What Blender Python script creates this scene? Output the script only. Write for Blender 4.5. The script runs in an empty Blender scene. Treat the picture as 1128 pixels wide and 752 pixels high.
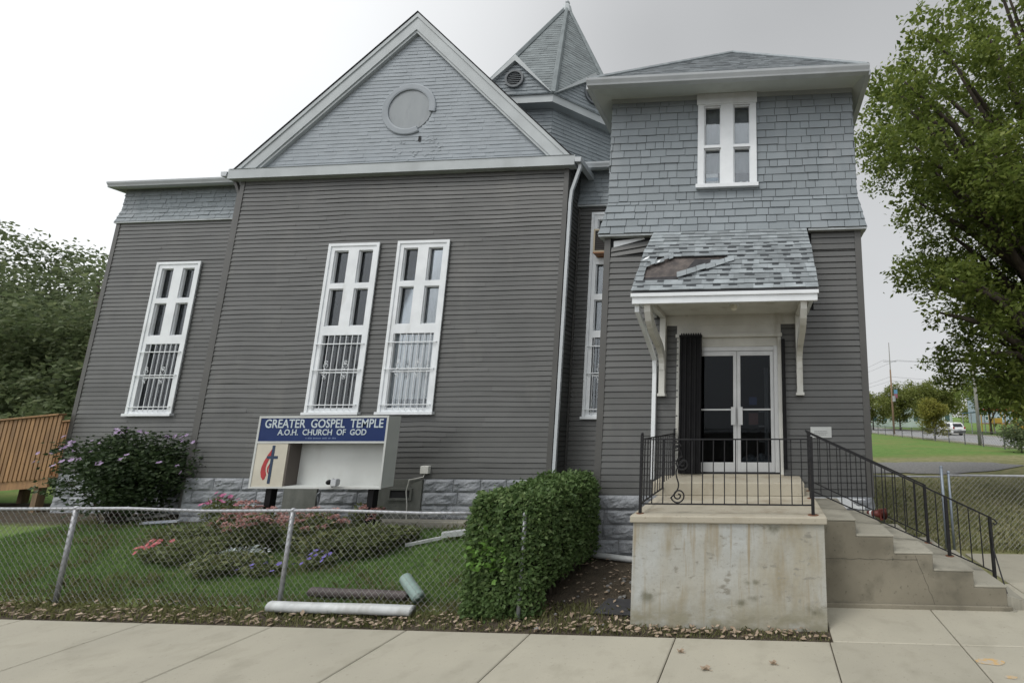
import bpy, math, random
import numpy as np
from mathutils import Vector, Matrix, noise

R = math.radians
scene = bpy.context.scene
COL = scene.collection

# ------------------------------------------------------------------ camera
cam_d = bpy.data.cameras.new("camera")
cam = bpy.data.objects.new("camera", cam_d)
COL.objects.link(cam)
cam_d.sensor_fit = 'HORIZONTAL'
cam_d.sensor_width = 36.0
cam_d.lens = 36.0 * 497.2 / 1128.0
cam_d.shift_x = -(807.9 - 564.0) / 1128.0
cam_d.shift_y = 0.0
cam_d.clip_start = 0.05
cam_d.clip_end = 2000.0
_yaw, _pit, _rol = R(3.73), R(9.49), R(-0.229)
_F = Vector((-math.sin(_yaw), math.cos(_yaw), 0)); _R = Vector((math.cos(_yaw), math.sin(_yaw), 0)); _U = Vector((0, 0, 1))
_F2 = _F * math.cos(_pit) + _U * math.sin(_pit); _U2 = _U * math.cos(_pit) - _F * math.sin(_pit)
_R3 = _R * math.cos(_rol) + _U2 * math.sin(_rol); _U3 = _U2 * math.cos(_rol) - _R * math.sin(_rol)
cam.matrix_world = Matrix(((_R3.x, _U3.x, -_F2.x, 0), (_R3.y, _U3.y, -_F2.y, 0), (_R3.z, _U3.z, -_F2.z, 2.5), (0, 0, 0, 1)))
scene.camera = cam

# ------------------------------------------------------------------ sky, sun, exposure
SUN_ELEV, SUN_AZ = R(56), R(215)          # azimuth clockwise from +Y: behind and to the left of the viewer
world = bpy.data.worlds.new("World")
scene.world = world
world.use_nodes = True
nt = world.node_tree
nt.nodes.clear()
w_out = nt.nodes.new('ShaderNodeOutputWorld')
w_bg = nt.nodes.new('ShaderNodeBackground')
w_sky = nt.nodes.new('ShaderNodeTexSky')
w_sky.sky_type = 'NISHITA'
w_sky.sun_disc = False
w_sky.sun_elevation = SUN_ELEV
w_sky.sun_rotation = SUN_AZ
w_sky.dust_density = 4.0
w_sky.air_density = 1.0
# overcast: cloud in front of most of the blue, brightest round the veiled sun behind the viewer and low on the left
w_tc = nt.nodes.new('ShaderNodeTexCoord')
w_n = nt.nodes.new('ShaderNodeTexNoise'); w_n.inputs['Scale'].default_value = 1.3; w_n.inputs['Detail'].default_value = 4.0; w_n.inputs['Roughness'].default_value = 0.45
w_sep = nt.nodes.new('ShaderNodeSeparateXYZ')
L = nt.links.new
L(w_tc.outputs['Generated'], w_n.inputs['Vector']); L(w_tc.outputs['Generated'], w_sep.inputs[0])
def w_lobe(direction, lo, hi, gain):
    d = nt.nodes.new('ShaderNodeVectorMath'); d.operation = 'DOT_PRODUCT'; d.inputs[1].default_value = Vector(direction).normalized()
    r = nt.nodes.new('ShaderNodeMapRange'); r.interpolation_type = 'SMOOTHSTEP'
    r.inputs[1].default_value = lo; r.inputs[2].default_value = hi; r.inputs[3].default_value = 0.0; r.inputs[4].default_value = gain
    L(w_tc.outputs['Generated'], d.inputs[0]); L(d.outputs['Value'], r.inputs[0])
    return r.outputs[0]
def w_sum(a, b):
    m = nt.nodes.new('ShaderNodeMath'); m.operation = 'ADD'; L(a, m.inputs[0]); L(b, m.inputs[1]); return m.outputs[0]
w_base = nt.nodes.new('ShaderNodeMapRange'); w_base.inputs[1].default_value = 0.0; w_base.inputs[2].default_value = 0.75; w_base.inputs[3].default_value = 7.4; w_base.inputs[4].default_value = 5.2
L(w_sep.outputs['Z'], w_base.inputs[0])
w_cl = nt.nodes.new('ShaderNodeMapRange'); w_cl.inputs[1].default_value = 0.3; w_cl.inputs[2].default_value = 0.7; w_cl.inputs[3].default_value = -0.5; w_cl.inputs[4].default_value = 0.5
L(w_n.outputs['Fac'], w_cl.inputs[0])
w_lum = w_sum(w_sum(w_base.outputs[0], w_cl.outputs[0]), w_sum(w_lobe((-0.90, 0.40, 0.18), 0.55, 1.0, 4.6), w_lobe((math.sin(SUN_AZ), math.cos(SUN_AZ), 1.5), 0.24, 1.0, 11.0)))
w_tint = nt.nodes.new('ShaderNodeMixRGB'); w_tint.blend_type = 'MULTIPLY'; w_tint.inputs[0].default_value = 1.0; w_tint.inputs[1].default_value = (0.985, 1.0, 1.01, 1)
w_cx = nt.nodes.new('ShaderNodeCombineXYZ')
for i in range(3): L(w_lum, w_cx.inputs[i])
L(w_cx.outputs[0], w_tint.inputs[2])
w_mix = nt.nodes.new('ShaderNodeMixRGB'); w_mix.inputs[0].default_value = 0.92
L(w_sky.outputs['Color'], w_mix.inputs[1]); L(w_tint.outputs[0], w_mix.inputs[2])
L(w_mix.outputs[0], w_bg.inputs['Color'])
w_bg.inputs['Strength'].default_value = 0.10
L(w_bg.outputs[0], w_out.inputs['Surface'])

sun_d = bpy.data.lights.new("sun", 'SUN')
sun_d.energy = 1.2
sun_d.angle = R(18)
sun_d.color = (1.0, 0.965, 0.91)
sun = bpy.data.objects.new("sun", sun_d)
COL.objects.link(sun)
_sd = Vector((math.sin(SUN_AZ) * math.cos(SUN_ELEV), math.cos(SUN_AZ) * math.cos(SUN_ELEV), math.sin(SUN_ELEV)))
sun.rotation_euler = _sd.to_track_quat('Z', 'Y').to_euler()
sun.location = (-20, -20, 30)

scene.view_settings.view_transform = 'Standard'
scene.view_settings.look = 'None'
scene.view_settings.exposure = 0.0
scene.view_settings.gamma = 1.0
scene.view_settings.use_curve_mapping = False
scene.render.engine = 'CYCLES'
scene.cycles.max_bounces = 6
scene.cycles.diffuse_bounces = 3
scene.cycles.glossy_bounces = 3
scene.cycles.transparent_max_bounces = 12
scene.cycles.transmission_bounces = 4
scene.cycles.use_denoising = True
scene.cycles.caustics_reflective = False
scene.cycles.caustics_refractive = False

# ------------------------------------------------------------------ helpers
LOC = {}          # world position of every object built here


class MB:
    """collects faces for ONE mesh object"""
    def __init__(self):
        self.v = []; self.f = []

    def add(self, vs, fs):
        n = len(self.v)
        self.v.extend([tuple(p) for p in vs])
        self.f.extend([tuple(i + n for i in f) for f in fs])

    def quad(self, a, b, c, d):
        self.add((a, b, c, d), ((0, 1, 2, 3),))

    def box(self, x0, x1, y0, y1, z0, z1):
        vs = [(x0, y0, z0), (x1, y0, z0), (x1, y1, z0), (x0, y1, z0), (x0, y0, z1), (x1, y0, z1), (x1, y1, z1), (x0, y1, z1)]
        self.add(vs, ((0, 3, 2, 1), (4, 5, 6, 7), (0, 1, 5, 4), (1, 2, 6, 5), (2, 3, 7, 6), (3, 0, 4, 7)))

    def hexa(self, vs):
        self.add(vs, ((0, 3, 2, 1), (4, 5, 6, 7), (0, 1, 5, 4), (1, 2, 6, 5), (2, 3, 7, 6), (3, 0, 4, 7)))

    def beam(self, a, b, w, h, up=(0, 0, 1)):
        a = Vector(a); b = Vector(b); d = (b - a).normalized(); up = Vector(up)
        s = d.cross(up)
        if s.length < 1e-4: s = d.cross(Vector((1, 0, 0)))
        s.normalize(); u = s.cross(d)
        s = s * (w / 2); u = u * (h / 2)
        self.hexa([a - s - u, a + s - u, b + s - u, b - s - u, a - s + u, a + s + u, b + s + u, b - s + u])

    def prism(self, poly, off):
        """poly: list of 3d points, extruded by the vector off"""
        n = len(poly); off = Vector(off)
        p0 = [Vector(p) for p in poly]; p1 = [p + off for p in p0]
        fs = [tuple(range(n - 1, -1, -1)), tuple(range(n, 2 * n))]
        for i in range(n):
            j = (i + 1) % n
            fs.append((i, j, n + j, n + i))
        self.add(p0 + p1, fs)

    def tube(self, pts, r, n=8, cap=True, phase=0.0):
        pts = [Vector(p) for p in pts]
        m = len(pts)
        rr = r if isinstance(r, (list, tuple)) else [r] * m
        vs = []; u = None
        for i, p in enumerate(pts):
            if i == 0: d = pts[1] - p
            elif i == m - 1: d = p - pts[i - 1]
            else: d = (pts[i + 1] - p).normalized() + (p - pts[i - 1]).normalized()
            if d.length < 1e-9: d = Vector((0, 0, 1))
            d.normalize()
            if u is None:
                u = d.cross(Vector((0, 0, 1)))
                if u.length < 1e-3: u = d.cross(Vector((1, 0, 0)))
            else:
                u = u - d * u.dot(d)
            u.normalize(); w = d.cross(u)
            for k in range(n):
                a = phase + 2 * math.pi * k / n
                vs.append(p + (u * math.cos(a) + w * math.sin(a)) * rr[i])
        fs = []
        for i in range(m - 1):
            for k in range(n):
                k2 = (k + 1) % n
                fs.append((i * n + k, i * n + k2, (i + 1) * n + k2, (i + 1) * n + k))
        if cap:
            fs.append(tuple(range(n - 1, -1, -1))); fs.append(tuple(range((m - 1) * n, m * n)))
        self.add(vs, fs)

    def sphere(self, c, r, seg=10, rings=6, sz=1.0):
        vs = []; fs = []
        for i in range(rings + 1):
            t = math.pi * i / rings
            for k in range(seg):
                a = 2 * math.pi * k / seg
                vs.append((c[0] + r * math.sin(t) * math.cos(a), c[1] + r * math.sin(t) * math.sin(a), c[2] + r * sz * math.cos(t)))
        for i in range(rings):
            for k in range(seg):
                k2 = (k + 1) % seg
                fs.append((i * seg + k, (i + 1) * seg + k, (i + 1) * seg + k2, i * seg + k2))
        self.add(vs, fs)

    def build(self, name, mat, parent=None, smooth=False, bevel=0.0, loc=None):
        me = bpy.data.meshes.new(name)
        o = bpy.data.objects.new(name, me)
        COL.objects.link(o)
        if parent is not None:
            L0 = LOC[parent.name]
            o.parent = parent
            LOC[o.name] = L0
        else:
            L0 = Vector(loc) if loc is not None else Vector((0, 0, 0))
            o.location = L0
            LOC[o.name] = L0
        va = np.array(self.v, dtype=np.float64).reshape(-1, 3) - np.array(L0)
        me.from_pydata(va.tolist(), [], self.f)
        me.materials.append(mat)
        if smooth:
            me.polygons.foreach_set('use_smooth', [True] * len(me.polygons))
        me.update()
        if bevel > 0:
            b = o.modifiers.new('bevel', 'BEVEL'); b.width = bevel; b.segments = 2; b.limit_method = 'ANGLE'; b.angle_limit = R(40)
        return o


def thing(name, label, cat, loc, group=None):
    o = bpy.data.objects.new(name, None)
    COL.objects.link(o)
    o.empty_display_size = 0.2
    o.location = loc
    LOC[o.name] = Vector(loc)
    return tag(o, label, cat, group)


def tag(o, label=None, cat=None, group=None, kind=None):
    if label: o['label'] = label
    if cat: o['category'] = cat
    if group: o['group'] = group
    if kind: o['kind'] = kind
    return o


def dup(root, loc, label, group=None, rz=None):
    """copy of a thing with copies of its parts and sub-parts"""
    r = root.copy(); COL.objects.link(r); r.location = loc; r['label'] = label
    if group: r['group'] = group
    if rz is not None: r.rotation_euler = (0, 0, rz)
    for ch in list(root.children):
        c = ch.copy(); COL.objects.link(c); c.parent = r
        for g in list(ch.children):
            d = g.copy(); COL.objects.link(d); d.parent = c
    return r


# ------------------------------------------------------------------ materials
def newmat(name):
    m = bpy.data.materials.new(name); m.use_nodes = True
    t = m.node_tree
    b = t.nodes['Principled BSDF']
    return m, t, b


def mixc(t, fac, a, b):
    n = t.nodes.new('ShaderNodeMixRGB')
    if isinstance(fac, (int, float)): n.inputs[0].default_value = fac
    else: t.links.new(fac, n.inputs[0])
    for i, c in ((1, a), (2, b)):
        if isinstance(c, tuple): n.inputs[i].default_value = (*c[:3], 1)
        else: t.links.new(c, n.inputs[i])
    return n.outputs[0]


def noise_fac(t, scale, lo=0.35, hi=0.65, stretch=(1, 1, 1), detail=5.0, rough=0.55, seed=0.0):
    g = t.nodes.new('ShaderNodeNewGeometry')
    mp = t.nodes.new('ShaderNodeMapping'); mp.inputs['Scale'].default_value = stretch; mp.inputs['Location'].default_value = (seed, seed * 1.7, seed * .6)
    n = t.nodes.new('ShaderNodeTexNoise'); n.inputs['Scale'].default_value = scale; n.inputs['Detail'].default_value = detail; n.inputs['Roughness'].default_value = rough
    r = t.nodes.new('ShaderNodeMapRange'); r.inputs[1].default_value = lo; r.inputs[2].default_value = hi
    t.links.new(g.outputs['Position'], mp.inputs[0]); t.links.new(mp.outputs[0], n.inputs['Vector']); t.links.new(n.outputs['Fac'], r.inputs[0])
    return r.outputs[0]


def bump(t, b, hgt, strength=0.3, dist=0.02):
    n = t.nodes.new('ShaderNodeBump'); n.inputs['Strength'].default_value = strength; n.inputs['Distance'].default_value = dist
    t.links.new(hgt, n.inputs['Height']); t.links.new(n.outputs[0], b.inputs['Normal'])


def island(t):
    g = t.nodes.new('ShaderNodeNewGeometry')
    return g.outputs['Random Per Island']


def M(name, c1, c2=None, scale=6.0, rough=0.6, stretch=(1, 1, 1), bmp=0.0, bscale=40.0, lo=0.35, hi=0.65, metal=0.0, isl=None, spec=0.5, dirt=None, dscale=1.3, dlo=0.5, dhi=0.75, bdist=0.02):
    m, t, b = newmat(name)
    col = c1
    if c2 is not None:
        col = mixc(t, noise_fac(t, scale, lo, hi, stretch), c1, c2)
    if isl is not None:
        r = t.nodes.new('ShaderNodeMapRange'); r.inputs[3].default_value = 1 - isl; r.inputs[4].default_value = 1 + isl
        t.links.new(island(t), r.inputs[0])
        mu = t.nodes.new('ShaderNodeMixRGB'); mu.blend_type = 'MULTIPLY'; mu.inputs[0].default_value = 1.0
        if isinstance(col, tuple): mu.inputs[1].default_value = (*col, 1)
        else: t.links.new(col, mu.inputs[1])
        cx = t.nodes.new('ShaderNodeCombineXYZ')
        for i in range(3): t.links.new(r.outputs[0], cx.inputs[i])
        t.links.new(cx.outputs[0], mu.inputs[2])
        col = mu.outputs[0]
    if dirt is not None:
        col = mixc(t, noise_fac(t, dscale, dlo, dhi, (1, 1, 0.35), seed=7.3), col, dirt)
    if isinstance(col, tuple): b.inputs['Base Color'].default_value = (*col, 1)
    else: t.links.new(col, b.inputs['Base Color'])
    b.inputs['Roughness'].default_value = rough
    b.inputs['Metallic'].default_value = metal
    b.inputs['Specular IOR Level'].default_value = spec
    if bmp > 0:
        bump(t, b, noise_fac(t, bscale, 0.2, 0.8, stretch), bmp, bdist)
    return m


def leafmat(name, a, b_, c, trans=0.35):
    """leaf colours vary from leaf to leaf; some light passes through"""
    m, t, b = newmat(name)
    rp = t.nodes.new('ShaderNodeValToRGB')
    rp.color_ramp.elements[0].color = (*a, 1); rp.color_ramp.elements[1].color = (*c, 1)
    e = rp.color_ramp.elements.new(0.55); e.color = (*b_, 1)
    t.links.new(island(t), rp.inputs[0])
    big = noise_fac(t, 0.9, 0.3, 0.7)
    col = mixc(t, big, rp.outputs[0], b_)
    t.links.new(col, b.inputs['Base Color'])
    b.inputs['Roughness'].default_value = 0.55
    b.inputs['Specular IOR Level'].default_value = 0.3
    tr = t.nodes.new('ShaderNodeBsdfTranslucent')
    t.links.new(col, tr.inputs['Color'])
    mx = t.nodes.new('ShaderNodeMixShader'); mx.inputs[0].default_value = trans
    t.links.new(b.outputs[0], mx.inputs[1]); t.links.new(tr.outputs[0], mx.inputs[2])
    t.links.new(mx.outputs[0], t.nodes['Material Output'].inputs['Surface'])
    return m


MAT = {}
MAT['siding'] = M('siding_vinyl', (0.110, 0.112, 0.109), (0.089, 0.091, 0.0885), 0.9, 0.5, (1, 1, 1.6), isl=0.06, dirt=(0.14, 0.139, 0.130), dlo=0.55, dhi=0.85)
MAT['cornerpost'] = M('siding_corner', (0.092, 0.091, 0.086), (0.078, 0.077, 0.073), 2.0, 0.5)
MAT['shingle_wall'] = M('painted_shingle', (0.246, 0.278, 0.298), (0.215, 0.244, 0.262), 2.0, 0.75, (1, 1, 0.5), isl=0.075, bmp=0.35, bscale=60, bdist=0.006, dirt=(0.282, 0.308, 0.325), dlo=0.55, dhi=0.8)
MAT['shingle_gable'] = M('gable_shingle', (0.315, 0.35, 0.378), (0.28, 0.312, 0.338), 1.6, 0.75, (1, 1, 0.5), isl=0.03, bmp=0.3, bscale=60, bdist=0.006)
MAT['shingle_roof'] = M('asphalt_shingle', (0.275, 0.304, 0.318), (0.205, 0.228, 0.24), 5.0, 0.9, isl=0.28, bmp=0.5, bscale=140, bdist=0.006)
MAT['shingle_spire'] = M('spire_shingle', (0.195, 0.222, 0.228), (0.150, 0.172, 0.178), 3.0, 0.85, isl=0.15, bmp=0.4, bscale=120, bdist=0.006)
MAT['tower_roof'] = M('tower_roof_shingle', (0.20, 0.222, 0.235), (0.145, 0.162, 0.172), 5.0, 0.9, isl=0.2, bmp=0.5, bscale=140, bdist=0.006)
MAT['dark_roof'] = M('dark_roof_edge', (0.03, 0.032, 0.036), rough=0.9)
MAT['felt'] = M('bare_felt', (0.135, 0.115, 0.105), (0.07, 0.062, 0.06), 7.0, 0.95, bmp=0.4, bscale=30)
MAT['trim'] = M('grey_trim_paint', (0.44, 0.475, 0.485), (0.375, 0.405, 0.415), 1.4, 0.55, (1, 1, 1), dirt=(0.32, 0.345, 0.345), dlo=0.55, dhi=0.8)
MAT['soffit'] = M('soffit_paint', (0.60, 0.63, 0.61), (0.52, 0.55, 0.53), 1.2, 0.6, dirt=(0.40, 0.42, 0.39), dlo=0.6, dhi=0.9)
MAT['white'] = M('white_paint', (0.78, 0.81, 0.83), (0.70, 0.73, 0.75), 3.0, 0.45, dirt=(0.56, 0.57, 0.56), dlo=0.6, dhi=0.85, dscale=3.0)
MAT['cream'] = M('cream_weathered_paint', (0.66, 0.66, 0.62), (0.57, 0.57, 0.53), 2.5, 0.6, dirt=(0.40, 0.385, 0.33), dlo=0.58, dhi=0.78, dscale=3.5)
MAT['gutter'] = M('gutter_metal', (0.52, 0.55, 0.57), (0.45, 0.48, 0.50), 2.0, 0.4, dirt=(0.36, 0.38, 0.38), dlo=0.6, dhi=0.85)
MAT['aluminium'] = M('door_aluminium', (0.56, 0.57, 0.57), (0.49, 0.50, 0.50), 4.0, 0.38, metal=0.25)
MAT['iron'] = M('black_iron', (0.012, 0.012, 0.014), (0.018, 0.018, 0.019), 12.0, 0.55, spec=0.3)
MAT['rust'] = M('rust', (0.20, 0.085, 0.04), (0.13, 0.055, 0.03), 20.0, 0.9)
MAT['black'] = M('black_gate_paint', (0.006, 0.006, 0.007), (0.010, 0.010, 0.011), 8.0, 0.6, spec=0.2)
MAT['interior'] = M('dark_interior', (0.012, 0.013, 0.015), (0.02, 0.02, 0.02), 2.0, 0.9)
MAT['curtain'] = M('white_curtain', (0.80, 0.82, 0.83), (0.68, 0.70, 0.71), 5.0, 0.9)
MAT['greycurtain'] = M('grey_curtain', (0.24, 0.255, 0.265), (0.17, 0.18, 0.19), 3.0, 0.9, (3, 1, 0.6))
MAT['galv'] = M('galvanised_steel', (0.40, 0.41, 0.43), (0.31, 0.32, 0.34), 9.0, 0.45, metal=0.35, dirt=(0.30, 0.29, 0.29), dlo=0.55, dhi=0.8, dscale=6)
MAT['wire'] = M('galvanised_wire', (0.33, 0.33, 0.32), (0.23, 0.23, 0.225), 3.0, 0.7)
MAT['pvc'] = M('white_pvc', (0.54, 0.56, 0.56), (0.40, 0.42, 0.42), 5.0, 0.45, dirt=(0.28, 0.28, 0.26), dlo=0.48, dhi=0.8, dscale=5)
MAT['bark'] = M('bark', (0.085, 0.068, 0.052), (0.045, 0.036, 0.028), 9.0, 0.95, (1, 1, 0.25), bmp=0.7, bscale=18)
MAT['wood'] = M('deck_wood', (0.33, 0.19, 0.088), (0.22, 0.125, 0.060), 3.0, 0.75, (4, 4, 0.6), isl=0.16, dirt=(0.17, 0.11, 0.065), dlo=0.5, dhi=0.85)
MAT['postwood'] = M('deck_post_wood', (0.20, 0.135, 0.075), (0.13, 0.088, 0.05), 4.0, 0.8, (4, 4, 0.6))
MAT['stone'] = M('rockface_block', (0.30, 0.315, 0.335), (0.20, 0.213, 0.23), 2.4, 0.9, isl=0.10, bmp=0.7, bscale=14, bdist=0.03)
MAT['mortar'] = M('mortar', (0.24, 0.25, 0.255), (0.17, 0.178, 0.18), 8.0, 0.95)
MAT['parge'] = M('grey_parging', (0.155, 0.16, 0.145), (0.105, 0.112, 0.10), 4.0, 0.95, (1, 1, 0.4), bmp=0.3, bscale=30)
MAT['signwhite'] = M('sign_white', (0.54, 0.56, 0.545), (0.47, 0.485, 0.47), 1.5, 0.5, dirt=(0.37, 0.37, 0.34), dlo=0.55, dhi=0.85, dscale=2.0)
MAT['signcream'] = M('sign_cream', (0.58, 0.55, 0.46), (0.50, 0.475, 0.395), 2.5, 0.5)
MAT['signblue'] = M('sign_blue', (0.010, 0.026, 0.105), (0.013, 0.032, 0.12), 3.0, 0.5, spec=0.25)
MAT['lettering'] = M('lettering', (0.50, 0.57, 0.60), rough=0.5)
MAT['smallprint'] = M('small_lettering', (0.12, 0.17, 0.30), rough=0.5)
MAT['red'] = M('emblem_red', (0.40, 0.035, 0.04), (0.33, 0.03, 0.035), 9.0, 0.5)
MAT['navy'] = M('emblem_navy', (0.018, 0.04, 0.085), rough=0.5)
MAT['conered'] = M('cone_orange', (0.13, 0.024, 0.017), (0.09, 0.018, 0.014), 9.0, 0.5)
MAT['ornament'] = MAT['white']

def glassmat(name, tint, gloss, refl, gain=1.0):
    m, t, b = newmat(name)
    t.nodes.remove(b)
    tr = t.nodes.new('ShaderNodeBsdfTransparent'); tr.inputs[0].default_value = (*tint, 1)
    gl = t.nodes.new('ShaderNodeBsdfGlossy'); gl.inputs['Roughness'].default_value = gloss; gl.inputs['Color'].default_value = (0.9, 0.95, 1.0, 1)
    fr = t.nodes.new('ShaderNodeFresnel'); fr.inputs[0].default_value = 1.5
    ma = t.nodes.new('ShaderNodeMath'); ma.operation = 'MULTIPLY_ADD'; ma.inputs[1].default_value = gain; ma.inputs[2].default_value = refl
    ma.use_clamp = True
    mx = t.nodes.new('ShaderNodeMixShader')
    t.links.new(fr.outputs[0], ma.inputs[0]); t.links.new(ma.outputs[0], mx.inputs[0])
    t.links.new(tr.outputs[0], mx.inputs[1]); t.links.new(gl.outputs[0], mx.inputs[2])
    t.links.new(mx.outputs[0], t.nodes['Material Output'].inputs['Surface'])
    return m
MAT['glass'] = glassmat('window_glass', (0.95, 0.965, 0.97), 0.03, 0.04)
MAT['doorglass'] = glassmat('door_glass', (0.62, 0.64, 0.66), 0.02, 0.0, 0.3)
MAT['leaf_oak'] = leafmat('leaf_big_tree', (0.065, 0.105, 0.024), (0.160, 0.210, 0.046), (0.32, 0.36, 0.100), 0.45)
MAT['leaf_dark'] = leafmat('leaf_dark_tree', (0.080, 0.112, 0.056), (0.150, 0.190, 0.092), (0.25, 0.28, 0.14), 0.45)
MAT['leaf_mid'] = leafmat('leaf_far_tree', (0.105, 0.135, 0.034), (0.175, 0.205, 0.050), (0.26, 0.26, 0.080), 0.45)
MAT['leaf_yellow'] = leafmat('leaf_yellow_tree', (0.16, 0.18, 0.035), (0.25, 0.25, 0.055), (0.36, 0.30, 0.07), .45)
MAT['leaf_hedge'] = leafmat('leaf_hedge', (0.040, 0.078, 0.022), (0.092, 0.152, 0.048), (0.20, 0.27, 0.105), 0.3)
MAT['leaf_fresh'] = leafmat('leaf_fresh', (0.09, 0.19, 0.03), (0.13, 0.25, 0.05), (0.17, 0.29, 0.07), 0.3)
MAT['leaf_shrub'] = leafmat('leaf_shrub', (0.022, 0.040, 0.017), (0.040, 0.066, 0.026), (0.080, 0.115, 0.045), 0.25)
MAT['leaf_bed'] = leafmat('leaf_flower_bed', (0.065, 0.092, 0.034), (0.130, 0.158, 0.058), (0.24, 0.235, 0.10), 0.35)
MAT['leaf_dusty'] = leafmat('leaf_dusty', (0.36, 0.42, 0.42), (0.48, 0.54, 0.53), (0.60, 0.64, 0.62), 0.15)
MAT['fl_mauve'] = leafmat('flower_mauve', (0.34, 0.22, 0.42), (0.44, 0.32, 0.52), (0.60, 0.54, 0.64), 0.3)
MAT['fl_sedum'] = leafmat('flower_sedum', (0.34, 0.17, 0.155), (0.44, 0.24, 0.22), (0.54, 0.35, 0.32), 0.2)
MAT['fl_red'] = leafmat('flower_red', (0.48, 0.10, 0.12), (0.52, 0.15, 0.16), (0.60, 0.28, 0.28), 0.2)
MAT['fl_pink'] = leafmat('flower_pink', (0.38, 0.08, 0.19), (0.44, 0.13, 0.25), (0.55, 0.28, 0.38), 0.2)
MAT['fl_blue'] = leafmat('flower_blue', (0.11, 0.085, 0.33), (0.16, 0.13, 0.40), (0.28, 0.25, 0.50), 0.2)
MAT['litter'] = leafmat('dead_leaf', (0.15, 0.105, 0.072), (0.33, 0.255, 0.185), (0.52, 0.43, 0.34), 0.1)

# ------------------------------------------------------------------ the ground
def sstep(a, b, x):
    t = max(0.0, min(1.0, (x - a) / (b - a))); return t * t * (3 - 2 * t)

def ground_z(x, y):
    z = 0.22 * sstep(6.1, 10.6, y) * sstep(-0.6, -2.6, x)
    return z

def ground_mat():
    m, t, b = newmat('ground_soil_and_grass')
    grass = mixc(t, noise_fac(t, 2.2, 0.3, 0.7), (0.095, 0.175, 0.046), (0.155, 0.245, 0.070))
    grass = mixc(t, noise_fac(t, 0.35, 0.45, 0.75, seed=8.0), grass, (0.185, 0.20, 0.075))
    weedy = mixc(t, noise_fac(t, 3.0, 0.35, 0.65, seed=3.1), (0.175, 0.188, 0.080), (0.28, 0.262, 0.145))
    soil = mixc(t, noise_fac(t, 7.0, 0.3, 0.7, seed=5.0), (0.050, 0.042, 0.032), (0.095, 0.080, 0.060))
    soil = mixc(t, noise_fac(t, 60.0, 0.5, 0.75, seed=2.0), soil, (0.17, 0.14, 0.105))
    at = t.nodes.new('ShaderNodeAttribute'); at.attribute_name = 'soil'
    at2 = t.nodes.new('ShaderNodeAttribute'); at2.attribute_name = 'weedy'
    n1 = t.nodes.new('ShaderNodeMath'); n1.operation = 'MULTIPLY_ADD'; n1.inputs[1].default_value = 2.0; n1.use_clamp = True
    s1 = t.nodes.new('ShaderNodeMath'); s1.operation = 'MULTIPLY_ADD'; s1.inputs[1].default_value = 1.0; s1.inputs[2].default_value = -1.0
    t.links.new(noise_fac(t, 5.0, 0.2, 0.8, seed=9.0), s1.inputs[0])
    t.links.new(at.outputs['Fac'], n1.inputs[0]); t.links.new(s1.outputs[0], n1.inputs[2])
    n2 = t.nodes.new('ShaderNodeMath'); n2.operation = 'MULTIPLY_ADD'; n2.inputs[1].default_value = 2.0; n2.use_clamp = True
    s2 = t.nodes.new('ShaderNodeMath'); s2.operation = 'MULTIPLY_ADD'; s2.inputs[1].default_value = 1.0; s2.inputs[2].default_value = -1.0
    t.links.new(noise_fac(t, 0.8, 0.2, 0.8, seed=4.0), s2.inputs[0])
    t.links.new(at2.outputs['Fac'], n2.inputs[0]); t.links.new(s2.outputs[0], n2.inputs[2])
    c = mixc(t, n2.outputs[0], grass, weedy)
    c = mixc(t, n1.outputs[0], c, soil)
    t.links.new(c, b.inputs['Base Color'])
    b.inputs['Roughness'].default_value = 0.97; b.inputs['Specular IOR Level'].default_value = 0.1
    bump(t, b, noise_fac(t, 38.0, 0.2, 0.8), 0.8, 0.03)
    return m

def soil_amount(x, y):
    s = 0.0
    if y < 12:
        s = max(s, .8 - .8 * sstep(5.95, 6.35, y))                       # bare strip along the pavement
        s = max(s, sstep(-4.25, -3.85, x) * (1 - sstep(1.0, 2.0, x)))   # under and beside the hedge
        if x < 1: s = max(s, sstep(9.2, 9.9, y) * 0.8)
        s = max(s, 0.9 * sstep(1.0, 1.4, x) * (1 - sstep(3.2, 3.8, x)) * (1 - sstep(8.9, 9.6, y)))
    s = max(s, 0.55 * math.exp(-(((x + 9.2) / 2.2) ** 2 + ((y - 8.7) / 0.9) ** 2)))
    return s

def weedy_amount(x, y):
    if x < 0: return 0.12
    w = 1 - sstep(27, 31, y - 0.25 * (x - 6))
    return max(w * 0.9, 0.0)

def axis(spans):
    out = []
    for a, b, n in spans:
        out += [a + (b - a) * i / n for i in range(n)]
    out.append(spans[-1][1])
    return out

gx = axis(((-600, -120, 6), (-120, -20, 10), (-20, 8, 112), (8, 40, 32), (40, 140, 10), (140, 700, 6)))
gy = axis(((-60, 3.0, 6), (3.0, 13, 60), (13, 45, 32), (45, 140, 12), (140, 1200, 6)))
g = MB()
nx = len(gx)
for y in gy:
    for x in gx:
        n = 0.0
        if -20 < x < 10 and 5.9 < y < 20: n = 0.018 * noise.noise((x * 1.6, y * 1.6, 0))
        g.v.append((x, y, ground_z(x, y) + n - 0.02))
for j in range(len(gy) - 1):
    for i in range(nx - 1):
        g.f.append((j * nx + i, j * nx + i + 1, (j + 1) * nx + i + 1, (j + 1) * nx + i))
go = g.build('ground', ground_mat(), smooth=True)
tag(go, kind='structure')
for nm, fn in (('soil', soil_amount), ('weedy', weedy_amount)):
    a = go.data.attributes.new(nm, 'FLOAT', 'POINT')
    a.data.foreach_set('value', [fn(v[0], v[1]) for v in g.v])

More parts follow.
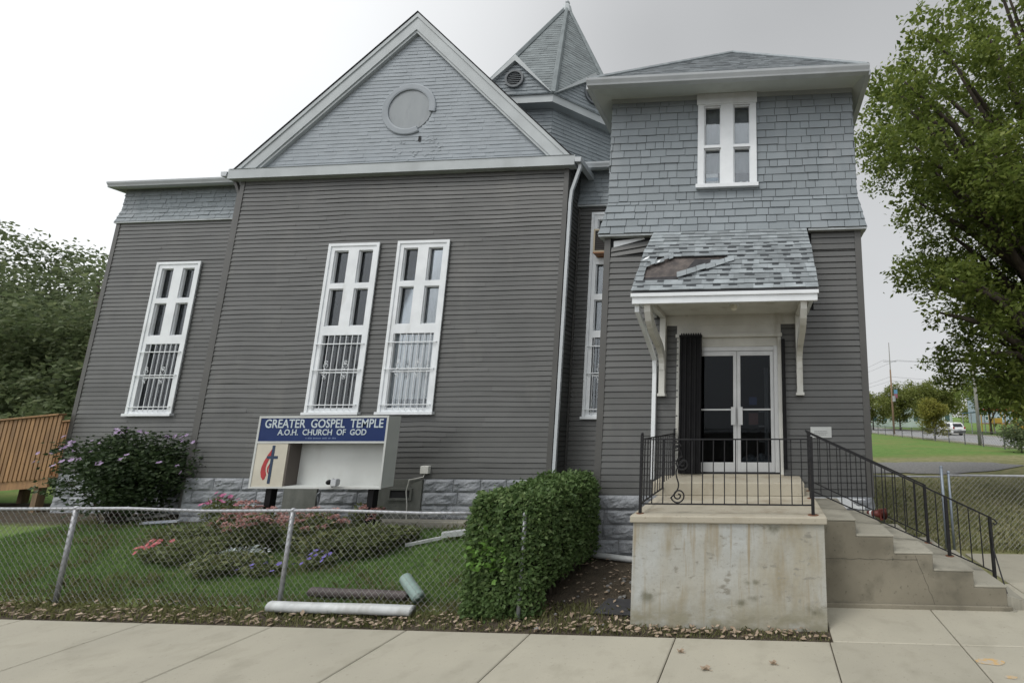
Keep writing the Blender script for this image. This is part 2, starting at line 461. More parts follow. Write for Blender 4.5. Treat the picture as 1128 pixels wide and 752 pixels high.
# pavement: separate slabs of concrete with open joints, a kerb and the carriageway the viewer stands over
def concrete_mat(name, c1, c2, stain):
    m, t, b = newmat(name)
    c = mixc(t, noise_fac(t, 1.1, 0.3, 0.7), c1, c2)
    c = mixc(t, noise_fac(t, 160.0, 0.55, 0.8, detail=2), c, tuple(v * 0.72 for v in c1))
    c = mixc(t, noise_fac(t, 2.6, 0.52, 0.80, seed=11.0), c, stain)
    c = mixc(t, noise_fac(t, 22.0, 0.62, 0.80, seed=5.0), c, tuple(v * .78 for v in stain))
    r = t.nodes.new('ShaderNodeMapRange'); r.inputs[3].default_value = 0.925; r.inputs[4].default_value = 1.055
    t.links.new(island(t), r.inputs[0])
    cx = t.nodes.new('ShaderNodeCombineXYZ')
    for i in range(3): t.links.new(r.outputs[0], cx.inputs[i])
    mu = t.nodes.new('ShaderNodeMixRGB'); mu.blend_type = 'MULTIPLY'; mu.inputs[0].default_value = 1
    t.links.new(c, mu.inputs[1]); t.links.new(cx.outputs[0], mu.inputs[2])
    t.links.new(mu.outputs[0], b.inputs['Base Color'])
    b.inputs['Roughness'].default_value = 0.9; b.inputs['Specular IOR Level'].default_value = 0.25
    bump(t, b, noise_fac(t, 120.0, 0.2, 0.8), 0.25, 0.006)
    return m
MAT['pavement'] = concrete_mat('pavement_concrete', (0.390, 0.368, 0.300), (0.345, 0.327, 0.268), (0.285, 0.269, 0.214))
MAT['stepconc'] = concrete_mat('step_concrete', (0.265, 0.242, 0.188), (0.165, 0.150, 0.115), (0.095, 0.09, 0.07))
MAT['capconc'] = concrete_mat('cap_concrete', (0.45, 0.415, 0.335), (0.38, 0.35, 0.28), (0.28, 0.24, 0.175))
MAT['treadconc'] = concrete_mat('tread_concrete', (0.34, 0.325, 0.27), (0.285, 0.272, 0.225), (0.20, 0.19, 0.155))
MAT['asphalt'] = M('asphalt', (0.055, 0.055, 0.057), (0.042, 0.042, 0.044), 3.0, 0.95, bmp=0.5, bscale=150, bdist=0.006)
MAT['farroad'] = M('worn_asphalt', (0.34, 0.34, 0.345), (0.28, 0.28, 0.285), 0.3, 0.95)
MAT['gravel'] = M('gravel', (0.235, 0.232, 0.225), (0.15, 0.148, 0.142), 9.0, 1.0, bmp=0.8, bscale=40)

def slab(mb, x0, x1, y0, y1, z=0.0, b=0.012):
    t = 0.13
    vs = [(x0, y0, z - t), (x1, y0, z - t), (x1, y1, z - t), (x0, y1, z - t),
          (x0, y0, z - b * .7), (x1, y0, z - b * .7), (x1, y1, z - b * .7), (x0, y1, z - b * .7),
          (x0 + b, y0 + b, z), (x1 - b, y0 + b, z), (x1 - b, y1 - b, z), (x0 + b, y1 - b, z)]
    mb.add(vs, ((0, 1, 5, 4), (1, 2, 6, 5), (2, 3, 7, 6), (3, 0, 4, 7), (4, 5, 9, 8), (5, 6, 10, 9), (6, 7, 11, 10), (7, 4, 8, 11), (8, 9, 10, 11)))

mb = MB()
joints = [-26.4, -24.7, -23.0, -21.3, -19.6, -17.9, -16.2, -14.5, -12.8, -11.1, -9.42, -7.73, -6.03, -4.31, -2.78, -1.05, 0.71, 2.15, 3.68, 5.2, 6.9, 8.6, 10.3, 12, 13.7, 15.4, 17.1, 18.8, 20.5]
gp = 0.006
for a, b_ in zip(joints[:-1], joints[1:]):
    slab(mb, a + gp, b_ - gp, 3.62, 5.64 - gp)
for a, b_ in ((0.745, 2.15), (2.15, 3.68), (3.68, 5.2), (5.2, 6.9), (6.9, 8.6)):
    slab(mb, a + gp, b_ - gp, 5.64 + gp, 6.58 if b_ < 3.0 else 7.6 - gp, 0.0)
for a, b_ in ((3.68, 5.2), (5.2, 6.9), (6.9, 8.6)):
    slab(mb, a + gp, b_ - gp, 7.6 + gp, 9.22 - 0.02 * a, 0.0)
tag(mb.build('pavement', MAT['pavement']), kind='structure')
mb = MB(); mb.box(-27, 21, 3.4, 3.612, -0.14, -0.002)
tag(mb.build('kerb', MAT['pavement'], bevel=0.015), kind='structure')
mb = MB(); mb.box(-60, 60, -8, 3.395, -0.2, -0.135)
tag(mb.build('road', MAT['asphalt']), kind='structure')

# gravel patch in the empty lot, and the street beyond it
mb = MB()
pts = [(4.2, 21.3), (8, 21.0), (10.6, 22.3), (13.2, 24.6), (12.4, 26.2), (8, 26.3), (4, 25.6)]
ring = []
for i in range(len(pts)):
    a = Vector(pts[i]); b_ = Vector(pts[(i + 1) % len(pts)])
    for k in range(6):
        p = a.lerp(b_, k / 6); n = noise.noise((p.x * .9, p.y * .9, 3)) * 0.5
        ring.append((p.x + n, p.y + n, 0.012))
mb.add(ring, [tuple(range(len(ring)))])
tag(mb.build('gravel_patch', MAT['gravel']), kind='structure')
RD = Vector((-0.0824, 0.9966))    # heading of the far street
RN = Vector((0.9966, 0.0824))
def rd(s, t, z=0.0):
    p = Vector((19.6, 36.0)) + RD * s + RN * t
    return (p.x, p.y, z)
mb = MB(); mb.quad(rd(-60, 0, .008), rd(-60, 10.5, .008), rd(260, 10.5, .008), rd(260, 0, .008))
tag(mb.build('far_street', MAT['farroad']), kind='structure')
mb = MB()
for t0, t1 in ((-0.25, 0.0), (10.5, 10.7)):
    a = [rd(-60, t0), rd(-60, t1), rd(260, t1), rd(260, t0)]
    mb.hexa([(p[0], p[1], -0.05) for p in a] + [(p[0], p[1], 0.12) for p in a])
tag(mb.build('far_kerb', MAT['pavement']), kind='structure')

# ------------------------------------------------------------------ wall surfaces
rng = random.Random(3)

def cut(a, b, holes):
    segs = [(a, b)]
    for h0, h1 in holes:
        out = []
        for s0, s1 in segs:
            if h1 <= s0 or h0 >= s1: out.append((s0, s1))
            else:
                if h0 > s0: out.append((s0, h0))
                if h1 < s1: out.append((h1, s1))
        segs = out
    return [s for s in segs if s[1] - s[0] > 0.004]

def lap(mb, P0, u, n, U, z0, z1, holes=(), c=0.1145, lip=0.031, wav=0.0, gr=0.0135):
    """lap siding: each course a tilted face with a lip under it. holes: (u0, u1, z0, z1)"""
    P0 = Vector(P0); u = Vector(u); n = Vector(n); k = 0
    z = z0
    while z < z1 - 0.01:
        zt = min(z + c, z1); zm = (z + zt) / 2
        hs = [(h[0], h[1]) for h in holes if h[2] < zm < h[3]]
        seams = [0.0]; s = rng.uniform(1.2, 3.6)
        while s < U: seams.append(s); s += 3.66
        seams.append(U)
        for a0, a1 in zip(seams[:-1], seams[1:]):
            dz = rng.uniform(-0.0022, 0.0022); dl = rng.uniform(-0.006, 0.004)
            for s0, s1 in cut(a0, a1, hs):
                m = max(1, int((s1 - s0) / 0.7))
                vs = []
                for i in range(m + 1):
                    uu = s0 + (s1 - s0) * i / m
                    w = wav * noise.noise((uu * 0.8, zm * 0.9, 5.0))
                    q = P0 + u * uu
                    vs += [q + n * 0.001 + Vector((0, 0, z + w - .001)), q + n * 0.001 + Vector((0, 0, z + gr + dz + w)), q + n * (lip + dl) + Vector((0, 0, z + gr + dz + w)), q + n * 0.019 + Vector((0, 0, zt - .001 + w)), q + n * 0.001 + Vector((0, 0, zt - .001 + w))]
                fs = []
                for i in range(m):
                    a = 5 * i; b_ = 5 * i + 5
                    fs += [(a + k_, b_ + k_, b_ + k_ + 1, a + k_ + 1) for k_ in range(4)]
                mb.add(vs, fs)
        z += c; k += 1

def shingles(mb, P0, u, v, n, Lv, expo, lo, hi, wmin=0.12, wmax=0.26, th=0.019, holes=(), jit=0.006, miss=0.0, gap=0.003):
    """courses of separate shingles on a plane; lo(t), hi(t): ends of the course at height t. holes: (u0,u1,t0,t1)"""
    P0 = Vector(P0); u = Vector(u).normalized(); v = Vector(v).normalized(); n = Vector(n).normalized()
    rows = int(math.ceil(Lv / expo - 1e-6)); stag = 0
    for r in range(rows):
        t0 = r * expo; t1 = min(t0 + expo, Lv)
        a, b_ = lo(t0), hi(t0)
        if b_ - a < 0.05: continue
        a1, b1 = lo(t1), hi(t1)
        tm = (t0 + t1) / 2
        hs = [(h[0], h[1]) for h in holes if h[2] < tm < h[3]]
        x = a - rng.uniform(0, wmax)
        while x < b_:
            w = rng.uniform(wmin, wmax)
            x0, x1 = max(x, a), min(x + w - gap, b_)
            x += w
            if x1 - x0 < 0.012: continue
            if rng.random() < miss: continue
            for s0, s1 in cut(x0, x1, hs):
                d0 = rng.uniform(-jit, jit) ; k = th * rng.uniform(0.75, 1.35)
                sk = rng.uniform(-jit, jit) * 0.35
                # the top edge follows slanted ends of the course
                e0 = s0 if s0 > a + 1e-6 else max(a1, s0) if a1 > a else a1
                e1 = s1 if s1 < b_ - 1e-6 else min(b1, s1) if b1 < b_ else b1
                if s0 <= a + 1e-6: e0 = a1
                if s1 >= b_ - 1e-6: e1 = b1
                e0 = max(e0, min(a1, b1)); e1 = min(e1, max(a1, b1))
                if e1 < e0: e0 = e1 = (e0 + e1) / 2
                bl = P0 + u * s0 + v * (t0 + d0 + sk); br = P0 + u * s1 + v * (t0 + d0 - sk)
                tr = P0 + u * e1 + v * (t1 + expo * 0.12); tl = P0 + u * e0 + v * (t1 + expo * 0.12)
                mb.add([bl + n * k, br + n * k, tr + n * 0.003, tl + n * 0.003, bl, br],
                       ((0, 1, 2, 3), (4, 5, 1, 0), (4, 0, 3), (5, 2, 1)))

X1, Y1, Z1 = (1, 0, 0), (0, 1, 0), (0, 0, 1)
NY = (0, -1, 0)

# ------------------------------------------------------------------ the church
church = thing('church_building', 'grey sided church with steep front gable, shingled spire and square entrance tower', 'church', (-8, 10.8, 0))
GX0, GX1, GY = -13.48, -4.76, 10.1           # front gable
BX0, BY = -17.97, 10.8                        # long body behind it
TX0, TX1, TY, TB = -3.04, 1.86, 8.30, 13.2    # entrance tower
FZ = 1.15                                     # top of the foundation

# window openings: (x0, x1, z0, z1)
W_WING = (-16.42, -15.16, 2.62, 6.70)
W_G1 = (-10.74, -9.44, 2.62, 6.78)
W_G2 = (-8.93, -7.63, 2.62, 6.80)
W_REC = (-4.34, -3.12, 2.50, 7.72)
W_TOW = (-1.24, -0.06, 7.00, 8.86)
DOOR = (-1.60, 0.34, 1.47, 4.05)

def hole(w, x0, m=0.06):
    return (w[0] - x0 + m, w[1] - x0 - m, w[2] + m, w[3] - m)

# inner shells: plain walls just behind the cladding, so that nothing is hollow from the side
def shell(mb, x0, x1, y, z0, z1, holes, t=0.12):
    xs = sorted({x0, x1, *[h[0] for h in holes], *[h[1] for h in holes]})
    for a, b_ in zip(xs[:-1], xs[1:]):
        hs = [(h[2], h[3]) for h in holes if h[0] < (a + b_) / 2 < h[1]]
        for s0, s1 in cut(z0, z1, hs):
            mb.box(a, b_, y, y + t, s0, s1)
def rect(w, m=0.06): return (w[0] + m, w[1] - m, w[2] + m, w[3] - m)
mb = MB()
shell(mb, BX0 + .02, GX0, BY + .004, 0.1, 8.9, [rect(W_WING)])
shell(mb, GX0 + .02, GX1 - .02, GY + .004, 0.1, 8.9, [rect(W_G1), rect(W_G2)])
shell(mb, GX1 - .12, TX0, BY + .004, 0.1, 8.9, [rect(W_REC)])
shell(mb, TX0 + .02, TX1 - .02, TY + .004, 0.1, 8.95, [rect(W_TOW), rect(DOOR)])
mb.box(GX1 - .14, GX1 - .004, GY + .13, BY + .002, 0.1, 8.9)
mb.box(GX0 + .004, GX0 + .14, GY + .13, BY + .002, 0.1, 8.9)
mb.box(TX0 + .004, TX0 + .14, TY + .13, TB, 0.1, 8.95)
mb.box(TX1 - .14, TX1 - .004, TY + .13, TB, 0.1, 8.95)
mb.box(TX0, TX1, TB, TB + .12, 0.1, 8.95)
mb.box(BX0 + .004, BX0 + .14, BY + .13, 22, 0.1, 8.9)
mb.box(BX0, TX1, 22, 22.12, 0.1, 8.9)
mb.box(TX1 - .15, TX1 - .02, TB + .13, 22, 0.1, 8.9)
mb.build('inner_wall', MAT['interior'], church)

# siding, one part for each wall
mb = MB(); lap(mb, (BX0, BY, 0), X1, NY, GX0 - BX0 + .05, FZ, 7.93, [hole(W_WING, BX0)], wav=0.006)
lap(mb, (BX0, 22, 0), (0, -1, 0), (-1, 0, 0), 22 - BY, FZ, 7.93)
mb.build('wing_siding', MAT['siding'], church)
mb = MB(); lap(mb, (GX0, GY, 0), X1, NY, GX1 - GX0, FZ, 8.72, [hole(W_G1, GX0), hole(W_G2, GX0)], wav=0.026)
lap(mb, (GX1, GY, 0), Y1, (1, 0, 0), BY - GY, FZ, 8.9)
lap(mb, (GX0, BY, 0), (0, -1, 0), (-1, 0, 0), BY - GY, FZ, 8.9)
mb.build('gable_siding', MAT['siding'], church)
mb = MB(); lap(mb, (GX1, BY, 0), X1, NY, TX0 - GX1, FZ, 7.93, [hole(W_REC, GX1)])
mb.build('recess_siding', MAT['siding'], church)
mb = MB()
lap(mb, (TX0, TY, 0), X1, NY, TX1 - TX0, FZ - .02, 5.62, [hole(DOOR, TX0, 0.03), (1.2, 4.0, 4.42, 5.6)], wav=0.004)
lap(mb, (TX0, TY, 0), X1, NY, TX1 - TX0, 5.62 + .004, 6.0, [(0, 4.0, 5, 7)])
lap(mb, (TX0, TB, 0), (0, -1, 0), (-1, 0, 0), TB - TY, FZ - .02, 5.95)
lap(mb, (TX1, TY, 0), Y1, (1, 0, 0), TB - TY, FZ - .02, 5.95)
mb.build('tower_siding', MAT['siding'], church)
# the courses that have come loose below the tower's skirt, left of the porch roof
mb = MB()
for k, (za, zb) in enumerate(((5.60, 5.72), (5.70, 5.84))):
    a = Vector((TX0 + .1, TY - .006, za)); b_ = Vector((-2.04, TY - .006, zb))
    mb.add([a + Vector((0, 0, 0)), b_, b_ + Vector((0, -.022, 0)), a + Vector((0, -.024, 0)), a + Vector((0, .0, .10)), b_ + Vector((0, .0, .105))],
           ((0, 1, 2, 3), (3, 2, 5, 4)))
o = mb.build('loose_siding', MAT['siding'], church); o['label'] = 'siding course that has slipped out of level'
mb = MB(); mb.add([(-2.9, TY - .004, 5.80), (-2.28, TY - .004, 5.955), (-2.3, TY - .004, 5.985), (-2.9, TY - .004, 5.93)], [(0, 1, 2, 3)])
mb.build('house_wrap', MAT['white'], church)
mb = MB(); mb.box(TX0 + .02, -1.98, TY - .001, TY + .003, 5.6, 6.0); mb.build('sheathing', MAT['interior'], church)

# corner posts
mb = MB()
cw = 0.085
for x, y, z0, z1 in ((BX0, BY, FZ, 7.93), (GX0, GY, FZ, 8.72), (TX0, TY, FZ, 5.98)):
    mb = MB(); mb.box(x - .034, x + cw, y - .036, y - .0005, z0, z1); mb.box(x - .036, x - .0005, y - .034, y + cw, z0, z1); mb.build('corner_post', MAT['cornerpost'], church)
for x, y, z0, z1 in ((GX1, GY, FZ, 8.72), (TX1, TY, FZ - .02, 5.98)):
    mb = MB(); mb.box(x - cw, x + .034, y - .036, y - .0005, z0, z1); mb.box(x + .0005, x + .036, y - .034, y + cw, z0, z1); mb.build('corner_post', MAT['cornerpost'], church)
mb = MB(); mb.box(GX1 + .035, GX1 + .075, BY - .05, BY - .002, FZ, 7.9)
mb.build('corner_post', MAT['cornerpost'], church)

# skirts of painted shingles, flared at the foot
def skirt(mb, x0, x1, y, z0, z1, zf, off, expo, left=True, right=True, holes=(), yb=None, wr=(0.12, 0.27, .019, (), .006, 0.0, .007)):
    """front face (and returns to yb) of a shingled storey; flares out by off between zf and z0"""
    Lf = math.hypot(zf - z0, off); v = Vector((0, off, zf - z0))
    n = Vector((0, -(zf - z0), off)).normalized()
    k = lambda t: off * (1 - t / Lf)
    shingles(mb, (0, y - off, z0), X1, v, n, Lf, expo, lambda t: x0 - (k(t) if left else 0), lambda t: x1 + (k(t) if right else 0), *wr)
    rows = round(Lf / expo); 
    shingles(mb, (0, y, zf), X1, Z1, NY, z1 - zf, expo, lambda t: x0, lambda t: x1, wr[0], wr[1], wr[2], [(h[0], h[1], h[2] - zf, h[3] - zf) for h in holes], *wr[4:])
    if yb is not None:
        for sgn, xx, on in ((-1, x0, left), (1, x1, right)):
            if not on: continue
            vv = Vector((-sgn * off, 0, zf - z0)); nn = Vector((sgn * (zf - z0), 0, off)).normalized()
            uu = Vector((0, -sgn, 0)) * -1.0
            if sgn < 0:
                shingles(mb, (xx - off, yb, z0), (0, -1, 0), vv, nn, Lf, expo, lambda t: 0, lambda t: (yb - y) + k(t), *wr)
                shingles(mb, (xx, yb, zf), (0, -1, 0), Z1, (-1, 0, 0), z1 - zf, expo, lambda t: 0, lambda t: yb - y, *wr)
            else:
                shingles(mb, (xx + off, y, z0), Y1, vv, nn, Lf, expo, lambda t: -k(t), lambda t: yb - y, *wr)
                shingles(mb, (xx, y, zf), Y1, Z1, (1, 0, 0), z1 - zf, expo, lambda t: 0, lambda t: yb - y, *wr)
        # solid backing for the flare
def flare_core(mb, x0, x1, y0, y1, z0, zf, off):
    e = 0.006
    a = off - e
    mb.hexa([(x0 - a, y0 - a, z0), (x1 + a, y0 - a, z0), (x1 + a, y1, z0), (x0 - a, y1, z0), (x0 + e, y0 + e, zf), (x1 - e, y0 + e, zf), (x1 - e, y1, zf), (x0 + e, y1, zf)])

mb = MB()
skirt(mb, TX0, TX1, TY, 6.03, 9.03, 6.75, 0.125, 0.160, holes=[rect(W_TOW, 0.05)], yb=TB, wr=(0.15, 0.42, .020, (), .007, 0.0, .009))
mb.build('tower_shingles', MAT['shingle_wall'], church)
mb = MB()
for (a, b_, c, d) in ((TX0, TX0 + .13, TY, TB), (TX1 - .13, TX1, TY, TB)):
    pass
vs = lambda x0, x1, y, z, o: [(x0 - o, y - o, z), (x1 + o, y - o, z)]
# skirt soffit and trim at its foot
def trim(*a):
    mb = MB(); mb.box(*a); mb.build('skirt_trim', MAT['trim'], church)
trim(TX0 - .13, -2.02, TY - .125, TY + .05, 5.985, 6.022)
trim(0.90, TX1 + .13, TY - .125, TY + .05, 5.985, 6.022)
trim(TX0 - .12, TX0 + .02, TY + .05, TB, 5.985, 6.022)
trim(TX1 - .02, TX1 + .12, TY + .05, TB, 5.985, 6.022)
trim(BX0 - .06, GX0 + .02, BY - .075, BY + .05, 7.90, 7.935)
trim(BX0 - .06, BX0 + .05, BY + .05, 22, 7.90, 7.935)
trim(GX1 - .02, TX0 + .02, BY - .11, BY + .05, 7.90, 7.935)
mb = MB()
skirt(mb, BX0, GX0, BY, 7.94, 8.94, 8.35, 0.06, 0.1235, right=False, yb=22)
skirt(mb, GX1, TX0, BY, 7.94, 8.98, 8.35, 0.10, 0.1235, left=False, right=False)
mb.build('body_shingles', MAT['shingle_wall'], church)
# backing behind the flared shingles
mb = MB()
def fl_back(x0, x1, y, z0, zf, o):
    mb.add([(x0 - o, y - o + .004, z0), (x1 + o, y - o + .004, z0), (x1, y + .004, zf), (x0, y + .004, zf)], [(0, 1, 2, 3)])
fl_back(TX0 + .004, TX1 - .004, TY, 6.025, 6.75, .118); fl_back(BX0, GX0, BY, 7.936, 8.35, .055); fl_back(GX1, TX0, BY, 7.936, 8.35, .0)
fl_back(GX1 + .01, TX0 - .01, BY - .002, 7.936, 8.35, .09)
mb.build('flare_backing', MAT['interior'], church)

# ---- front gable
GC, GAZ, GEZ, GH = -9.12, 13.25, 8.80, 4.54      # centre, apex of the roof edge, eave, half width
slope = (GAZ - GEZ) / GH
mb = MB()
gz0 = 8.93
def glo(t): return GC - (GAZ - 0.52 - (gz0 + t)) / slope
def ghi(t): return GC + (GAZ - 0.52 - (gz0 + t)) / slope
RCX, RCZ = -9.13, 10.46
mb2 = MB()
# round panel: shingles stop at its ring
class _H: pass
for r in range(35):
    pass
def gable_shingles():
    expo = 0.1055; L_ = GAZ - 0.52 - gz0
    rows = int(L_ / expo) + 1
    for r in range(rows):
        t0 = r * expo
        zc = gz0 + t0 + expo / 2
        hs = []
        d = 0.66 ** 2 - (zc - RCZ) ** 2
        if d > 0: hs = [(RCX - math.sqrt(d), RCX + math.sqrt(d), -1, 1)]
        if t0 > L_ - 0.12: break
        shingles(mb, (0, GY - .02, gz0 + t0), X1, Z1, NY, expo, expo, lambda t: glo(t0) - .12, lambda t: ghi(t0) + .12, 0.12, 0.42, 0.012, hs, 0.003, 0.0, 0.0015)
gable_shingles()
mb.build('gable_shingles', MAT['shingle_gable'], church)
mb = MB()
mb.add([(GC - GH + .1, GY - .016, gz0 - .1), (GC + GH - .1, GY - .016, gz0 - .1), (GC, GY - .016, GAZ - .2), (GC - GH + .1, GY + .1, gz0 - .1), (GC + GH - .1, GY + .1, gz0 - .1), (GC, GY + .1, GAZ - .2)],
       ((0, 1, 2), (5, 4, 3), (0, 3, 4, 1), (1, 4, 5, 2), (2, 5, 3, 0)))
mb.build('gable_backing', MAT['shingle_gable'], church)
# a few lifted and broken shingles under the round panel
mb = MB()
for k in range(34):
    x = RCX + rng.uniform(-.55, 1.0); z = RCZ - .72 - rng.random() * .75
    if abs(x - RCX) < .6 and z > RCZ - .68: continue
    w = rng.uniform(.03, .09)
    mb.add([(x, GY - .036, z), (x + w, GY - .040, z + rng.uniform(-.02, .02)), (x + w, GY - .034, z + .05), (x, GY - .034, z + .06), (x, GY - .03, z), (x + w, GY - .03, z)], ((0, 1, 2, 3), (4, 5, 1, 0)))
o = mb.build('curled_shingle', MAT['shingle_gable'], church)
mb = MB(); mb.box(RCX + .36, RCX + .425, GY - .046, GY - .0435, RCZ - .94, RCZ - .79); mb.build('missing_shingle', MAT['interior'], church)
# ring and boarded disc
mb = MB(); seg = 56
vs = []; fs = []
prof = [(0.735, 0.0), (0.735, 0.035), (0.71, 0.046), (0.60, 0.046), (0.565, 0.036), (0.565, -0.01)]
cutA = (R(-62), R(-8))                      # a piece of the ring is missing here
ang = [cutA[1] + (2 * math.pi - (cutA[1] - cutA[0])) * i / seg for i in range(seg + 1)]
for a in ang:
    for r_, d in prof:
        vs.append((RCX + r_ * math.cos(a), GY - .022 - d, RCZ + r_ * math.sin(a)))
np_ = len(prof)
for i in range(seg):
    for k in range(np_ - 1):
        fs.append((i * np_ + k, i * np_ + k + 1, (i + 1) * np_ + k + 1, (i + 1) * np_ + k))
fs.append(tuple(range(np_))); fs.append(tuple(range(seg * np_ + np_ - 1, seg * np_ - 1, -1)))
mb.add(vs, fs)
ring_o = mb.build('round_frame', M('ring_paint', (.285, .317, .345), (.25, .28, .305), 3), church)
mb = MB()
mb.add([(RCX + .62 * math.cos(2 * math.pi * i / 48), GY - .030, RCZ + .62 * math.sin(2 * math.pi * i / 48)) for i in range(48)], [tuple(range(48))])
mb.build('round_panel', M('round_panel_paint', (0.275, 0.30, 0.315), (0.24, 0.265, 0.28), 3.0, 0.6, (1, 1, .3), dirt=(0.20, 0.22, 0.23), dlo=.55, dhi=.75, dscale=5), ring_o)

# rakes, pediment base board, roof of the gable
mb = MB()
def rake(sg):
    yf, yb = GY - .155, GY - .012
    o1 = (GC + sg * (GH + .03), GEZ - .02); o2 = (GC, GAZ + .01)
    d1 = 0.16
    # fascia and the board under it, stepped
    for w0, w1, y0 in ((0.0, 0.09, yf), (0.09, 0.35, yf + .022), (0.35, 0.41, yf + .05)):
        s = lambda w: (w / math.cos(math.atan(slope)))
        zc = 8.87
        ax = lambda w: GC + sg * (GAZ + .01 - s(w) - zc) / slope
        pts = [(ax(w0), y0, zc), (o2[0], y0, o2[1] - s(w0)), (o2[0], y0, o2[1] - s(w1)), (ax(w1), y0, zc)]
        if sg > 0: pts = pts[::-1]
        mb.prism(pts, (0, yb - y0, 0))
rake(-1); rake(1)
# trim the feet of the rakes behind the base board
mb.build('rake_board', MAT['trim'], church)
mb = MB()
mb.box(GC - GH - .05, GC + GH + .05, GY - .20, GY + .02, 8.60, 8.86)
mb.hexa([(GC - GH - .02, GY - .215, 8.862), (GC + GH + .02, GY - .215, 8.862), (GC + GH + .02, GY + .02, 8.862), (GC - GH - .02, GY + .02, 8.862),
         (GC - GH + .06, GY - .10, 8.93), (GC + GH - .06, GY - .10, 8.93), (GC + GH - .06, GY + .02, 8.955), (GC - GH + .06, GY + .02, 8.955)])
mb.build('pediment_board', MAT['trim'], church)
mb = MB()
for sg in (-1, 1):
    p = [(GC + sg * (GH + .10), GY - .172, GEZ - .065), (GC, GY - .172, GAZ + .035), (GC, GY - .172, GAZ + .055), (GC + sg * (GH + .12), GY - .172, GEZ - .065)]
    if sg > 0: p = p[::-1]
    mb.prism(p, (0, 7.0, 0))
mb.build('gable_roof', MAT['dark_roof'], church)

# ---- eaves of the long body
mb = MB()
EY, EZ = BY - .27, 8.88
def eave(x0, x1):
    mb.hexa([(x0, EY + .06, EZ), (x1, EY + .06, EZ), (x1, BY, EZ + .06), (x0, BY, EZ + .06), (x0, EY + .06, EZ + .1), (x1, EY + .06, EZ + .1), (x1, BY, EZ + .16), (x0, BY, EZ + .16)])
eave(BX0 - .06, GX0); mb.build('soffit', MAT['soffit'], church); mb = MB(); eave(GX1, TX0 - .05); mb.build('soffit', MAT['soffit'], church); mb = MB()
mb.box(BX0 - .06, BX0, BY + .004, 22.2, EZ, EZ + .1)
mb.build('soffit', MAT['soffit'], church)
mb = MB()
def gutter(x0, x1, y, z, h=.125, d=.11):
    p = [(x0, y, z), (x0, y + d, z - .01), (x0, y + d, z + h), (x0, y + d - .01, z + h), (x0, y + d - .012, z + .01), (x0, y + .012, z + .012), (x0, y - .025, z + h - .015), (x0, y - .035, z + h), (x0, y - .055, z + h), (x0, y - .045, z + h - .04), (x0, y - .012, z + .03)]
    mb.prism(p, (x1 - x0, 0, 0))
gutter(BX0 - .08, GX0 - .05, EY - .05, EZ - .02); mb.build('body_gutter', MAT['gutter'], church); mb = MB()
gutter(GX1 + .1, TX0 - .06, EY - .05, EZ - .02); mb.build('body_gutter', MAT['gutter'], church); mb = MB()
mb.box(BX0 - .16, BX0 - .0605, EY - .02, 22.2, EZ - .01, EZ + .105)
mb.build('body_gutter', MAT['gutter'], church)
mb = MB()
ez = EZ + .105
mb.hexa([(BX0 - .06, EY + .06, ez), (TX0 - .05, EY + .06, ez), (TX0 - .05, 15, ez + .02), (BX0 - .06, 15, ez + .02), (BX0 - .06, EY + .06, ez + .03), (TX0 - .05, EY + .06, ez + .03), (TX0 - .05, 15.0, ez + .62), (BX0 + 2.0, 15.0, ez + .62)])
mb.hexa([(BX0 - .06, 15.001, ez), (TX1, 15.001, ez), (TX1, 22.2, ez), (BX0 - .06, 22.2, ez), (BX0 + 2.0, 15.001, ez + .62), (TX1 - 1, 15.001, ez + .62), (TX1, 22.2, ez + .03), (BX0 - .06, 22.2, ez + .03)])
mb.build('body_roof', MAT['shingle_roof'], church)

# gable eave gutters (short open ends beside the pediment) and downspouts
mb = MB()
for sg in (-1, 1):
    x = GC + sg * (GH + .14)
    a = Vector((x, GY - .22, GEZ - .13)); b_ = Vector((x, BY - .3, GEZ - .10))
    p = [(x - .07, a.y, a.z), (x + .07, a.y, a.z), (x + .085, a.y, a.z + .12), (x - .085, a.y, a.z + .12)]
    mb = MB(); mb.prism(p, (0, 1.0 if sg > 0 else .9, 0)); mb.build('gable_gutter', MAT['gutter'], church)
def downspout(pts, w=.085, d=.065, name='downspout', mat='gutter'):
    mb = MB()
    mb.tube(pts, .05, n=4, phase=math.pi / 4)
    return mb.build(name, MAT[mat], church)
downspout([(GX1 + .34, GY - .10, 8.66), (GX1 + .34, GY - .10, 8.56), (GX1 + .13, GY - .02, 8.0), (GX1 + .10, GY + .0, 7.7), (GX1 + .09, GY - .0, 1.25), (GX1 + .09, GY - .08, .95)])
downspout([(GX0 - .18, GY - .04, 8.68), (GX0 - .18, GY - .03, 8.6), (GX0 - .08, GY + .02, 8.3), (GX0 - .07, GY + .02, .4)], mat='cornerpost')

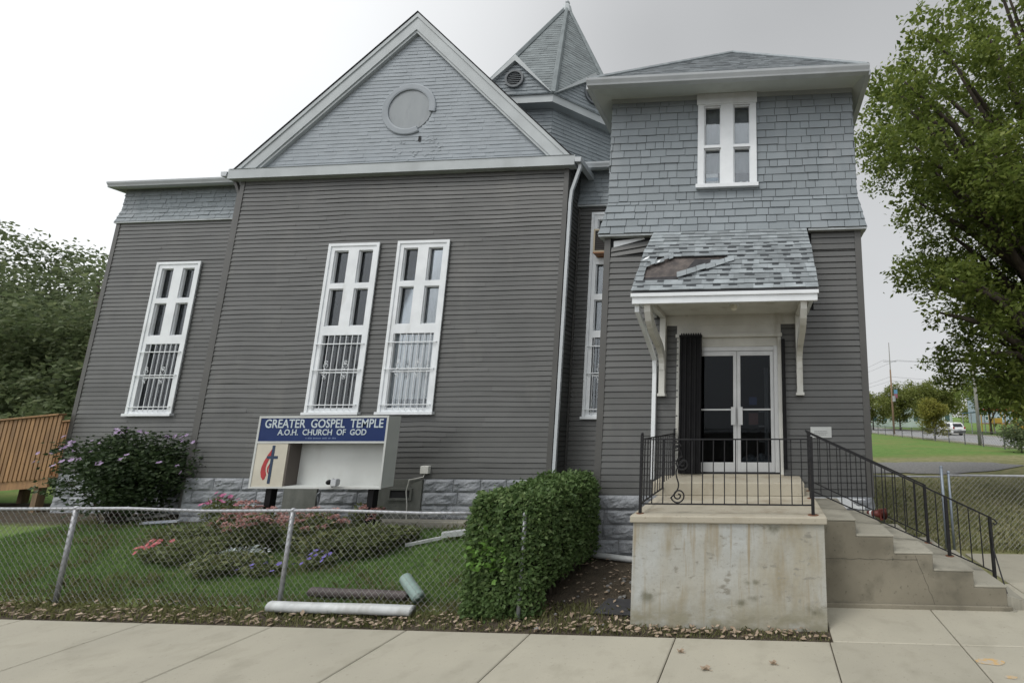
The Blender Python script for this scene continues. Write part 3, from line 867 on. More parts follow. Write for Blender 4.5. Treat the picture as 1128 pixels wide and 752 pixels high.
# ---- foundation: courses of rock-faced blocks
def blockwall(mb, P0, u, n, U, z0, z1, h=0.285, wl=(0.55, 0.95), holes=(), mort=None):
    P0 = Vector(P0); u = Vector(u); n = Vector(n)
    z = z1; row = 0
    while z > z0 + .02:
        zb = max(z - h, z0)
        x = -rng.uniform(0, .5)
        while x < U:
            w = rng.uniform(*wl); x0, x1 = max(0, x), min(U, x + w); x += w
            for s0, s1 in cut(x0, x1, [(a, b_) for a, b_ in holes]):
                if s1 - s0 < .06: continue
                s0 += .007; s1 -= .007; a0, a1 = zb + .007, z - .007
                nu = max(3, int((s1 - s0) / .06)); nv = 6
                ox, oy = rng.uniform(0, 90), rng.uniform(0, 90)
                vs = []; fs = []
                for j in range(nv + 1):
                    for i in range(nu + 1):
                        uu = s0 + (s1 - s0) * i / nu; zz = a0 + (a1 - a0) * j / nv
                        e = min(i, nu - i, 1) * min(j, nv - j, 1)
                        f_ = 0.018 * e + e * 0.035 * (noise.noise((uu * 5 + ox, zz * 9, oy)) + .5 * noise.noise((uu * 13 + ox, zz * 21, oy)) + .35)
                        vs.append(P0 + u * uu + n * (0.012 + max(f_, -.005)) + Vector((0, 0, zz)))
                for j in range(nv):
                    for i in range(nu):
                        a = j * (nu + 1) + i
                        fs.append((a, a + 1, a + nu + 2, a + nu + 1))
                k = len(vs)
                vs += [P0 + u * s0 + Vector((0, 0, a0)), P0 + u * s1 + Vector((0, 0, a0)), P0 + u * s1 + Vector((0, 0, a1)), P0 + u * s0 + Vector((0, 0, a1))]
                b0, b1, b2, b3 = 0, nu, nv * (nu + 1) + nu, nv * (nu + 1)
                fs += [(k, k + 1, b1, b0), (k + 1, k + 2, b2, b1), (k + 2, k + 3, b3, b2), (k + 3, k, b0, b3)]
                mb.add(vs, fs)
        z = zb; row += 1
def founda(*a, **k):
    mb = MB(); blockwall(mb, *a, **k); mb.build('foundation_blocks', MAT['stone'], church)
founda((BX0, BY - .03, 0), X1, NY, GX0 - BX0, 0.0, FZ)
founda((GX0, GY - .03, 0), X1, NY, GX1 - GX0, 0.0, FZ, holes=[(-10.95 - GX0, -10.15 - GX0), (-8.72 - GX0, -7.66 - GX0)])
founda((GX1, GY, 0), Y1, (1, 0, 0), BY - GY, 0.0, FZ)
founda((TX0, TY - .03, 0), X1, NY, 1.45, 0.0, FZ - .02, h=.25)
founda((0.7, TY - .03, 0), X1, NY, TX1 - .7, 0.0, FZ - .02, h=.25)
founda((TX1, TY, 0), Y1, (1, 0, 0), TB - TY, 0.0, FZ - .02, h=.25)
founda((TX0, TB, 0), (0, -1, 0), (-1, 0, 0), TB - TY, 0.0, FZ - .02, h=.25)
founda((BX0, 22, 0), (0, -1, 0), (-1, 0, 0), 22 - BY, 0.0, FZ, wl=(1.0, 1.5))
for q in ((BX0 - .02, GX0, BY - .028, BY + .001, -.3, FZ), (GX0 - .02, GX1 + .02, GY - .028, GY + .001, -.3, FZ), (GX1, GX1 + .01, GY + .002, BY, -.3, FZ), (GX1 + .012, TX0, BY - .02, BY + .001, -.3, FZ), (TX0 - .01, TX1 + .01, TY - .028, TY + .001, -.3, FZ - .02), (TX0 - .012, TX0 + .01, TY + .002, TB, -.3, FZ - .02), (TX1 - .01, TX1 + .012, TY + .002, TB, -.3, FZ - .02), (BX0 - .022, BX0 + .01, BY + .002, 22, -.3, FZ)):
    mb = MB(); mb.box(*q); mb.build('foundation_wall', MAT['mortar'], church)
for q in ((-10.95, -10.15), (-8.72, -7.66)):
    mb = MB(); mb.box(*q, GY - .075, GY - .03, -.1, FZ - .004); mb.build('parged_panel', MAT['parge'], church)
mb = MB()
vx0, vx1, vz0, vz1 = -8.42, -7.86, .70, .96
mb.box(vx0, vx1, GY - .11, GY - .076, vz0, vz0 + .045); mb.box(vx0, vx1, GY - .11, GY - .076, vz1 - .045, vz1)
mb.box(vx0, vx0 + .05, GY - .11, GY - .076, vz0 + .045, vz1 - .045); mb.box(vx1 - .05, vx1, GY - .11, GY - .076, vz0 + .045, vz1 - .045)
bw = mb.build('basement_window', MAT['parge'], church)
mb = MB(); mb.box(vx0 + .05, vx1 - .05, GY - .09, GY - .0765, vz0 + .045, vz1 - .045); mb.build('pane', MAT['interior'], bw)
mb = MB(); mb.box(GX0 + 4.6, GX1 + .1, GY - .32, GY - .06, .0, .30); mb.build('footing_ledge', MAT['treadconc'], church, bevel=.02)
mb = MB(); mb.box(-7.72, -7.53, GY - .11, GY - .018, 1.27, 1.44); jb = mb.build('junction_box', MAT['cream'], church, bevel=.01)
mb = MB(); mb.tube([(-7.63, GY - .07, 1.27), (-7.64, GY - .09, 1.2), (-7.95, GY - .11, 1.14), (-7.98, GY - .12, .9), (-7.93, GY - .12, .6), (-7.9, GY - .13, .25)], .011, n=5); mb.build('cable', MAT['cream'], jb)

# ---- windows of the church
def curtain_mesh(mb, x0, x1, z0, z1, y, amp=0.02, n=40, ph=0.0, gap=None):
    vs = []; fs = []
    for i in range(n + 1):
        x = x0 + (x1 - x0) * i / n
        d = amp * (math.sin(i * 1.35 + ph) + .5 * math.sin(i * 2.9 + ph * 2))
        vs += [(x, y + d, z0), (x, y + d * .6, z1)]
    for i in range(n): fs.append((2 * i, 2 * i + 2, 2 * i + 3, 2 * i + 1))
    mb.add(vs, fs)

def window_frame(mb, w, Y, holes, proud=.055, cas=.0):
    """a flat casing with openings: strips between the openings"""
    x0, x1, z0, z1 = w
    zs = sorted({z0, z1, *[h[2] for h in holes], *[h[3] for h in holes]})
    for a, b_ in zip(zs[:-1], zs[1:]):
        zm = (a + b_) / 2
        hs = [(h[0], h[1]) for h in holes if h[2] < zm < h[3]]
        for s0, s1 in cut(x0, x1, hs):
            mb.box(s0, s1, Y - proud, Y + .09, a, b_)

def bars(win, x0, x1, z0, z1, y, n, mids, orn):
    mb = MB()
    for i in range(n):
        x = x0 + (x1 - x0) * (i + .5) / n
        mb.tube([(x, y, z0 - .02), (x, y, z1 + .02)], .0085, n=5)
    for z in mids:
        mb.beam((x0 - .09, y - .012, z), (x1 + .09, y - .012, z), .018, .022)
        for x in (x0 - .075, x1 + .075):
            mb.box(x - .012, x + .012, y - .01, y + .07, z - .012, z + .012)
    zm = mids[1]
    for fx in orn:
        x = x0 + (x1 - x0) * fx
        for sg in (-1, 1):
            for dz, rr in ((.10, .055), (-.10, .055), (.19, .035), (-.19, .035)):
                pts = []
                for k in range(9):
                    a = k / 8 * 1.6 * math.pi
                    pts.append((x + sg * (rr * .5 + rr * .55 * -math.cos(a)) , y - .018, zm + dz + rr * .7 * math.sin(a)))
                mb.tube(pts, .007, n=4)
        mb.sphere((x, y - .02, zm), .028, 8, 5)
        mb.sphere((x, y - .02, zm + .15), .018, 6, 4); mb.sphere((x, y - .02, zm - .15), .018, 6, 4)
    return mb.build('security_bars', MAT['white'], win)

def tall_window(w, Y, zt, zu, zr, lower_curtain='curtain', label=None, barsn=7, cover=1.0):
    """tall window: two sashes side by side above a thick transom, one barred opening below.
       zt: transom (z0,z1), zu: head of the openings, zr: meeting rails of the upper sashes (z0,z1)"""
    x0, x1, z0, z1 = w
    W = x1 - x0; cs = .145; mw = .27
    xm = (x0 + x1) / 2
    zl = z0 + .075
    holes = []
    for a, b_ in ((x0 + cs, xm - mw / 2), (xm + mw / 2, x1 - cs)):
        holes += [(a, b_, zt[1], zr[0]), (a, b_, zr[1], zu)]
    low = (x0 + cs, x1 - cs, zl, zt[0])
    mb = MB(); window_frame(mb, w, Y, holes + [low])
    # raised outer bead, sill and inner sash edges
    for a, b_ in ((x0 - .02, x0 + .05), (x1 - .05, x1 + .02)): mb.box(a, b_, Y - .075, Y - .0555, z0 + .03, z1 + .02)
    mb.box(x0 + .051, x1 - .051, Y - .075, Y - .0555, z1 - .05, z1 + .02)
    mb.box(x0 - .05, x1 + .05, Y - .115, Y - .0005, z0 - .035, z0 + .028)
    for h in holes:
        e = .022
        for bx in ((h[0], h[0] + e, h[2], h[3]), (h[1] - e, h[1], h[2], h[3]), (h[0] + e, h[1] - e, h[2], h[2] + e), (h[0] + e, h[1] - e, h[3] - e, h[3])):
            mb.box(bx[0] + .0005, bx[1] - .0005, Y - .02, Y + .03, bx[2] + .0005, bx[3] - .0005)
    mb.box(low[0] + .001, low[1] - .001, Y - .015, Y + .02, low[2] + .001, low[2] + .05)
    zmid = (zl + zt[0]) / 2
    mb.box(low[0] + .001, low[1] - .001, Y + .0, Y + .03, zmid - .02, zmid + .02)
    win = mb.build('window', MAT['white'], church)
    if label: win['label'] = label
    mb = MB()
    mb.box(x0 + .04, x1 - .04, Y + .040, Y + .044, z0 + .04, z1 - .04); mb.build('pane', MAT['glass'], win)
    mb = MB()
    curtain_mesh(mb, x0 + .05, x1 - .05, zt[0] + .08, z1 - .05, Y + .10, .008, 26)
    mb.build('curtain', MAT['greycurtain'], win)
    mb = MB()
    zb = zl + (zt[0] - zl) * (1 - cover)
    curtain_mesh(mb, x0 + .07, x1 - .07, zb, zt[0] + .06, Y + .070, .016, 44, ph=x0)
    if lower_curtain: mb.build('curtain', MAT[lower_curtain], win)
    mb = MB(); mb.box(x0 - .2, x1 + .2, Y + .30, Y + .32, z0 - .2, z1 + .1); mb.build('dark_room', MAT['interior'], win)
    bars(win, low[0] - .02, low[1] + .02, low[2], low[3] - .02, Y - .085, barsn, (low[2] + .12, (low[2] + low[3]) / 2 + .05, low[3] - .22), (.25, .72))
    return win

tall_window(W_G2, GY, (4.50, 4.72), 6.64, (5.66, 5.79), label='tall white window close to the middle of the gable wall', cover=.86)
tall_window(W_G1, GY, (4.48, 4.70), 6.62, (5.64, 5.77), label='tall white window left of the middle of the gable wall', cover=.80)
tall_window(W_WING, BY, (4.46, 4.68), 6.54, (5.57, 5.70), 'greycurtain', 'tall white window of the left wing, above the flowering shrub', cover=.95)
# the window in the recess, half hidden by the tower
tall_window(W_REC, BY, (4.45, 4.61), 7.55, (5.41, 5.55), None, 'narrow white window in the recess beside the tower', 6)
mb = MB()
x0, x1 = W_REC[0] + .145, (W_REC[0] + W_REC[1]) / 2 - .135
mb.box(x0 + .001, W_REC[1] - .146, BY - .052, BY + .03, 6.34, 6.51)
mb.build('window_rail', MAT['white'], church)

# tower window: two double-hung sashes side by side
x0, x1, z0, z1 = W_TOW
mb = MB()
hs = []
for a, b_ in ((x0 + .125, -.65 - .125), (-.65 + .125, x1 - .125)):
    hs += [(a, b_, z0 + .05, 7.82), (a, b_, 7.88, 8.76)]
window_frame(mb, W_TOW, TY, hs, proud=.06)
mb.box(x0 - .03, x1 + .03, TY - .10, TY - .0005, z0 - .045, z0 + .03)
mb.box(x0 - .02, x1 + .02, TY - .085, TY - .0605, z1 - .08, z1 + .15)
mb.box(x0, x1, TY - .06, TY + .02, z1 + .001, z1 + .15)
for h in hs:
    e = .024
    for bx in ((h[0], h[0] + e, h[2], h[3]), (h[1] - e, h[1], h[2], h[3]), (h[0] + e, h[1] - e, h[2], h[2] + e), (h[0] + e, h[1] - e, h[3] - e, h[3])):
        mb.box(bx[0] + .0005, bx[1] - .0005, TY - .02, TY + .03, bx[2] + .0005, bx[3] - .0005)
win = mb.build('window', MAT['white'], church); win['label'] = 'white paired sash window high on the tower'
mb = MB(); mb.box(x0 + .04, x1 - .04, TY + .040, TY + .044, z0 + .03, z1 - .03); mb.build('pane', MAT['glass'], win)
mb = MB(); curtain_mesh(mb, x0, x1, z0 + .38, z1, TY + .17, .008, 24); mb.build('curtain', MAT['greycurtain'], win)
mb = MB()
mb.box(x0 + .16, x0 + .40, TY + .08, TY + .14, z0 + .06, z0 + .17); mb.box(x0 + .15, x0 + .39, TY + .08, TY + .14, z0 + .25, z0 + .33)
mb.build('paper_stack', MAT['curtain'], win)
mb = MB(); mb.box(x0 + .15, x0 + .40, TY + .075, TY + .14, z0 + .172, z0 + .248); mb.build('blue_box', M('faded_blue', (.10, .22, .34)), win)
mb = MB()
for k in range(5): mb.sphere((-.44 + k * .06, TY + .11, z0 + .09 + .02 * (k % 2)), .05, 7, 5)
mb.build('stored_bag', MAT['curtain'], win)
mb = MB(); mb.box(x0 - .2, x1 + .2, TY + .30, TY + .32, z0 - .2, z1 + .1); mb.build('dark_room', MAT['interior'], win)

# ---- entrance tower: eaves and hipped roof
mb = MB()
ox, oy = .27, .62
ex0, ex1, ey0, ey1 = TX0 - .26, TX1 + .17, TY - .58, TB + .5
zi, zo = 9.03, 8.90
c = [(ex0, ey0, zo), (ex1, ey0, zo), (ex1, ey1, zo), (ex0, ey1, zo)]
i_ = [(TX0 - .02, TY - .02, zi), (TX1 + .02, TY - .02, zi), (TX1 + .02, TB, zi), (TX0 - .02, TB, zi)]
for k in range(4):
    j = (k + 1) % 4
    up = lambda p: (p[0], p[1], p[2] + .05)
    mb.hexa([c[k], c[j], i_[j], i_[k], up(c[k]), up(c[j]), up(i_[j]), up(i_[k])])
mb.build('tower_soffit', MAT['soffit'], church)
mb = MB()
mb.box(TX0 - .012, x0 - .022, TY - .03, TY + .0, 8.94, 9.028); mb.build('frieze_board', MAT['trim'], church); mb = MB()
mb.box(x1 + .022, TX1 + .012, TY - .03, TY + .0, 8.94, 9.028); mb.build('frieze_board', MAT['trim'], church)
mb = MB()
gutter(ex0 - .05, ex1 + .05, ey0 - .055, 8.885, .125, .10)
mb.box(ex0 - .10, ex0 - .001, ey0 + .05, ey1, 8.89, 9.0); mb.box(ex1 + .001, ex1 + .10, ey0 + .05, ey1, 8.89, 9.0)
mb.box(ex0 - .03, ex1 + .03, ey0 + .046, ey0 + .075, 8.90, 9.02)
mb.build('tower_gutter', MAT['gutter'], church)
mb = MB()
pk = (-.68, (ey0 + ey1) / 2, 12.18)
def hip(mb, corners, peak, expo, mat, name, wr=(.14, .30), th=.010, parent=church):
    for k in range(len(corners)):
        a = Vector(corners[k]); b_ = Vector(corners[(k + 1) % len(corners)]); p = Vector(peak)
        u = (b_ - a).normalized(); Lb = (b_ - a).length
        pu = (p - a).dot(u); foot = a + u * pu; v = p - foot; Ls = v.length; v.normalize()
        n = u.cross(v)
        shingles(mb, a, u, v, n, Ls, expo, lambda t: pu * t / Ls, lambda t: Lb - (Lb - pu) * t / Ls, wr[0], wr[1], th, (), .012, 0.0, .002)
        mb.add([a - n * .004, b_ - n * .004, p - n * .004], [(0, 1, 2)])
    return mb.build(name, MAT[mat], parent)
hip(mb, [(ex0 - .03, ey0 - .03, 9.02), (ex1 + .03, ey0 - .03, 9.02), (ex1 + .03, ey1, 9.02), (ex0 - .03, ey1, 9.02)], pk, .14, 'tower_roof', 'tower_roof')
mb = MB()
for cc in ((ex0 - .03, ey0 - .03, 9.03), (ex1 + .03, ey0 - .03, 9.03), (ex1 + .03, ey1, 9.03), (ex0 - .03, ey1, 9.03)):
    mb.tube([cc, (pk[0], pk[1], pk[2] + .01)], .05, n=6)
mb.build('roof_hip', MAT['shingle_roof'], church)

# ---- the spire: an eight-sided belfry with gablets and a pointed roof
SXc, SYc, SA, SZc, SZa, SZg = -7.52, 15.0, 3.12, 12.20, 18.53, 13.62
SR = SA / math.cos(math.pi / 8)
def octp(r, z, k):
    a = -math.pi / 2 - math.pi / 8 + k * math.pi / 4
    return Vector((SXc + r * math.cos(a), SYc + r * math.sin(a), z))
wr_ = SR - .34
spire = MB()
for k in range(8):
    a = octp(wr_, 8.6, k); b_ = octp(wr_, 8.6, k + 1)
    u = (b_ - a).normalized(); n = Vector((u.y, -u.x, 0))
    if (n.dot((a + b_) / 2 - Vector((SXc, SYc, 8.6)))) < 0: n = -n
    Lb = (b_ - a).length
    shingles(spire, a, u, Z1, n, SZc - 8.6, .125, lambda t: 0, lambda t: Lb, .14, .3)
    spire.add([a - n * .01, b_ - n * .01, b_ - n * .01 + Vector((0, 0, SZc - 8.6)), a - n * .01 + Vector((0, 0, SZc - 8.6))], [(0, 1, 2, 3)])
sp = spire.build('spire_wall', MAT['shingle_wall'], church)
mb = MB()
for k in range(8):
    a = octp(SR, 0, k); b_ = octp(SR, 0, k + 1); a2 = octp(SR - .5, 0, k); b2 = octp(SR - .5, 0, k + 1)
    z0, z1 = SZc - .30, SZc
    f = lambda p, z: (p.x, p.y, z)
    mb.hexa([f(a, z0 + .02), f(b_, z0 + .02), f(b2, z0), f(a2, z0), f(a, z1 - .005), f(b_, z1 - .005), f(b2, z1 + .02), f(a2, z1 + .02)])
mb.build('spire_cornice', MAT['trim'], church)
mb = MB()
for k in range(8):
    a = octp(SR + .05, SZc - .03, k); b_ = octp(SR + .05, SZc - .03, k + 1); c2 = octp(SR - .45, SZc + .10, k + 1); d2 = octp(SR - .45, SZc + .10, k)
    mb.add([a, b_, c2, d2], [(0, 1, 2, 3)])
mb.build('cornice_flashing', M('pale_flashing', (.66, .69, .70), rough=.35), church)
# main roof between the gablets
mb = MB()
apex = Vector((SXc, SYc, SZa))
rr_ = SR - .10
hip(mb, [octp(rr_, SZc + .03, k) for k in range(8)], apex, .17, 'shingle_spire', 'spire_roof', (.16, .34), .012)
mb = MB()
for k in range(8): mb.tube([octp(rr_, SZc + .05, k), apex + Vector((0, 0, .02))], [.10, .075], n=6)
mb.build('spire_hip', MAT['shingle_spire'], church)
mb = MB(); mb.tube([(SXc, SYc, SZa - .35), (SXc, SYc, SZa + .02), (SXc, SYc, SZa + .16)], [.24, .15, .05], n=8); mb.sphere((SXc, SYc, SZa + .2), .09)
mb.build('finial', MAT['trim'], church)
# gablets on every face
gw = SA * math.tan(math.pi / 8) * .97
for k in range(8):
    a = octp(SR - .12, SZc, k); b_ = octp(SR - .12, SZc, k + 1); mid = (a + b_) / 2
    u = (b_ - a).normalized(); n = (mid - Vector((SXc, SYc, SZc))).normalized()
    # roof of the gablet runs back into the main roof
    hgt = SZg - SZc
    frac = hgt / (SZa - SZc)
    back = Vector((SXc, SYc, SZg)) + n * (SA - .1) * (1 - frac) - n * .1
    top = Vector((mid.x, mid.y, SZg)) + n * .10
    aL = mid - u * gw + n * .10 + Vector((0, 0, .04)); bL = mid + u * gw + n * .10 + Vector((0, 0, .04))
    mb = MB()
    mb.add([aL, top, back, mid - u * gw - n * .35 + Vector((0, 0, .04))], [(0, 1, 2, 3)])
    mb.add([bL, top, back, mid + u * gw - n * .35 + Vector((0, 0, .04))], [(3, 2, 1, 0)])
    gb = mb.build('gablet', MAT['shingle_spire'], church)
    mb = MB()
    ft = mid + n * .0
    shingles(mb, ft - u * gw, u, Z1, n, hgt - .1, .115, lambda t: t / hgt * gw + .05, lambda t: 2 * gw - t / hgt * gw - .05, .12, .24)
    mb.add([ft - u * gw - n * .01, ft + u * gw - n * .01, Vector((ft.x, ft.y, SZg)) - n * .01], [(0, 1, 2)])
    mb.build('gablet_face', MAT['shingle_wall'], gb)
    mb = MB()
    for e0 in (aL, bL):
        d = (top - e0).normalized(); dn = Vector((0, 0, -.17))
        p = [e0 + n * .012, top + n * .012, top + n * .012 + dn * 1.25, e0 + n * .012 + dn * .2 + (top - e0) * .10]
        mb.prism(p, -n * .10)
    mb.build('gablet_rake', MAT['trim'], gb)
    mb = MB()
    cc = Vector((mid.x, mid.y, SZc + hgt * .43)) + n * .035
    rl = .30
    vs = []; fs = []
    for i in range(24):
        a_ = 2 * math.pi * i / 24
        for r0, d0 in ((rl, 0), (rl, .05), (rl * .78, .05), (rl * .78, .0)):
            vs.append(cc + u * (r0 * math.cos(a_)) + Vector((0, 0, r0 * math.sin(a_))) + n * d0)
    for i in range(24):
        j = (i + 1) % 24
        for q in range(3): fs.append((i * 4 + q, i * 4 + q + 1, j * 4 + q + 1, j * 4 + q))
    mb.add(vs, fs)
    for i in range(-3, 4):
        z = i * .066; hw = math.sqrt(max(0, (rl * .78) ** 2 - z * z))
        p = cc + Vector((0, 0, z))
        mb.add([p - u * hw + n * .035 + Vector((0, 0, -.03)), p + u * hw + n * .035 + Vector((0, 0, -.03)), p + u * hw + Vector((0, 0, .03)), p - u * hw + Vector((0, 0, .03))], [(0, 1, 2, 3)])
    lv = mb.build('louver', M('louver_grey', (.12, .135, .145), (.09, .10, .11), 4), gb)

# ---- the porch roof over the door
HX0, HX1, HYF, HZF = -2.05, 0.84, 6.95, 4.50
prof = [(HYF - .04, HZF), (7.22, 4.93), (7.62, 5.48), (8.175, 6.03)]
mb = MB()
bare = []; tabs = MB(); X_ = Vector(X1)
for (ya, za), (yb, zb) in zip(prof[:-1], prof[1:]):
    v = Vector((0, yb - ya, zb - za)); Ls = v.length; v.normalize(); n = Vector((0, -v.z, v.y))
    k0 = (za - HZF) / (6.03 - HZF); k1 = (zb - HZF) / (6.03 - HZF)
    e0, e1 = .04 * (1 - k0), .04 * (1 - k1)
    rows = max(1, round(Ls / .15)); expo = Ls / rows
    for r in range(rows):
        t0 = r * expo; P = Vector((0, ya, za)) + v * t0
        zz = P.z
        # shingles torn off in a slanting patch on the left
        hs = []
        if 4.70 < zz < 5.24:
            q = (zz - 4.70) / .54
            hs = [(-1.98 + .05 * rng.random(), -1.42 + q * .74 + .10 * rng.random(), -1, 1)] if zz < 5.06 else [(-1.82, -.58, -1, 1)]
            bare.append((hs[0], P.copy(), v.copy(), n.copy(), expo))
        lo_ = HX0 - e0 - .01; hi_ = HX1 + e0 + .01
        shingles(mb, P, X1, v, n, expo, expo, lambda t: lo_, lambda t: hi_, .16, .34, .018, hs, .006, .0, .002)
        if zz < 5.55:
            x = lo_ + rng.uniform(.0, .3)
            while x < hi_ - .2:
                w = rng.uniform(.10, .17)
                if not any(h0 - w < x < h1 for h0, h1 in [(h[0], h[1]) for h in hs]):
                    q0 = P + X_ * x + v * (expo * .60) + n * .014; q1 = P + X_ * (x + w) + v * (expo * .60) + n * .014
                    tabs.add([q0, q1, q1 + v * (expo * .40) - n * .003, q0 + v * (expo * .40) - n * .003], [(0, 1, 2, 3)])
                x += w + rng.uniform(.12, .34)
# loose tabs lying across the bare patch
for (xa, za_, xb, zb_, w) in ((-1.38, 4.76, -.45, 5.12, .11), (-1.96, 5.02, -1.52, 5.24, .09)):
    ya, yb2 = 6.86 + (za_ - 4.5) * .80, 6.86 + (zb_ - 4.5) * .80
    for k in range(6):
        p0 = Vector((xa, ya - .03, za_)).lerp(Vector((xb, yb2 - .03, zb_)), k / 6); p1 = Vector((xa, ya - .03, za_)).lerp(Vector((xb, yb2 - .03, zb_)), (k + .96) / 6)
        up = Vector((-.02, .07, w)); j = Vector((0, rng.uniform(-.015, .0), rng.uniform(-.012, .012)))
        mb.add([p0 + j, p1 + j, p1 + up + j, p0 + up + j], [(0, 1, 2, 3)])
mb.add(tabs.v, tabs.f)
hd = mb.build('porch_roof', MAT['shingle_roof'], church)
hd.data.materials.append(M('dark_tab', (.055, .062, .068), (.035, .04, .045), 9, .95))
for p_ in hd.data.polygons[len(mb.f) - len(tabs.f):]: p_.material_index = 1
mb = MB()
pp = [(HX0 + .01, y + .022, z - .018) for y, z in prof] + [(HX0 + .01, 8.29, 6.0), (HX0 + .01, 8.29, 4.47), (HX0 + .01, HYF + .03, 4.47)]
mb.prism(pp, (HX1 - HX0 - .02, 0, 0))
mb.build('roof_deck', MAT['felt'], hd)
def dy_(z):
    for (ya, za), (yb, zb) in zip(prof[:-1], prof[1:]):
        if za <= z <= zb: return ya + (yb - ya) * (z - za) / (zb - za) + .022
mb = MB(); mb.add([(x, dy_(z + .018) - .008, z) for x, z in ((-1.45, 4.74), (-.70, 5.02), (-.58, 5.20), (-1.15, 5.20), (-1.25, 5.0))], [(0, 1, 2, 3, 4)]); mb.add([(x, dy_(z + .018) - .006, z) for x, z in ((-2.02, 4.72), (-1.46, 4.72), (-1.40, 4.82), (-2.02, 4.80))], [(0, 1, 2, 3)])
mb.build('torn_underlay', M('black_felt', (.045, .043, .046), (.025, .025, .028), 12, .95), hd)
mb = MB(); mb.box(HX0 - .03, HX1 + .03, HYF - .055, HYF + .03, HZF - .035, HZF - .008); mb.build('drip_edge', MAT['dark_roof'], hd)
mb = MB(); mb.add([(-2.03, 7.26, 5.14), (-1.93, 7.23, 5.16), (-1.90, 7.27, 5.22), (-1.98, 7.29, 5.20)], [(0, 1, 2, 3)]); mb.add([(-1.78, 7.26, 5.10), (-1.73, 7.25, 5.10), (-1.72, 7.30, 5.16), (-1.76, 7.31, 5.15)], [(0, 1, 2, 3)])
mb.build('bent_flashing', MAT['white'], hd)
# fascia, soffit, frieze panel
mb = MB()
mb.box(HX0 - .03, HX1 + .03, HYF - .03, HYF + .05, 4.295, 4.463)
mb.box(HX0 - .05, HX1 + .05, HYF - .055, HYF - .031, 4.405, 4.463)
mb.box(HX0 + .0, HX0 + .06, HYF + .051, 8.28, 4.36, 4.463); mb.box(HX1 - .06, HX1, HYF + .051, 8.28, 4.36, 4.463)
mb.build('porch_fascia', MAT['white'], church)
mb = MB(); mb.box(HX0 + .061, HX1 - .061, HYF + .051, 8.29, 4.40, 4.462); mb.build('porch_ceiling', MAT['cream'], church)
mb = MB()
mb.box(-1.86, .66, TY - .045, TY + .02, 4.20, 4.399)
mb.box(-1.60, .34, TY - .04, TY + .02, 3.98, 4.199)
mb.box(-1.62, .36, TY - .075, TY - .041, 3.965, 4.03)
mb.build('door_header', MAT['cream'], church)
mb = MB(); mb.sphere((-.48, 7.45, 4.345), .07, 12, 8); lb = mb.build('porch_lamp', M('lamp_globe', (.75, .73, .62), rough=.3), church, smooth=True)
mb = MB(); mb.tube([(-.48, 7.45, 4.40), (-.48, 7.45, 4.375)], .09, n=14); mb.build('lamp_base', MAT['white'], lb)
# brackets
def bracket(xc):
    mb = MB(); w = .10
    # curved brace from low on the wall to the front of the eave, and the upright against the wall
    outer = []; inner = []
    for k in range(13):
        t = k / 12
        # leaves the wall upright, sweeps out and ends upright under the eave
        P4 = ((8.20, 3.35), (8.22, 4.02), (7.10, 3.72), (7.06, 4.36)); q_ = 1 - t
        y = q_ ** 3 * P4[0][0] + 3 * q_ * q_ * t * P4[1][0] + 3 * q_ * t * t * P4[2][0] + t ** 3 * P4[3][0]
        z = q_ ** 3 * P4[0][1] + 3 * q_ * q_ * t * P4[1][1] + 3 * q_ * t * t * P4[2][1] + t ** 3 * P4[3][1]
        th_ = .13 + .05 * t
        dy = -(3 * q_ * q_ * (P4[1][0] - P4[0][0]) + 6 * q_ * t * (P4[2][0] - P4[1][0]) + 3 * t * t * (P4[3][0] - P4[2][0]))
        dz = 3 * q_ * q_ * (P4[1][1] - P4[0][1]) + 6 * q_ * t * (P4[2][1] - P4[1][1]) + 3 * t * t * (P4[3][1] - P4[2][1])
        l = math.hypot(dy, dz) or 1
        outer.append((y - dz / l * th_ * .55, z - dy / l * th_ * .55)); inner.append((y + dz / l * th_ * .45, z + dy / l * th_ * .45))
    for k in range(12):
        q = [outer[k], outer[k + 1], inner[k + 1], inner[k]]
        q = [(p[0], min(p[1], 4.352)) for p in q]
        mb.hexa([(xc - w / 2, q[0][0], q[0][1]), (xc + w / 2, q[0][0], q[0][1]), (xc + w / 2, q[3][0], q[3][1]), (xc - w / 2, q[3][0], q[3][1]),
                 (xc - w / 2, q[1][0], q[1][1]), (xc + w / 2, q[1][0], q[1][1]), (xc + w / 2, q[2][0], q[2][1]), (xc - w / 2, q[2][0], q[2][1])])
    mb.box(xc - w / 2 - .003, xc + w / 2 + .003, 8.14, 8.278, 2.92, 4.352)
    mb.box(xc - w / 2 - .002, xc + w / 2 + .002, 7.02, 8.13, 4.33, 4.392)
    mb.box(xc - w / 2 - .02, xc + w / 2 + .02, 8.12, 8.281, 2.88, 2.93)
    return mb.build('porch_bracket', MAT['cream'], church)
bracket(-1.85); bracket(.66)
downspout([(HX0 + .03, 7.02, 4.36), (HX0 + .03, 7.04, 4.2), (HX0 + .05, 7.45, 3.95), (HX0 + .05, 7.9, 3.72), (HX0 + .06, 8.15, 3.55), (HX0 + .06, 8.19, 3.3), (HX0 + .06, 8.19, 1.42)], mat='white')
mb = MB()
mb.tube([(-3.12, 8.16, .17), (-2.3, 8.05, .12), (-1.72, 7.98, .10)], .05, n=8); mb.build('drain_pipe', MAT['pvc'], church, smooth=True)

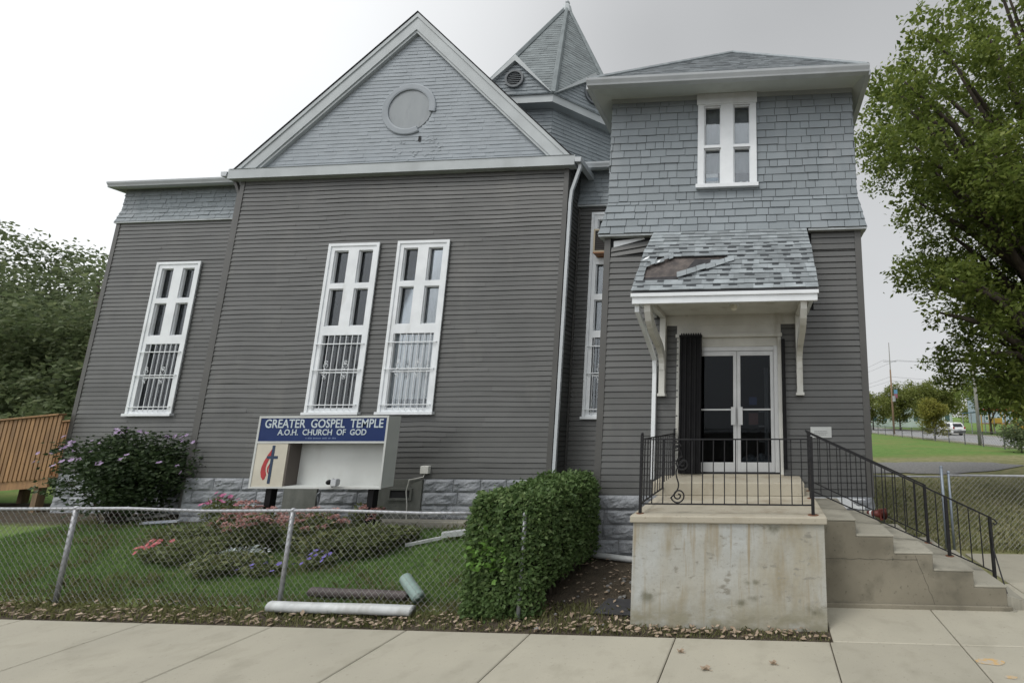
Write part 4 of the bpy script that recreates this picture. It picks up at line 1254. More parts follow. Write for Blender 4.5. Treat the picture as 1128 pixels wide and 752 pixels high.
# ---- the entrance
mb = MB()
mb.box(-1.60, -1.535, TY - .03, TY + .20, 1.482, 3.979); mb.box(.275, .34, TY - .05, TY + .20, 1.482, 3.979)
mb.box(-1.534, .274, TY + .02, TY + .20, 3.80, 3.979)
dcs = mb.build('door_casing', MAT['cream'], church)
DY = TY + .04
mb = MB()
mb.box(-1.534, -1.47, DY, DY + .10, 1.50, 3.799); mb.box(.20, .274, DY - .03, DY + .10, 1.50, 3.799); mb.box(-1.469, .199, DY, DY + .10, 3.72, 3.799)
mb.build('door_frame', MAT['aluminium'], church)
def door_leaf(x0, x1, handle_x, label):
    mb = MB(); s = .065; z0, z1 = 1.505, 3.715
    y0, y1 = DY + .02, DY + .065
    mb.box(x0, x0 + s, y0, y1, z0, z1); mb.box(x1 - s, x1, y0, y1, z0, z1)
    mb.box(x0 + s, x1 - s, y0, y1, z0, z0 + .19); mb.box(x0 + s, x1 - s, y0, y1, z1 - .085, z1)
    mb.box(x0 + s, x1 - s, y0 + .002, y1 - .002, 2.62, 2.65)
    d = mb.build('door', MAT['aluminium'], church, bevel=.004); d['label'] = label
    mb = MB(); mb.box(x0 + s - .01, x1 - s + .01, y0 + .02, y0 + .026, z0 + .18, z1 - .07); mb.build('pane', MAT['doorglass'], d)
    mb = MB(); mb.box(handle_x - .04, handle_x + .04, y0 - .06, y0 - .035, 2.36, 2.68); mb.box(handle_x - .03, handle_x + .03, y0 - .036, y0 + .001, 2.40, 2.44); mb.box(handle_x - .03, handle_x + .03, y0 - .036, y0 + .001, 2.60, 2.64)
    mb.build('handle', MAT['aluminium'], d)
    return d
dl = door_leaf(-1.468, -.488, -.55, 'left glass door leaf, half behind the folded gate')
dr = door_leaf(-.483, .198, -.42, 'right glass door leaf with notices on the glass')
mb = MB(); mb.box(-.26, -.12, DY + .048, DY + .05, 2.72, 2.86); mb.build('notice', M('notice_blue', (.05, .08, .20)), dr)
mb = MB(); mb.box(-.27, -.10, DY + .048, DY + .05, 2.36, 2.57); mb.build('notice', M('notice_red', (.16, .07, .06)), dr)
mb = MB()      # the dim vestibule behind the glass
mb.box(-1.75, -1.70, TY + .2, TY + 2.2, 1.46, 4.0); mb.box(.40, .45, TY + .2, TY + 2.2, 1.46, 4.0); mb.box(-1.7, .4, TY + 2.2, TY + 2.25, 1.46, 4.0); mb.box(-1.7, .4, TY + .2, TY + 2.2, 4.0, 4.05); mb.box(-1.7, .4, TY + .2, TY + 2.2, 1.42, 1.48)
mb.build('vestibule', M('dim_vestibule', (.05, .05, .05), (.035, .035, .035), 2), church)
mb = MB()
mb.box(.02, .10, TY + 1.0, TY + 1.06, 1.5, 3.5)
for z in (2.0, 2.3, 2.6): mb.box(-.1, .018, TY + 1.0, TY + 1.04, z, z + .03)
mb.build('inner_shelf', M('dim_shelf', (.30, .31, .31)), church)
mb = MB()
for k in range(9): mb.sphere((-.40 + k * .07, TY + .45 + .06 * (k % 3), 1.60 + .05 * ((k * 7) % 3)), .10 + .02 * (k % 2), 8, 6)
mb.build('stored_sack', M('dim_sack', (.22, .24, .25), (.13, .14, .15), 12), church)
mb = MB(); mb.box(-1.60, .34, TY - .10, TY + .19, 1.455, 1.50); mb.build('threshold', MAT['capconc'], church)
# folded black gate on the left of the door
mb = MB()
n = 9
for k in range(n):
    x = -1.50 + .36 * k / (n - 1)
    mb.box(x - .011, x + .011, TY - .16 + .03 * (k % 2), TY - .13 + .03 * (k % 2), 1.52, 3.96)
for k in range(n - 1):
    xa, xb = -1.50 + .36 * k / (n - 1), -1.50 + .36 * (k + 1) / (n - 1)
    for z in (1.7, 2.1, 2.5, 2.9, 3.3, 3.7):
        mb.beam((xa, TY - .12, z), (xb, TY - .12, z + .34), .008, .02); mb.beam((xa, TY - .115, z + .34), (xb, TY - .115, z), .008, .02)
mb.box(-1.53, -1.12, TY - .125, TY - .10, 1.52, 3.96)
mb.box(-1.535, -1.115, TY - .17, TY - .09, 3.961, 4.0)
mb.build('folding_gate', MAT['black'], church)
mb = MB(); mb.box(.345, .405, TY - .15, TY - .04, 1.60, 3.90); mb.box(.36, .39, TY - .17, TY - .151, 1.60, 3.90); mb.build('gate_post', MAT['black'], church)

# air conditioner in the recess window
ac = thing('air_conditioner', 'boxy window air conditioner with rust-stained underside in the recess window', 'air conditioner', (W_REC[0] + .15, BY - .1, 6.55))
ax0, ax1, ay0, ay1, az0, az1 = W_REC[0] + .16, W_REC[0] + .66, BY - .34, BY + .05, 6.56, 7.16
mb = MB(); mb.box(ax0, ax1, ay0 + .03, ay1, az0, az1); mb.build('body', M('ac_brown', (.045, .035, .028)), ac)
mb = MB()
for (a, b_, c_, d_) in ((ax0, ax0 + .04, az0, az1), (ax1 - .04, ax1, az0, az1), (ax0 + .04, ax1 - .04, az0, az0 + .04), (ax0 + .04, ax1 - .04, az1 - .04, az1)):
    mb.box(a, b_, ay0, ay0 + .0295, c_, d_)
mb.build('front_frame', M('ac_beige', (.36, .31, .22)), ac)
mb = MB()
for k in range(9): mb.box(ax0 + .041, ax1 - .041, ay0 + .008, ay0 + .028, az0 + .07 + k * .055, az0 + .085 + k * .055)
mb.build('grille', M('ac_dark', (.03, .028, .026)), ac)
mb = MB(); mb.box(ax0 + .001, ax1 - .001, ay0 + .001, ay1, az0 - .03, az0 - .001); mb.build('base_pan', M('ac_rust', (.30, .14, .06)), ac)

# ------------------------------------------------------------------ stoop, steps and railings
def stoop_mat():
    m, t, b = newmat('whitewashed_concrete')
    c = mixc(t, noise_fac(t, 1.6, 0.3, 0.7), (0.44, 0.455, 0.445), (0.37, 0.38, 0.36))
    c = mixc(t, noise_fac(t, 1.5, 0.40, 0.66, (1, 1, 0.3), seed=2.2), c, (0.34, 0.315, 0.245))
    c = mixc(t, noise_fac(t, 3.2, 0.52, 0.72, (1.3, 1.3, 0.4), seed=6.1), c, (0.285, 0.255, 0.185))
    c = mixc(t, noise_fac(t, 9.0, 0.66, 0.74, seed=1.4), c, (0.25, 0.245, 0.215))
    c = mixc(t, noise_fac(t, 30.0, 0.55, 0.8, seed=3.4), c, (0.30, 0.29, 0.255))
    c = mixc(t, noise_fac(t, 7.0, 0.55, 0.70, (1.6, 1.6, 0.12), seed=13.0), c, (0.30, 0.262, 0.19))
    c = mixc(t, noise_fac(t, 5.0, 0.60, 0.68, (1, 1, 2.2), detail=7, seed=17.0), c, (0.235, 0.225, 0.19))
    sp = t.nodes.new('ShaderNodeSeparateXYZ'); gg = t.nodes.new('ShaderNodeNewGeometry'); t.links.new(gg.outputs['Position'], sp.inputs[0])
    sr = t.nodes.new('ShaderNodeMapRange'); sr.inputs[1].default_value = .34; sr.inputs[2].default_value = .10; t.links.new(sp.outputs['Z'], sr.inputs[0])
    sm = t.nodes.new('ShaderNodeMath'); sm.operation = 'MULTIPLY'; t.links.new(sr.outputs[0], sm.inputs[0]); t.links.new(noise_fac(t, 4.0, .3, .62, (1, 1, 1.6), seed=8.8), sm.inputs[1])
    c = mixc(t, sm.outputs[0], c, (0.26, 0.245, 0.18))
    # a low splash line and a few mossy spots
    g = t.nodes.new('ShaderNodeNewGeometry')
    n = t.nodes.new('ShaderNodeTexNoise'); n.inputs['Scale'].default_value = 7.0; n.inputs['Detail'].default_value = 5
    t.links.new(g.outputs['Position'], n.inputs['Vector'])
    acc = None
    for (x, z, r) in ((-.22, .52, .075), (-.13, .52, .07), (-.30, .27, .09), (-.16, .34, .085), (-1.46, .33, .15), (-1.3, .33, .09), (.60, .22, .17), (.04, 1.14, .10), (.15, 1.12, .12), (.27, 1.12, .08)):
        s = t.nodes.new('ShaderNodeVectorMath'); s.operation = 'MULTIPLY'; s.inputs[1].default_value = (1, 0, 1.5)
        d = t.nodes.new('ShaderNodeVectorMath'); d.operation = 'DISTANCE'; d.inputs[1].default_value = (x, 0, z * 1.5)
        t.links.new(g.outputs['Position'], s.inputs[0]); t.links.new(s.outputs[0], d.inputs[0])
        r_ = t.nodes.new('ShaderNodeMapRange'); r_.inputs[1].default_value = r; r_.inputs[2].default_value = r * .25
        t.links.new(d.outputs['Value'], r_.inputs[0])
        mu = t.nodes.new('ShaderNodeMath'); mu.operation = 'MULTIPLY'
        mr = t.nodes.new('ShaderNodeMapRange'); mr.inputs[1].default_value = .40; mr.inputs[2].default_value = .58
        t.links.new(n.outputs['Fac'], mr.inputs[0]); t.links.new(mr.outputs[0], mu.inputs[0]); t.links.new(r_.outputs[0], mu.inputs[1])
        if acc is None: acc = mu.outputs[0]
        else:
            mx = t.nodes.new('ShaderNodeMath'); mx.operation = 'MAXIMUM'; t.links.new(acc, mx.inputs[0]); t.links.new(mu.outputs[0], mx.inputs[1]); acc = mx.outputs[0]
    ac = t.nodes.new('ShaderNodeMath'); ac.operation = 'MULTIPLY'; ac.inputs[1].default_value = .75; t.links.new(acc, ac.inputs[0])
    c = mixc(t, ac.outputs[0], c, (0.10, 0.098, 0.06))
    t.links.new(c, b.inputs['Base Color']); b.inputs['Roughness'].default_value = .92
    bump(t, b, noise_fac(t, 14.0, .2, .8), .35, .012)
    return m
stoop = thing('entrance_stoop', 'whitewashed concrete stoop with stained front and side steps below the church doors', 'stoop', (-.4, 7.0, 0))
mb = MB()
PX0, PX1, PY = -1.665, .725, 5.915
# front and side walls, slightly uneven lower edge
def grid_wall(mb, a, b_, z0, z1, n, amp=.006):
    a = Vector(a); b_ = Vector(b_); nu, nv = 24, 12; vs = []; fs = []
    for j in range(nv + 1):
        for i in range(nu + 1):
            p = a.lerp(b_, i / nu); e = 0 if i in (0, nu) else 1
            vs.append(p + Vector((0, 0, z0 + (z1 - z0) * j / nv)) + Vector(n) * (amp * e * noise.noise((p.x * 2.3, p.y * 2.3 + 4, (z0 + j) * .8))))
    for j in range(nv):
        for i in range(nu):
            k = j * (nu + 1) + i; fs.append((k, k + 1, k + nu + 2, k + nu + 1))
    mb.add(vs, fs)
grid_wall(mb, (PX0, PY, 0), (PX1, PY, 0), -.06, 1.205, NY)
grid_wall(mb, (PX1, PY, 0), (PX1, 8.26, 0), -.06, 1.205, (1, 0, 0))
grid_wall(mb, (PX0, 8.26, 0), (PX0, PY, 0), -.06, 1.205, (-1, 0, 0))
mb.build('stoop_wall', stoop_mat(), stoop)
mb = MB(); mb.box(PX0 - .035, PX1 + .035, PY - .04, 8.262, 1.195, 1.28); mb.build('landing', MAT['capconc'], stoop, bevel=.014)
mb = MB(); mb.box(-1.80, .62, 7.36, 8.263, 1.281, 1.478); mb.build('door_step', MAT['capconc'], stoop, bevel=.012)
# side steps going down to the right: side wall and treads
SY0, SY1 = 6.60, 8.25
lev = [(.727, 1.235, 1.115), (1.235, 1.73, .915), (1.73, 2.235, .70), (2.235, 2.745, .49), (2.745, 3.15, .30)]
mb = MB()
pr = [(.727, SY0, -.06), (3.15, SY0, -.06)]
for x0, x1, z in reversed(lev): pr += [(x1, SY0, z - .028), (x0, SY0, z - .028)]
pr = [p for i, p in enumerate(pr) if i == 0 or p != pr[i - 1]]
mb.prism(pr, (0, SY1 - SY0, 0))
mb.box(.728, 3.2, SY0 - .03, SY0 - .0005, -.05, .055); mb.build('step_wall', MAT['stepconc'], stoop, bevel=.012)
mb = MB()
pts = [(.74 + 2.35 * k / 40, SY0 - .0015, .60 - .0 * k + .012 * noise.noise((k * .5, 1, 2))) for k in range(34)]
for a, b_ in zip(pts[:22], pts[1:23]): mb.add([a, b_, (b_[0], b_[1], b_[2] + .007), (a[0], a[1], a[2] + .007)], [(0, 1, 2, 3)])
pts = [(2.0 + .02 * k + .02 * noise.noise((k * .8, 3, 2)), SY0 - .0015, .66 - .055 * k) for k in range(12)]
for a, b_ in zip(pts[:-1], pts[1:]): mb.add([a, b_, (b_[0] + .006, b_[1], b_[2]), (a[0] + .006, a[1], a[2])], [(0, 1, 2, 3)])
mb.build('crack', M('crack_dark', (.06, .055, .045), (.10, .09, .07), 20, .95), stoop)
mb = MB()
for x0, x1, z in lev:
    ext = .0 if x1 > 3.1 else .0
    mb.box(x0 + .001, x1 + .010, SY0 - .004, SY1, z - .0275, z)
mb.build('step_tread', MAT['treadconc'], stoop, bevel=.010)
mb = MB()   # crumbled lowest step
vs = []; fs = []; n = 14
for j in range(n + 1):
    for i in range(n + 1):
        x = 3.152 + .42 * i / n; y = SY0 + .02 + (SY1 - SY0 - .04) * j / n
        e = 1 - (i / n) ** 2
        vs.append((x - .05 * (1 - j / n) * i / n, y, .02 + .13 * e + .03 * noise.noise((x * 7, y * 5, 1)) - (.06 if i == n else 0)))
for j in range(n):
    for i in range(n):
        k = j * (n + 1) + i; fs.append((k, k + 1, k + n + 2, k + n + 1))
mb.add(vs, fs)
for i in range(n):
    a, b_ = vs[i], vs[i + 1]; mb.add([a, b_, (b_[0], b_[1], -.03), (a[0], a[1], -.03)], [(0, 3, 2, 1)])
for j in range(n):
    a, b_ = vs[j * (n + 1) + n], vs[(j + 1) * (n + 1) + n]; mb.add([a, b_, (b_[0], b_[1], -.05), (a[0], a[1], -.05)], [(0, 3, 2, 1)])
mb.build('broken_step', MAT['treadconc'], stoop)
mb = MB()   # old mortar below the tower's siding, right of the landing
vs = [(.78, TY - .085, 1.125), (1.3, TY - .085, 1.115), (1.72, TY - .085, 1.10), (1.70, TY - .085, .93), (1.45, TY - .085, .96), (1.25, TY - .085, .90), (1.0, TY - .085, .98), (.86, TY - .085, .95)]
mb.prism(vs, (0, .03, 0)); o = mb.build('patched_mortar', MAT['white'], church)

# landing rail: front run with scroll, left run back to the wall
rail = thing('iron_railing', 'low black iron railing with a scroll along the front of the landing', 'railing', (-.5, 6.0, 1.28))
RY = 6.015
mb = MB()
mb.box(-1.625, -1.59, RY - .018, RY + .018, 1.28, 2.27); mb.sphere((-1.607, RY, 2.285), .02, 8, 5); mb.build('post', MAT['iron'], rail)
mb = MB(); mb.box(.585, .625, RY - .02, RY + .02, 1.28, 2.25); mb.build('post', MAT['iron'], rail)
mb = MB(); mb.box(-1.625, -1.59, 8.20, 8.235, 1.40, 2.27); mb.sphere((-1.607, 8.218, 2.285), .02, 8, 5); mb.build('post', MAT['iron'], rail)
mb = MB()
mb.box(-1.59, .585, RY - .018, RY + .018, 2.205, 2.222); mb.box(-1.59, .585, RY - .012, RY + .012, 1.392, 1.408)
mb.box(-1.622, -1.594, RY + .018, 8.20, 2.205, 2.222); mb.box(-1.618, -1.598, RY + .018, 8.20, 1.392, 1.408)
mb.build('rail', MAT['iron'], rail)
mb = MB()
xs = [-1.46, -1.315, -.94, -.80, -.66, -.515, -.37, -.225, -.085, .06, .205, .345, .475]
for x in xs: mb = MB(); mb.box(x - .0065, x + .0065, RY - .0065, RY + .0065, 1.408, 2.205); mb.build('baluster', MAT['iron'], rail)
for k in range(13):
    y = RY + .16 + k * .158
    mb = MB(); mb.box(-1.6145, -1.6015, y - .0065, y + .0065, 1.408, 2.205); mb.build('baluster', MAT['iron'], rail)
mb = MB()
def spiral(cx, cz, r0, a0, turns, sg, y=RY):
    pts = []
    n = int(26 * turns)
    for k in range(n + 1):
        t = k / n; r = r0 * (1 - .82 * t); a = a0 + sg * turns * 2 * math.pi * t
        pts.append((cx + r * math.cos(a), y, cz + r * math.sin(a)))
    return pts
mb.tube(spiral(-1.115, 1.505, .095, R(200), 1.7, 1), .010, n=5)
mb.tube(spiral(-1.15, 2.11, .065, R(10), 1.5, 1), .009, n=5)
mb.tube(spiral(-1.06, 1.90, .095, R(95), 1.6, 1), .010, n=5)
s = []
for k in range(25):
    t = k / 24
    s.append((-1.215 + .0 + .17 * (.5 - .5 * math.cos(t * math.pi)) + .07 * math.sin(t * 2 * math.pi) * 1.0, RY, 1.47 + .48 * t))
mb.tube(s, .010, n=5)
s = [(-1.22 + .10 * math.sin(t * math.pi) + .16 * t * (1 - t), RY, 1.86 + .32 * t) for t in [k / 14 for k in range(15)]]
mb.tube(s, .006, n=5)
mb.build('scroll', MAT['iron'], rail)
mb = MB()
mb.tube([(.605, RY, 1.2805), (.605, RY, 1.284)], .07, n=12); mb.build('rust_stain', MAT['rust'], rail); mb = MB(); mb.tube([(-1.607, RY, 1.2805), (-1.607, RY, 1.284)], .05, n=12); mb.build('rust_stain', MAT['rust'], rail)

# stair rail
def stair_rail(Y, x0, zt0, zb0, x1, zt1, zb1, posts, step, label, brace):
    r = thing('stair_railing', label, 'railing', (x0, Y, .8))
    mb = MB()
    mb.beam((x0 - .05, Y, zt0 + .02), (x1, Y, zt1), .034, .024); mb.beam((x0, Y, zb0), (x1, Y, zb1), .026, .016)
    if brace: mb.tube([(x1 - .02, Y, zt1), (x1 + .06, Y, zt1 - .03), (x1 + .09, Y, zt1 - .075), (x1 + .055, Y, zt1 - .10), (x1 + .03, Y, zt1 - .07)], .011, n=6)
    mb.build('rail', MAT['iron'], r)
    for px, pz in posts:
        t = (px - x0) / (x1 - x0)
        mb = MB(); mb.box(px - .02, px + .02, Y - .02, Y + .02, pz, zt0 + (zt1 - zt0) * t + .005); mb.build('post', MAT['iron'], r)
    n = int((x1 - x0) / step)
    for k in range(1, n):
        x = x0 + (x1 - x0) * k / n; t = k / n
        mb = MB(); mb.box(x - .0065, x + .0065, Y - .0065, Y + .0065, zb0 + (zb1 - zb0) * t, zt0 + (zt1 - zt0) * t); mb.build('baluster', MAT['iron'], r)
    for px, pz in posts: mb = MB(); mb.tube([(px, Y, pz + .0005), (px, Y, pz + .004)], .06, n=10); mb.build('rust_stain', MAT['rust'], r)
    if brace:
        mb = MB(); mb.tube([(x1 - .005, Y, zt1 - .05), (x1 - .02, Y - .05, .62), (3.20, 6.62, .012)], .010, n=6); mb.build('brace', MAT['iron'], r)
        mb = MB(); mb.tube([(3.20, 6.61, .0005), (3.20, 6.61, .008)], .06, n=10); mb.build('base_plate', MAT['treadconc'], r)
    return r
stair_rail(7.20, .70, 2.25, 1.40, 3.30, 1.03, .28, [(.70, 1.281), (2.68, .491), (3.29, .10)], .145, 'sloping black iron stair railing with a bent brace at its foot', True)
stair_rail(7.90, .75, 2.25, 1.45, 2.62, 1.39, .60, [(.75, 1.281), (2.62, .491)], .15, 'rear black iron stair railing close to the tower wall', False)

# plaque on the tower
pq = thing('wall_plaque', 'small white plaque with grey lines on the dark siding right of the door', 'plaque', (1.02, TY - .03, 2.13))
mb = MB(); mb.box(.83, 1.20, TY - .045, TY - .02, 2.13, 2.32); mb.build('board', MAT['signwhite'], pq, bevel=.004)
mb = MB()
for z, a, b_ in ((2.245, .90, 1.12), (2.215, .89, 1.13), (2.185, .93, 1.10)):
    x = a
    while x < b_:
        w = rng.uniform(.012, .035); mb.box(x, min(x + w, b_), TY - .047, TY - .0455, z - .008, z + .008); x += w + .008
mb.build('worn_lettering', M('worn_grey', (.30, .31, .31)), pq)

# ------------------------------------------------------------------ the church sign
sg = thing('church_sign', 'white cabinet sign with blue name panel, cross emblem and empty message board on posts', 'sign', (-8.9, 8.85, .1))
SX0, SX1, SYF, SYB, SZ0, SZ1, SZH = -10.27, -7.50, 8.70, 9.02, 1.15, 2.545, 2.065
mb = MB(); e = .028
mb.box(SX0, SX1, SYF + .02, SYB, SZ1 - e, SZ1); mb.box(SX0, SX1, SYF + .02, SYB, SZ0, SZ0 + e)
mb.box(SX0, SX0 + e, SYF + .02, SYB, SZ0 + e, SZ1 - e); mb.box(SX1 - e, SX1, SYF + .02, SYB, SZ0 + e, SZ1 - e)
mb.box(SX0 + e, SX1 - e, SYF + .05, SYF + .07, SZH - .035, SZH)
# front edging
f = .03
for a in ((SX0 - .01, SX1 + .01, SZ1 - f, SZ1 + .012), (SX0 - .01, SX0 + f, SZ0 - .012, SZ1 - f), (SX1 - f, SX1 + .01, SZ0 - .012, SZ1 - f), (SX0 + f, SX1 - f, SZH - .05, SZH - .012), (SX0 + f, SX1 - f, SZ0 - .012, SZ0 + .02)):
    mb.box(a[0], a[1], SYF, SYF + .0195, a[2], a[3])
mb.build('cabinet', MAT['signwhite'], sg)
mb = MB(); mb.box(SX0 + .70, SX0 + .73, SYF + .022, SYB - .02, SZ0 + e, SZH - .036); mb.build('divider', M('divider_brown', (.10, .085, .075)), sg)
mb = MB(); mb.box(SX0 + f, SX1 - f, SYF + .008, SYF + .045, SZH - .011, SZ1 - f - .001); hp = mb.build('name_panel', MAT['signblue'], sg)
mb = MB(); mb.box(SX0 + f, SX0 + .695, SYF + .010, SYF + .03, SZ0 + .0205, SZH - .0505); ep = mb.build('emblem_panel', MAT['signcream'], sg)
mb = MB(); mb.box(SX0 + .735, SX1 - e - .001, SYB - .06, SYB - .03, SZ0 + e + .001, SZH - .036); mb.build('message_board', MAT['signwhite'], sg)

def lettering(txt, xc, zc, height, width, y, parent, mat, name='lettering', shear=.0, off=.0):
    cu = bpy.data.curves.new('letters', 'FONT'); cu.body = txt; cu.align_x = 'CENTER'; cu.align_y = 'CENTER'
    cu.size = 1.0; cu.extrude = .004; cu.offset = min(off, .012); cu.shear = shear; cu.resolution_u = 3
    ob = bpy.data.objects.new('letters', cu); COL.objects.link(ob)
    bpy.context.view_layer.update()
    dg = bpy.context.evaluated_depsgraph_get()
    me = bpy.data.meshes.new_from_object(ob.evaluated_get(dg))
    co = np.zeros(len(me.vertices) * 3); me.vertices.foreach_get('co', co); co = co.reshape(-1, 3)
    w = co[:, 0].max() - co[:, 0].min(); h = co[:, 1].max() - co[:, 1].min()
    x = (co[:, 0] - (co[:, 0].max() + co[:, 0].min()) / 2) * width / w + xc
    z = (co[:, 1] - (co[:, 1].max() + co[:, 1].min()) / 2) * height / h + zc
    mb = MB(); mb.v = [(a, y - c_, b_) for a, b_, c_ in zip(x, z, co[:, 2])]
    mb.f = [tuple(p.vertices) for p in me.polygons]
    bpy.data.objects.remove(ob); bpy.data.meshes.remove(me)
    return mb.build(name, mat, parent)
sxm = (SX0 + SX1) / 2
lettering('GREATER  GOSPEL  TEMPLE', sxm + .02, 2.405, .175, 2.54, SYF + .006, hp, MAT['lettering'], off=.022)
lettering('A.O.H.  CHURCH  OF  GOD', sxm + .0, 2.232, .118, 1.90, SYF + .006, hp, MAT['lettering'], off=.022)
mb = MB(); x = sxm - .33
while x < sxm + .30:
    w = rng.uniform(.014, .03); mb.box(x, x + w, SYF + .005, SYF + .0079, 2.098, 2.098 + rng.uniform(.022, .034)); x += w + rng.choice((.008, .008, .03))
mb.build('worn_small_print', MAT['smallprint'], hp)
# emblem: a red flame beside a thin cross
ex, ez = SX0 + .40, 1.60
mb = MB()
mb.box(ex - .028, ex + .028, SYF + .004, SYF + .0098, ez - .37, ez + .37); mb.box(ex - .115, ex + .115, SYF + .0045, SYF + .0098, ez + .11, ez + .165)
mb.build('cross', MAT['navy'], ep)
def flame(L_, R_):
    out = [(ex + x, SYF + .0055, ez + z) for x, z in L_] + [(ex + x, SYF + .0055, ez + z) for x, z in reversed(R_)]
    mb.prism(out, (0, .004, 0))
mb = MB()
lft = [(-.03, .30), (-.10, .19), (-.165, .06), (-.20, -.06), (-.205, -.15), (-.18, -.24), (-.13, -.305)]
rgt = [(-.035, .17), (-.07, .08), (-.10, -.0), (-.11, -.07), (-.10, -.13), (-.075, -.2), (-.10, -.285)]
for k in range(6):
    q = [lft[k], lft[k + 1], rgt[k + 1], rgt[k]]
    mb.prism([(ex + x, SYF + .0055, ez + z) for x, z in q], (0, .004, 0))
lf2 = [(-.035, .02), (-.075, -.06), (-.07, -.13), (-.035, -.19)]; rg2 = [(-.033, -.05), (-.045, -.08), (-.045, -.12), (-.033, -.17)]
for k in range(3):
    q = [lf2[k], lf2[k + 1], rg2[k + 1], rg2[k]]
    mb.prism([(ex + x, SYF + .0055, ez + z) for x, z in q], (0, .004, 0))
mb.build('flame', MAT['red'], ep)
for x in (SX0 + .33, SX1 - .27):
    mb = MB(); mb.box(x - .06, x + .06, SYF + .10, SYF + .22, -.05, SZ0 - .001); mb.build('post', MAT['black'], sg)
fl = thing('floodlight', 'small silver floodlight on the bottom edge of the church sign', 'floodlight', (-8.38, SYF, 1.17))
mb = MB(); mb.box(-8.43, -8.31, SYF - .12, SYF - .05, 1.20, 1.34); mb.box(-8.415, -8.325, SYF - .049, SYF - .015, 1.22, 1.32); mb.build('lamp_head', M('flood_grey', (.33, .34, .36), rough=.35, metal=.4), fl, bevel=.012)
mb = MB(); mb.box(-8.422, -8.318, SYF - .126, SYF - .1205, 1.21, 1.33); mb.build('lens', M('flood_lens', (.5, .52, .54), rough=.15), fl)
mb = MB(); mb.tube([(-8.45, SYF - .03, 1.18), (-8.50, SYF - .06, 1.27), (-8.42, SYF - .07, 1.33)], .022, n=7); mb.sphere((-8.53, SYF - .05, 1.27), .05, 8, 6); mb.build('mount', MAT['black'], fl)

# ------------------------------------------------------------------ chain link fences
def chain_mesh(mb, x0, x1, yf, z0f, h, w=.092, r=.0023):
    """woven zigzag wires; yf, z0f: position along the run"""
    n = int((x1 - x0) / (w / 2)); seg = int(h / (w / 2))
    for i in range(n):
        xa = x0 + i * w / 2
        pts = []
        for k in range(seg + 1):
            x = xa + (w / 2 if (k + i) % 2 else 0)
            pts.append((x, yf(x) + (.004 if (k + i) % 2 else -.004), z0f(x) + h * k / seg))
        vs = []; fs = []
        for (x, y, z) in pts:
            vs += [(x - r, y, z), (x + r * .5, y - r, z), (x + r * .5, y + r, z)]
        for k in range(seg):
            a = 3 * k
            for q in range(3):
                q2 = (q + 1) % 3
                fs.append((a + q, a + q2, a + 3 + q2, a + 3 + q))
        mb.add(vs, fs)
FY, FH = 6.10, 1.25
fence = thing('chain_link_fence', 'galvanised chain link fence between the pavement and the church lawn', 'fence', (-9, FY, 0))
posts = [-16.6, -13.2, -9.78, -6.48, -3.12]
for x in posts:
    mb = MB(); py = FY if x < -4 else FY - .115
    mb.tube([(x, py, -.1), (x, py, FH + .005)], .026, n=10); mb.sphere((x, py, FH + .01), .033, 8, 5); mb.build('post', MAT['galv'], fence, smooth=True)
mb = MB(); mb.tube([(-17.5, FY, FH)] + [(x, FY, FH + (-.012 if i % 2 else .012)) for i, x in enumerate([-15.6, -14, -12, -10.9, -9, -7.8, -5.9, -4.6])] + [(-3.7, FY, FH)], .021, n=8); mb.build('top_rail', MAT['galv'], fence, smooth=True)
mb = MB(); chain_mesh(mb, -17.5, -3.16, lambda x: FY - .03, lambda x: .03, FH - .01); mb.build('mesh', MAT['wire'], fence)

rf = thing('chain_link_fence', 'chain link fence with blue-grey posts running right from behind the steps', 'fence', (4.5, 9.2, 0))
fy = lambda x: 9.42 - .10 * (x - 3.5) * .6
pr = [1.95, 3.47, 3.60, 5.9, 8.3, 10.7, 13.1]
for x in pr:
    mb = MB(); big = 1 if x == 3.47 else 0
    mb.tube([(x, fy(x), -.1), (x, fy(x), 1.40 + .10 * big)], .03 if big else .024, n=10); mb.sphere((x, fy(x), 1.41 + .10 * big), .034, 8, 5); mb.build('post', M('bluish_galv', (.26, .30, .35), (.20, .235, .28), 9, .45, metal=.3), rf, smooth=True)
mb = MB(); mb.tube([(3.60, fy(3.6), 1.36), (8.3, fy(8.3), 1.36), (13.1, fy(13.1), 1.36)], .022, n=8); mb.tube([(1.95, fy(1.95), 1.33), (3.47, fy(3.47), 1.33)], .018, n=8); mb.build('top_rail', MAT['galv'], rf, smooth=True)
mb = MB(); chain_mesh(mb, 3.62, 13.1, lambda x: fy(x) - .03, lambda x: .02, 1.34, .092, .0034); chain_mesh(mb, 1.97, 3.45, lambda x: fy(x) - .03, lambda x: .02, 1.31); mb.build('mesh', MAT['wire'], rf)

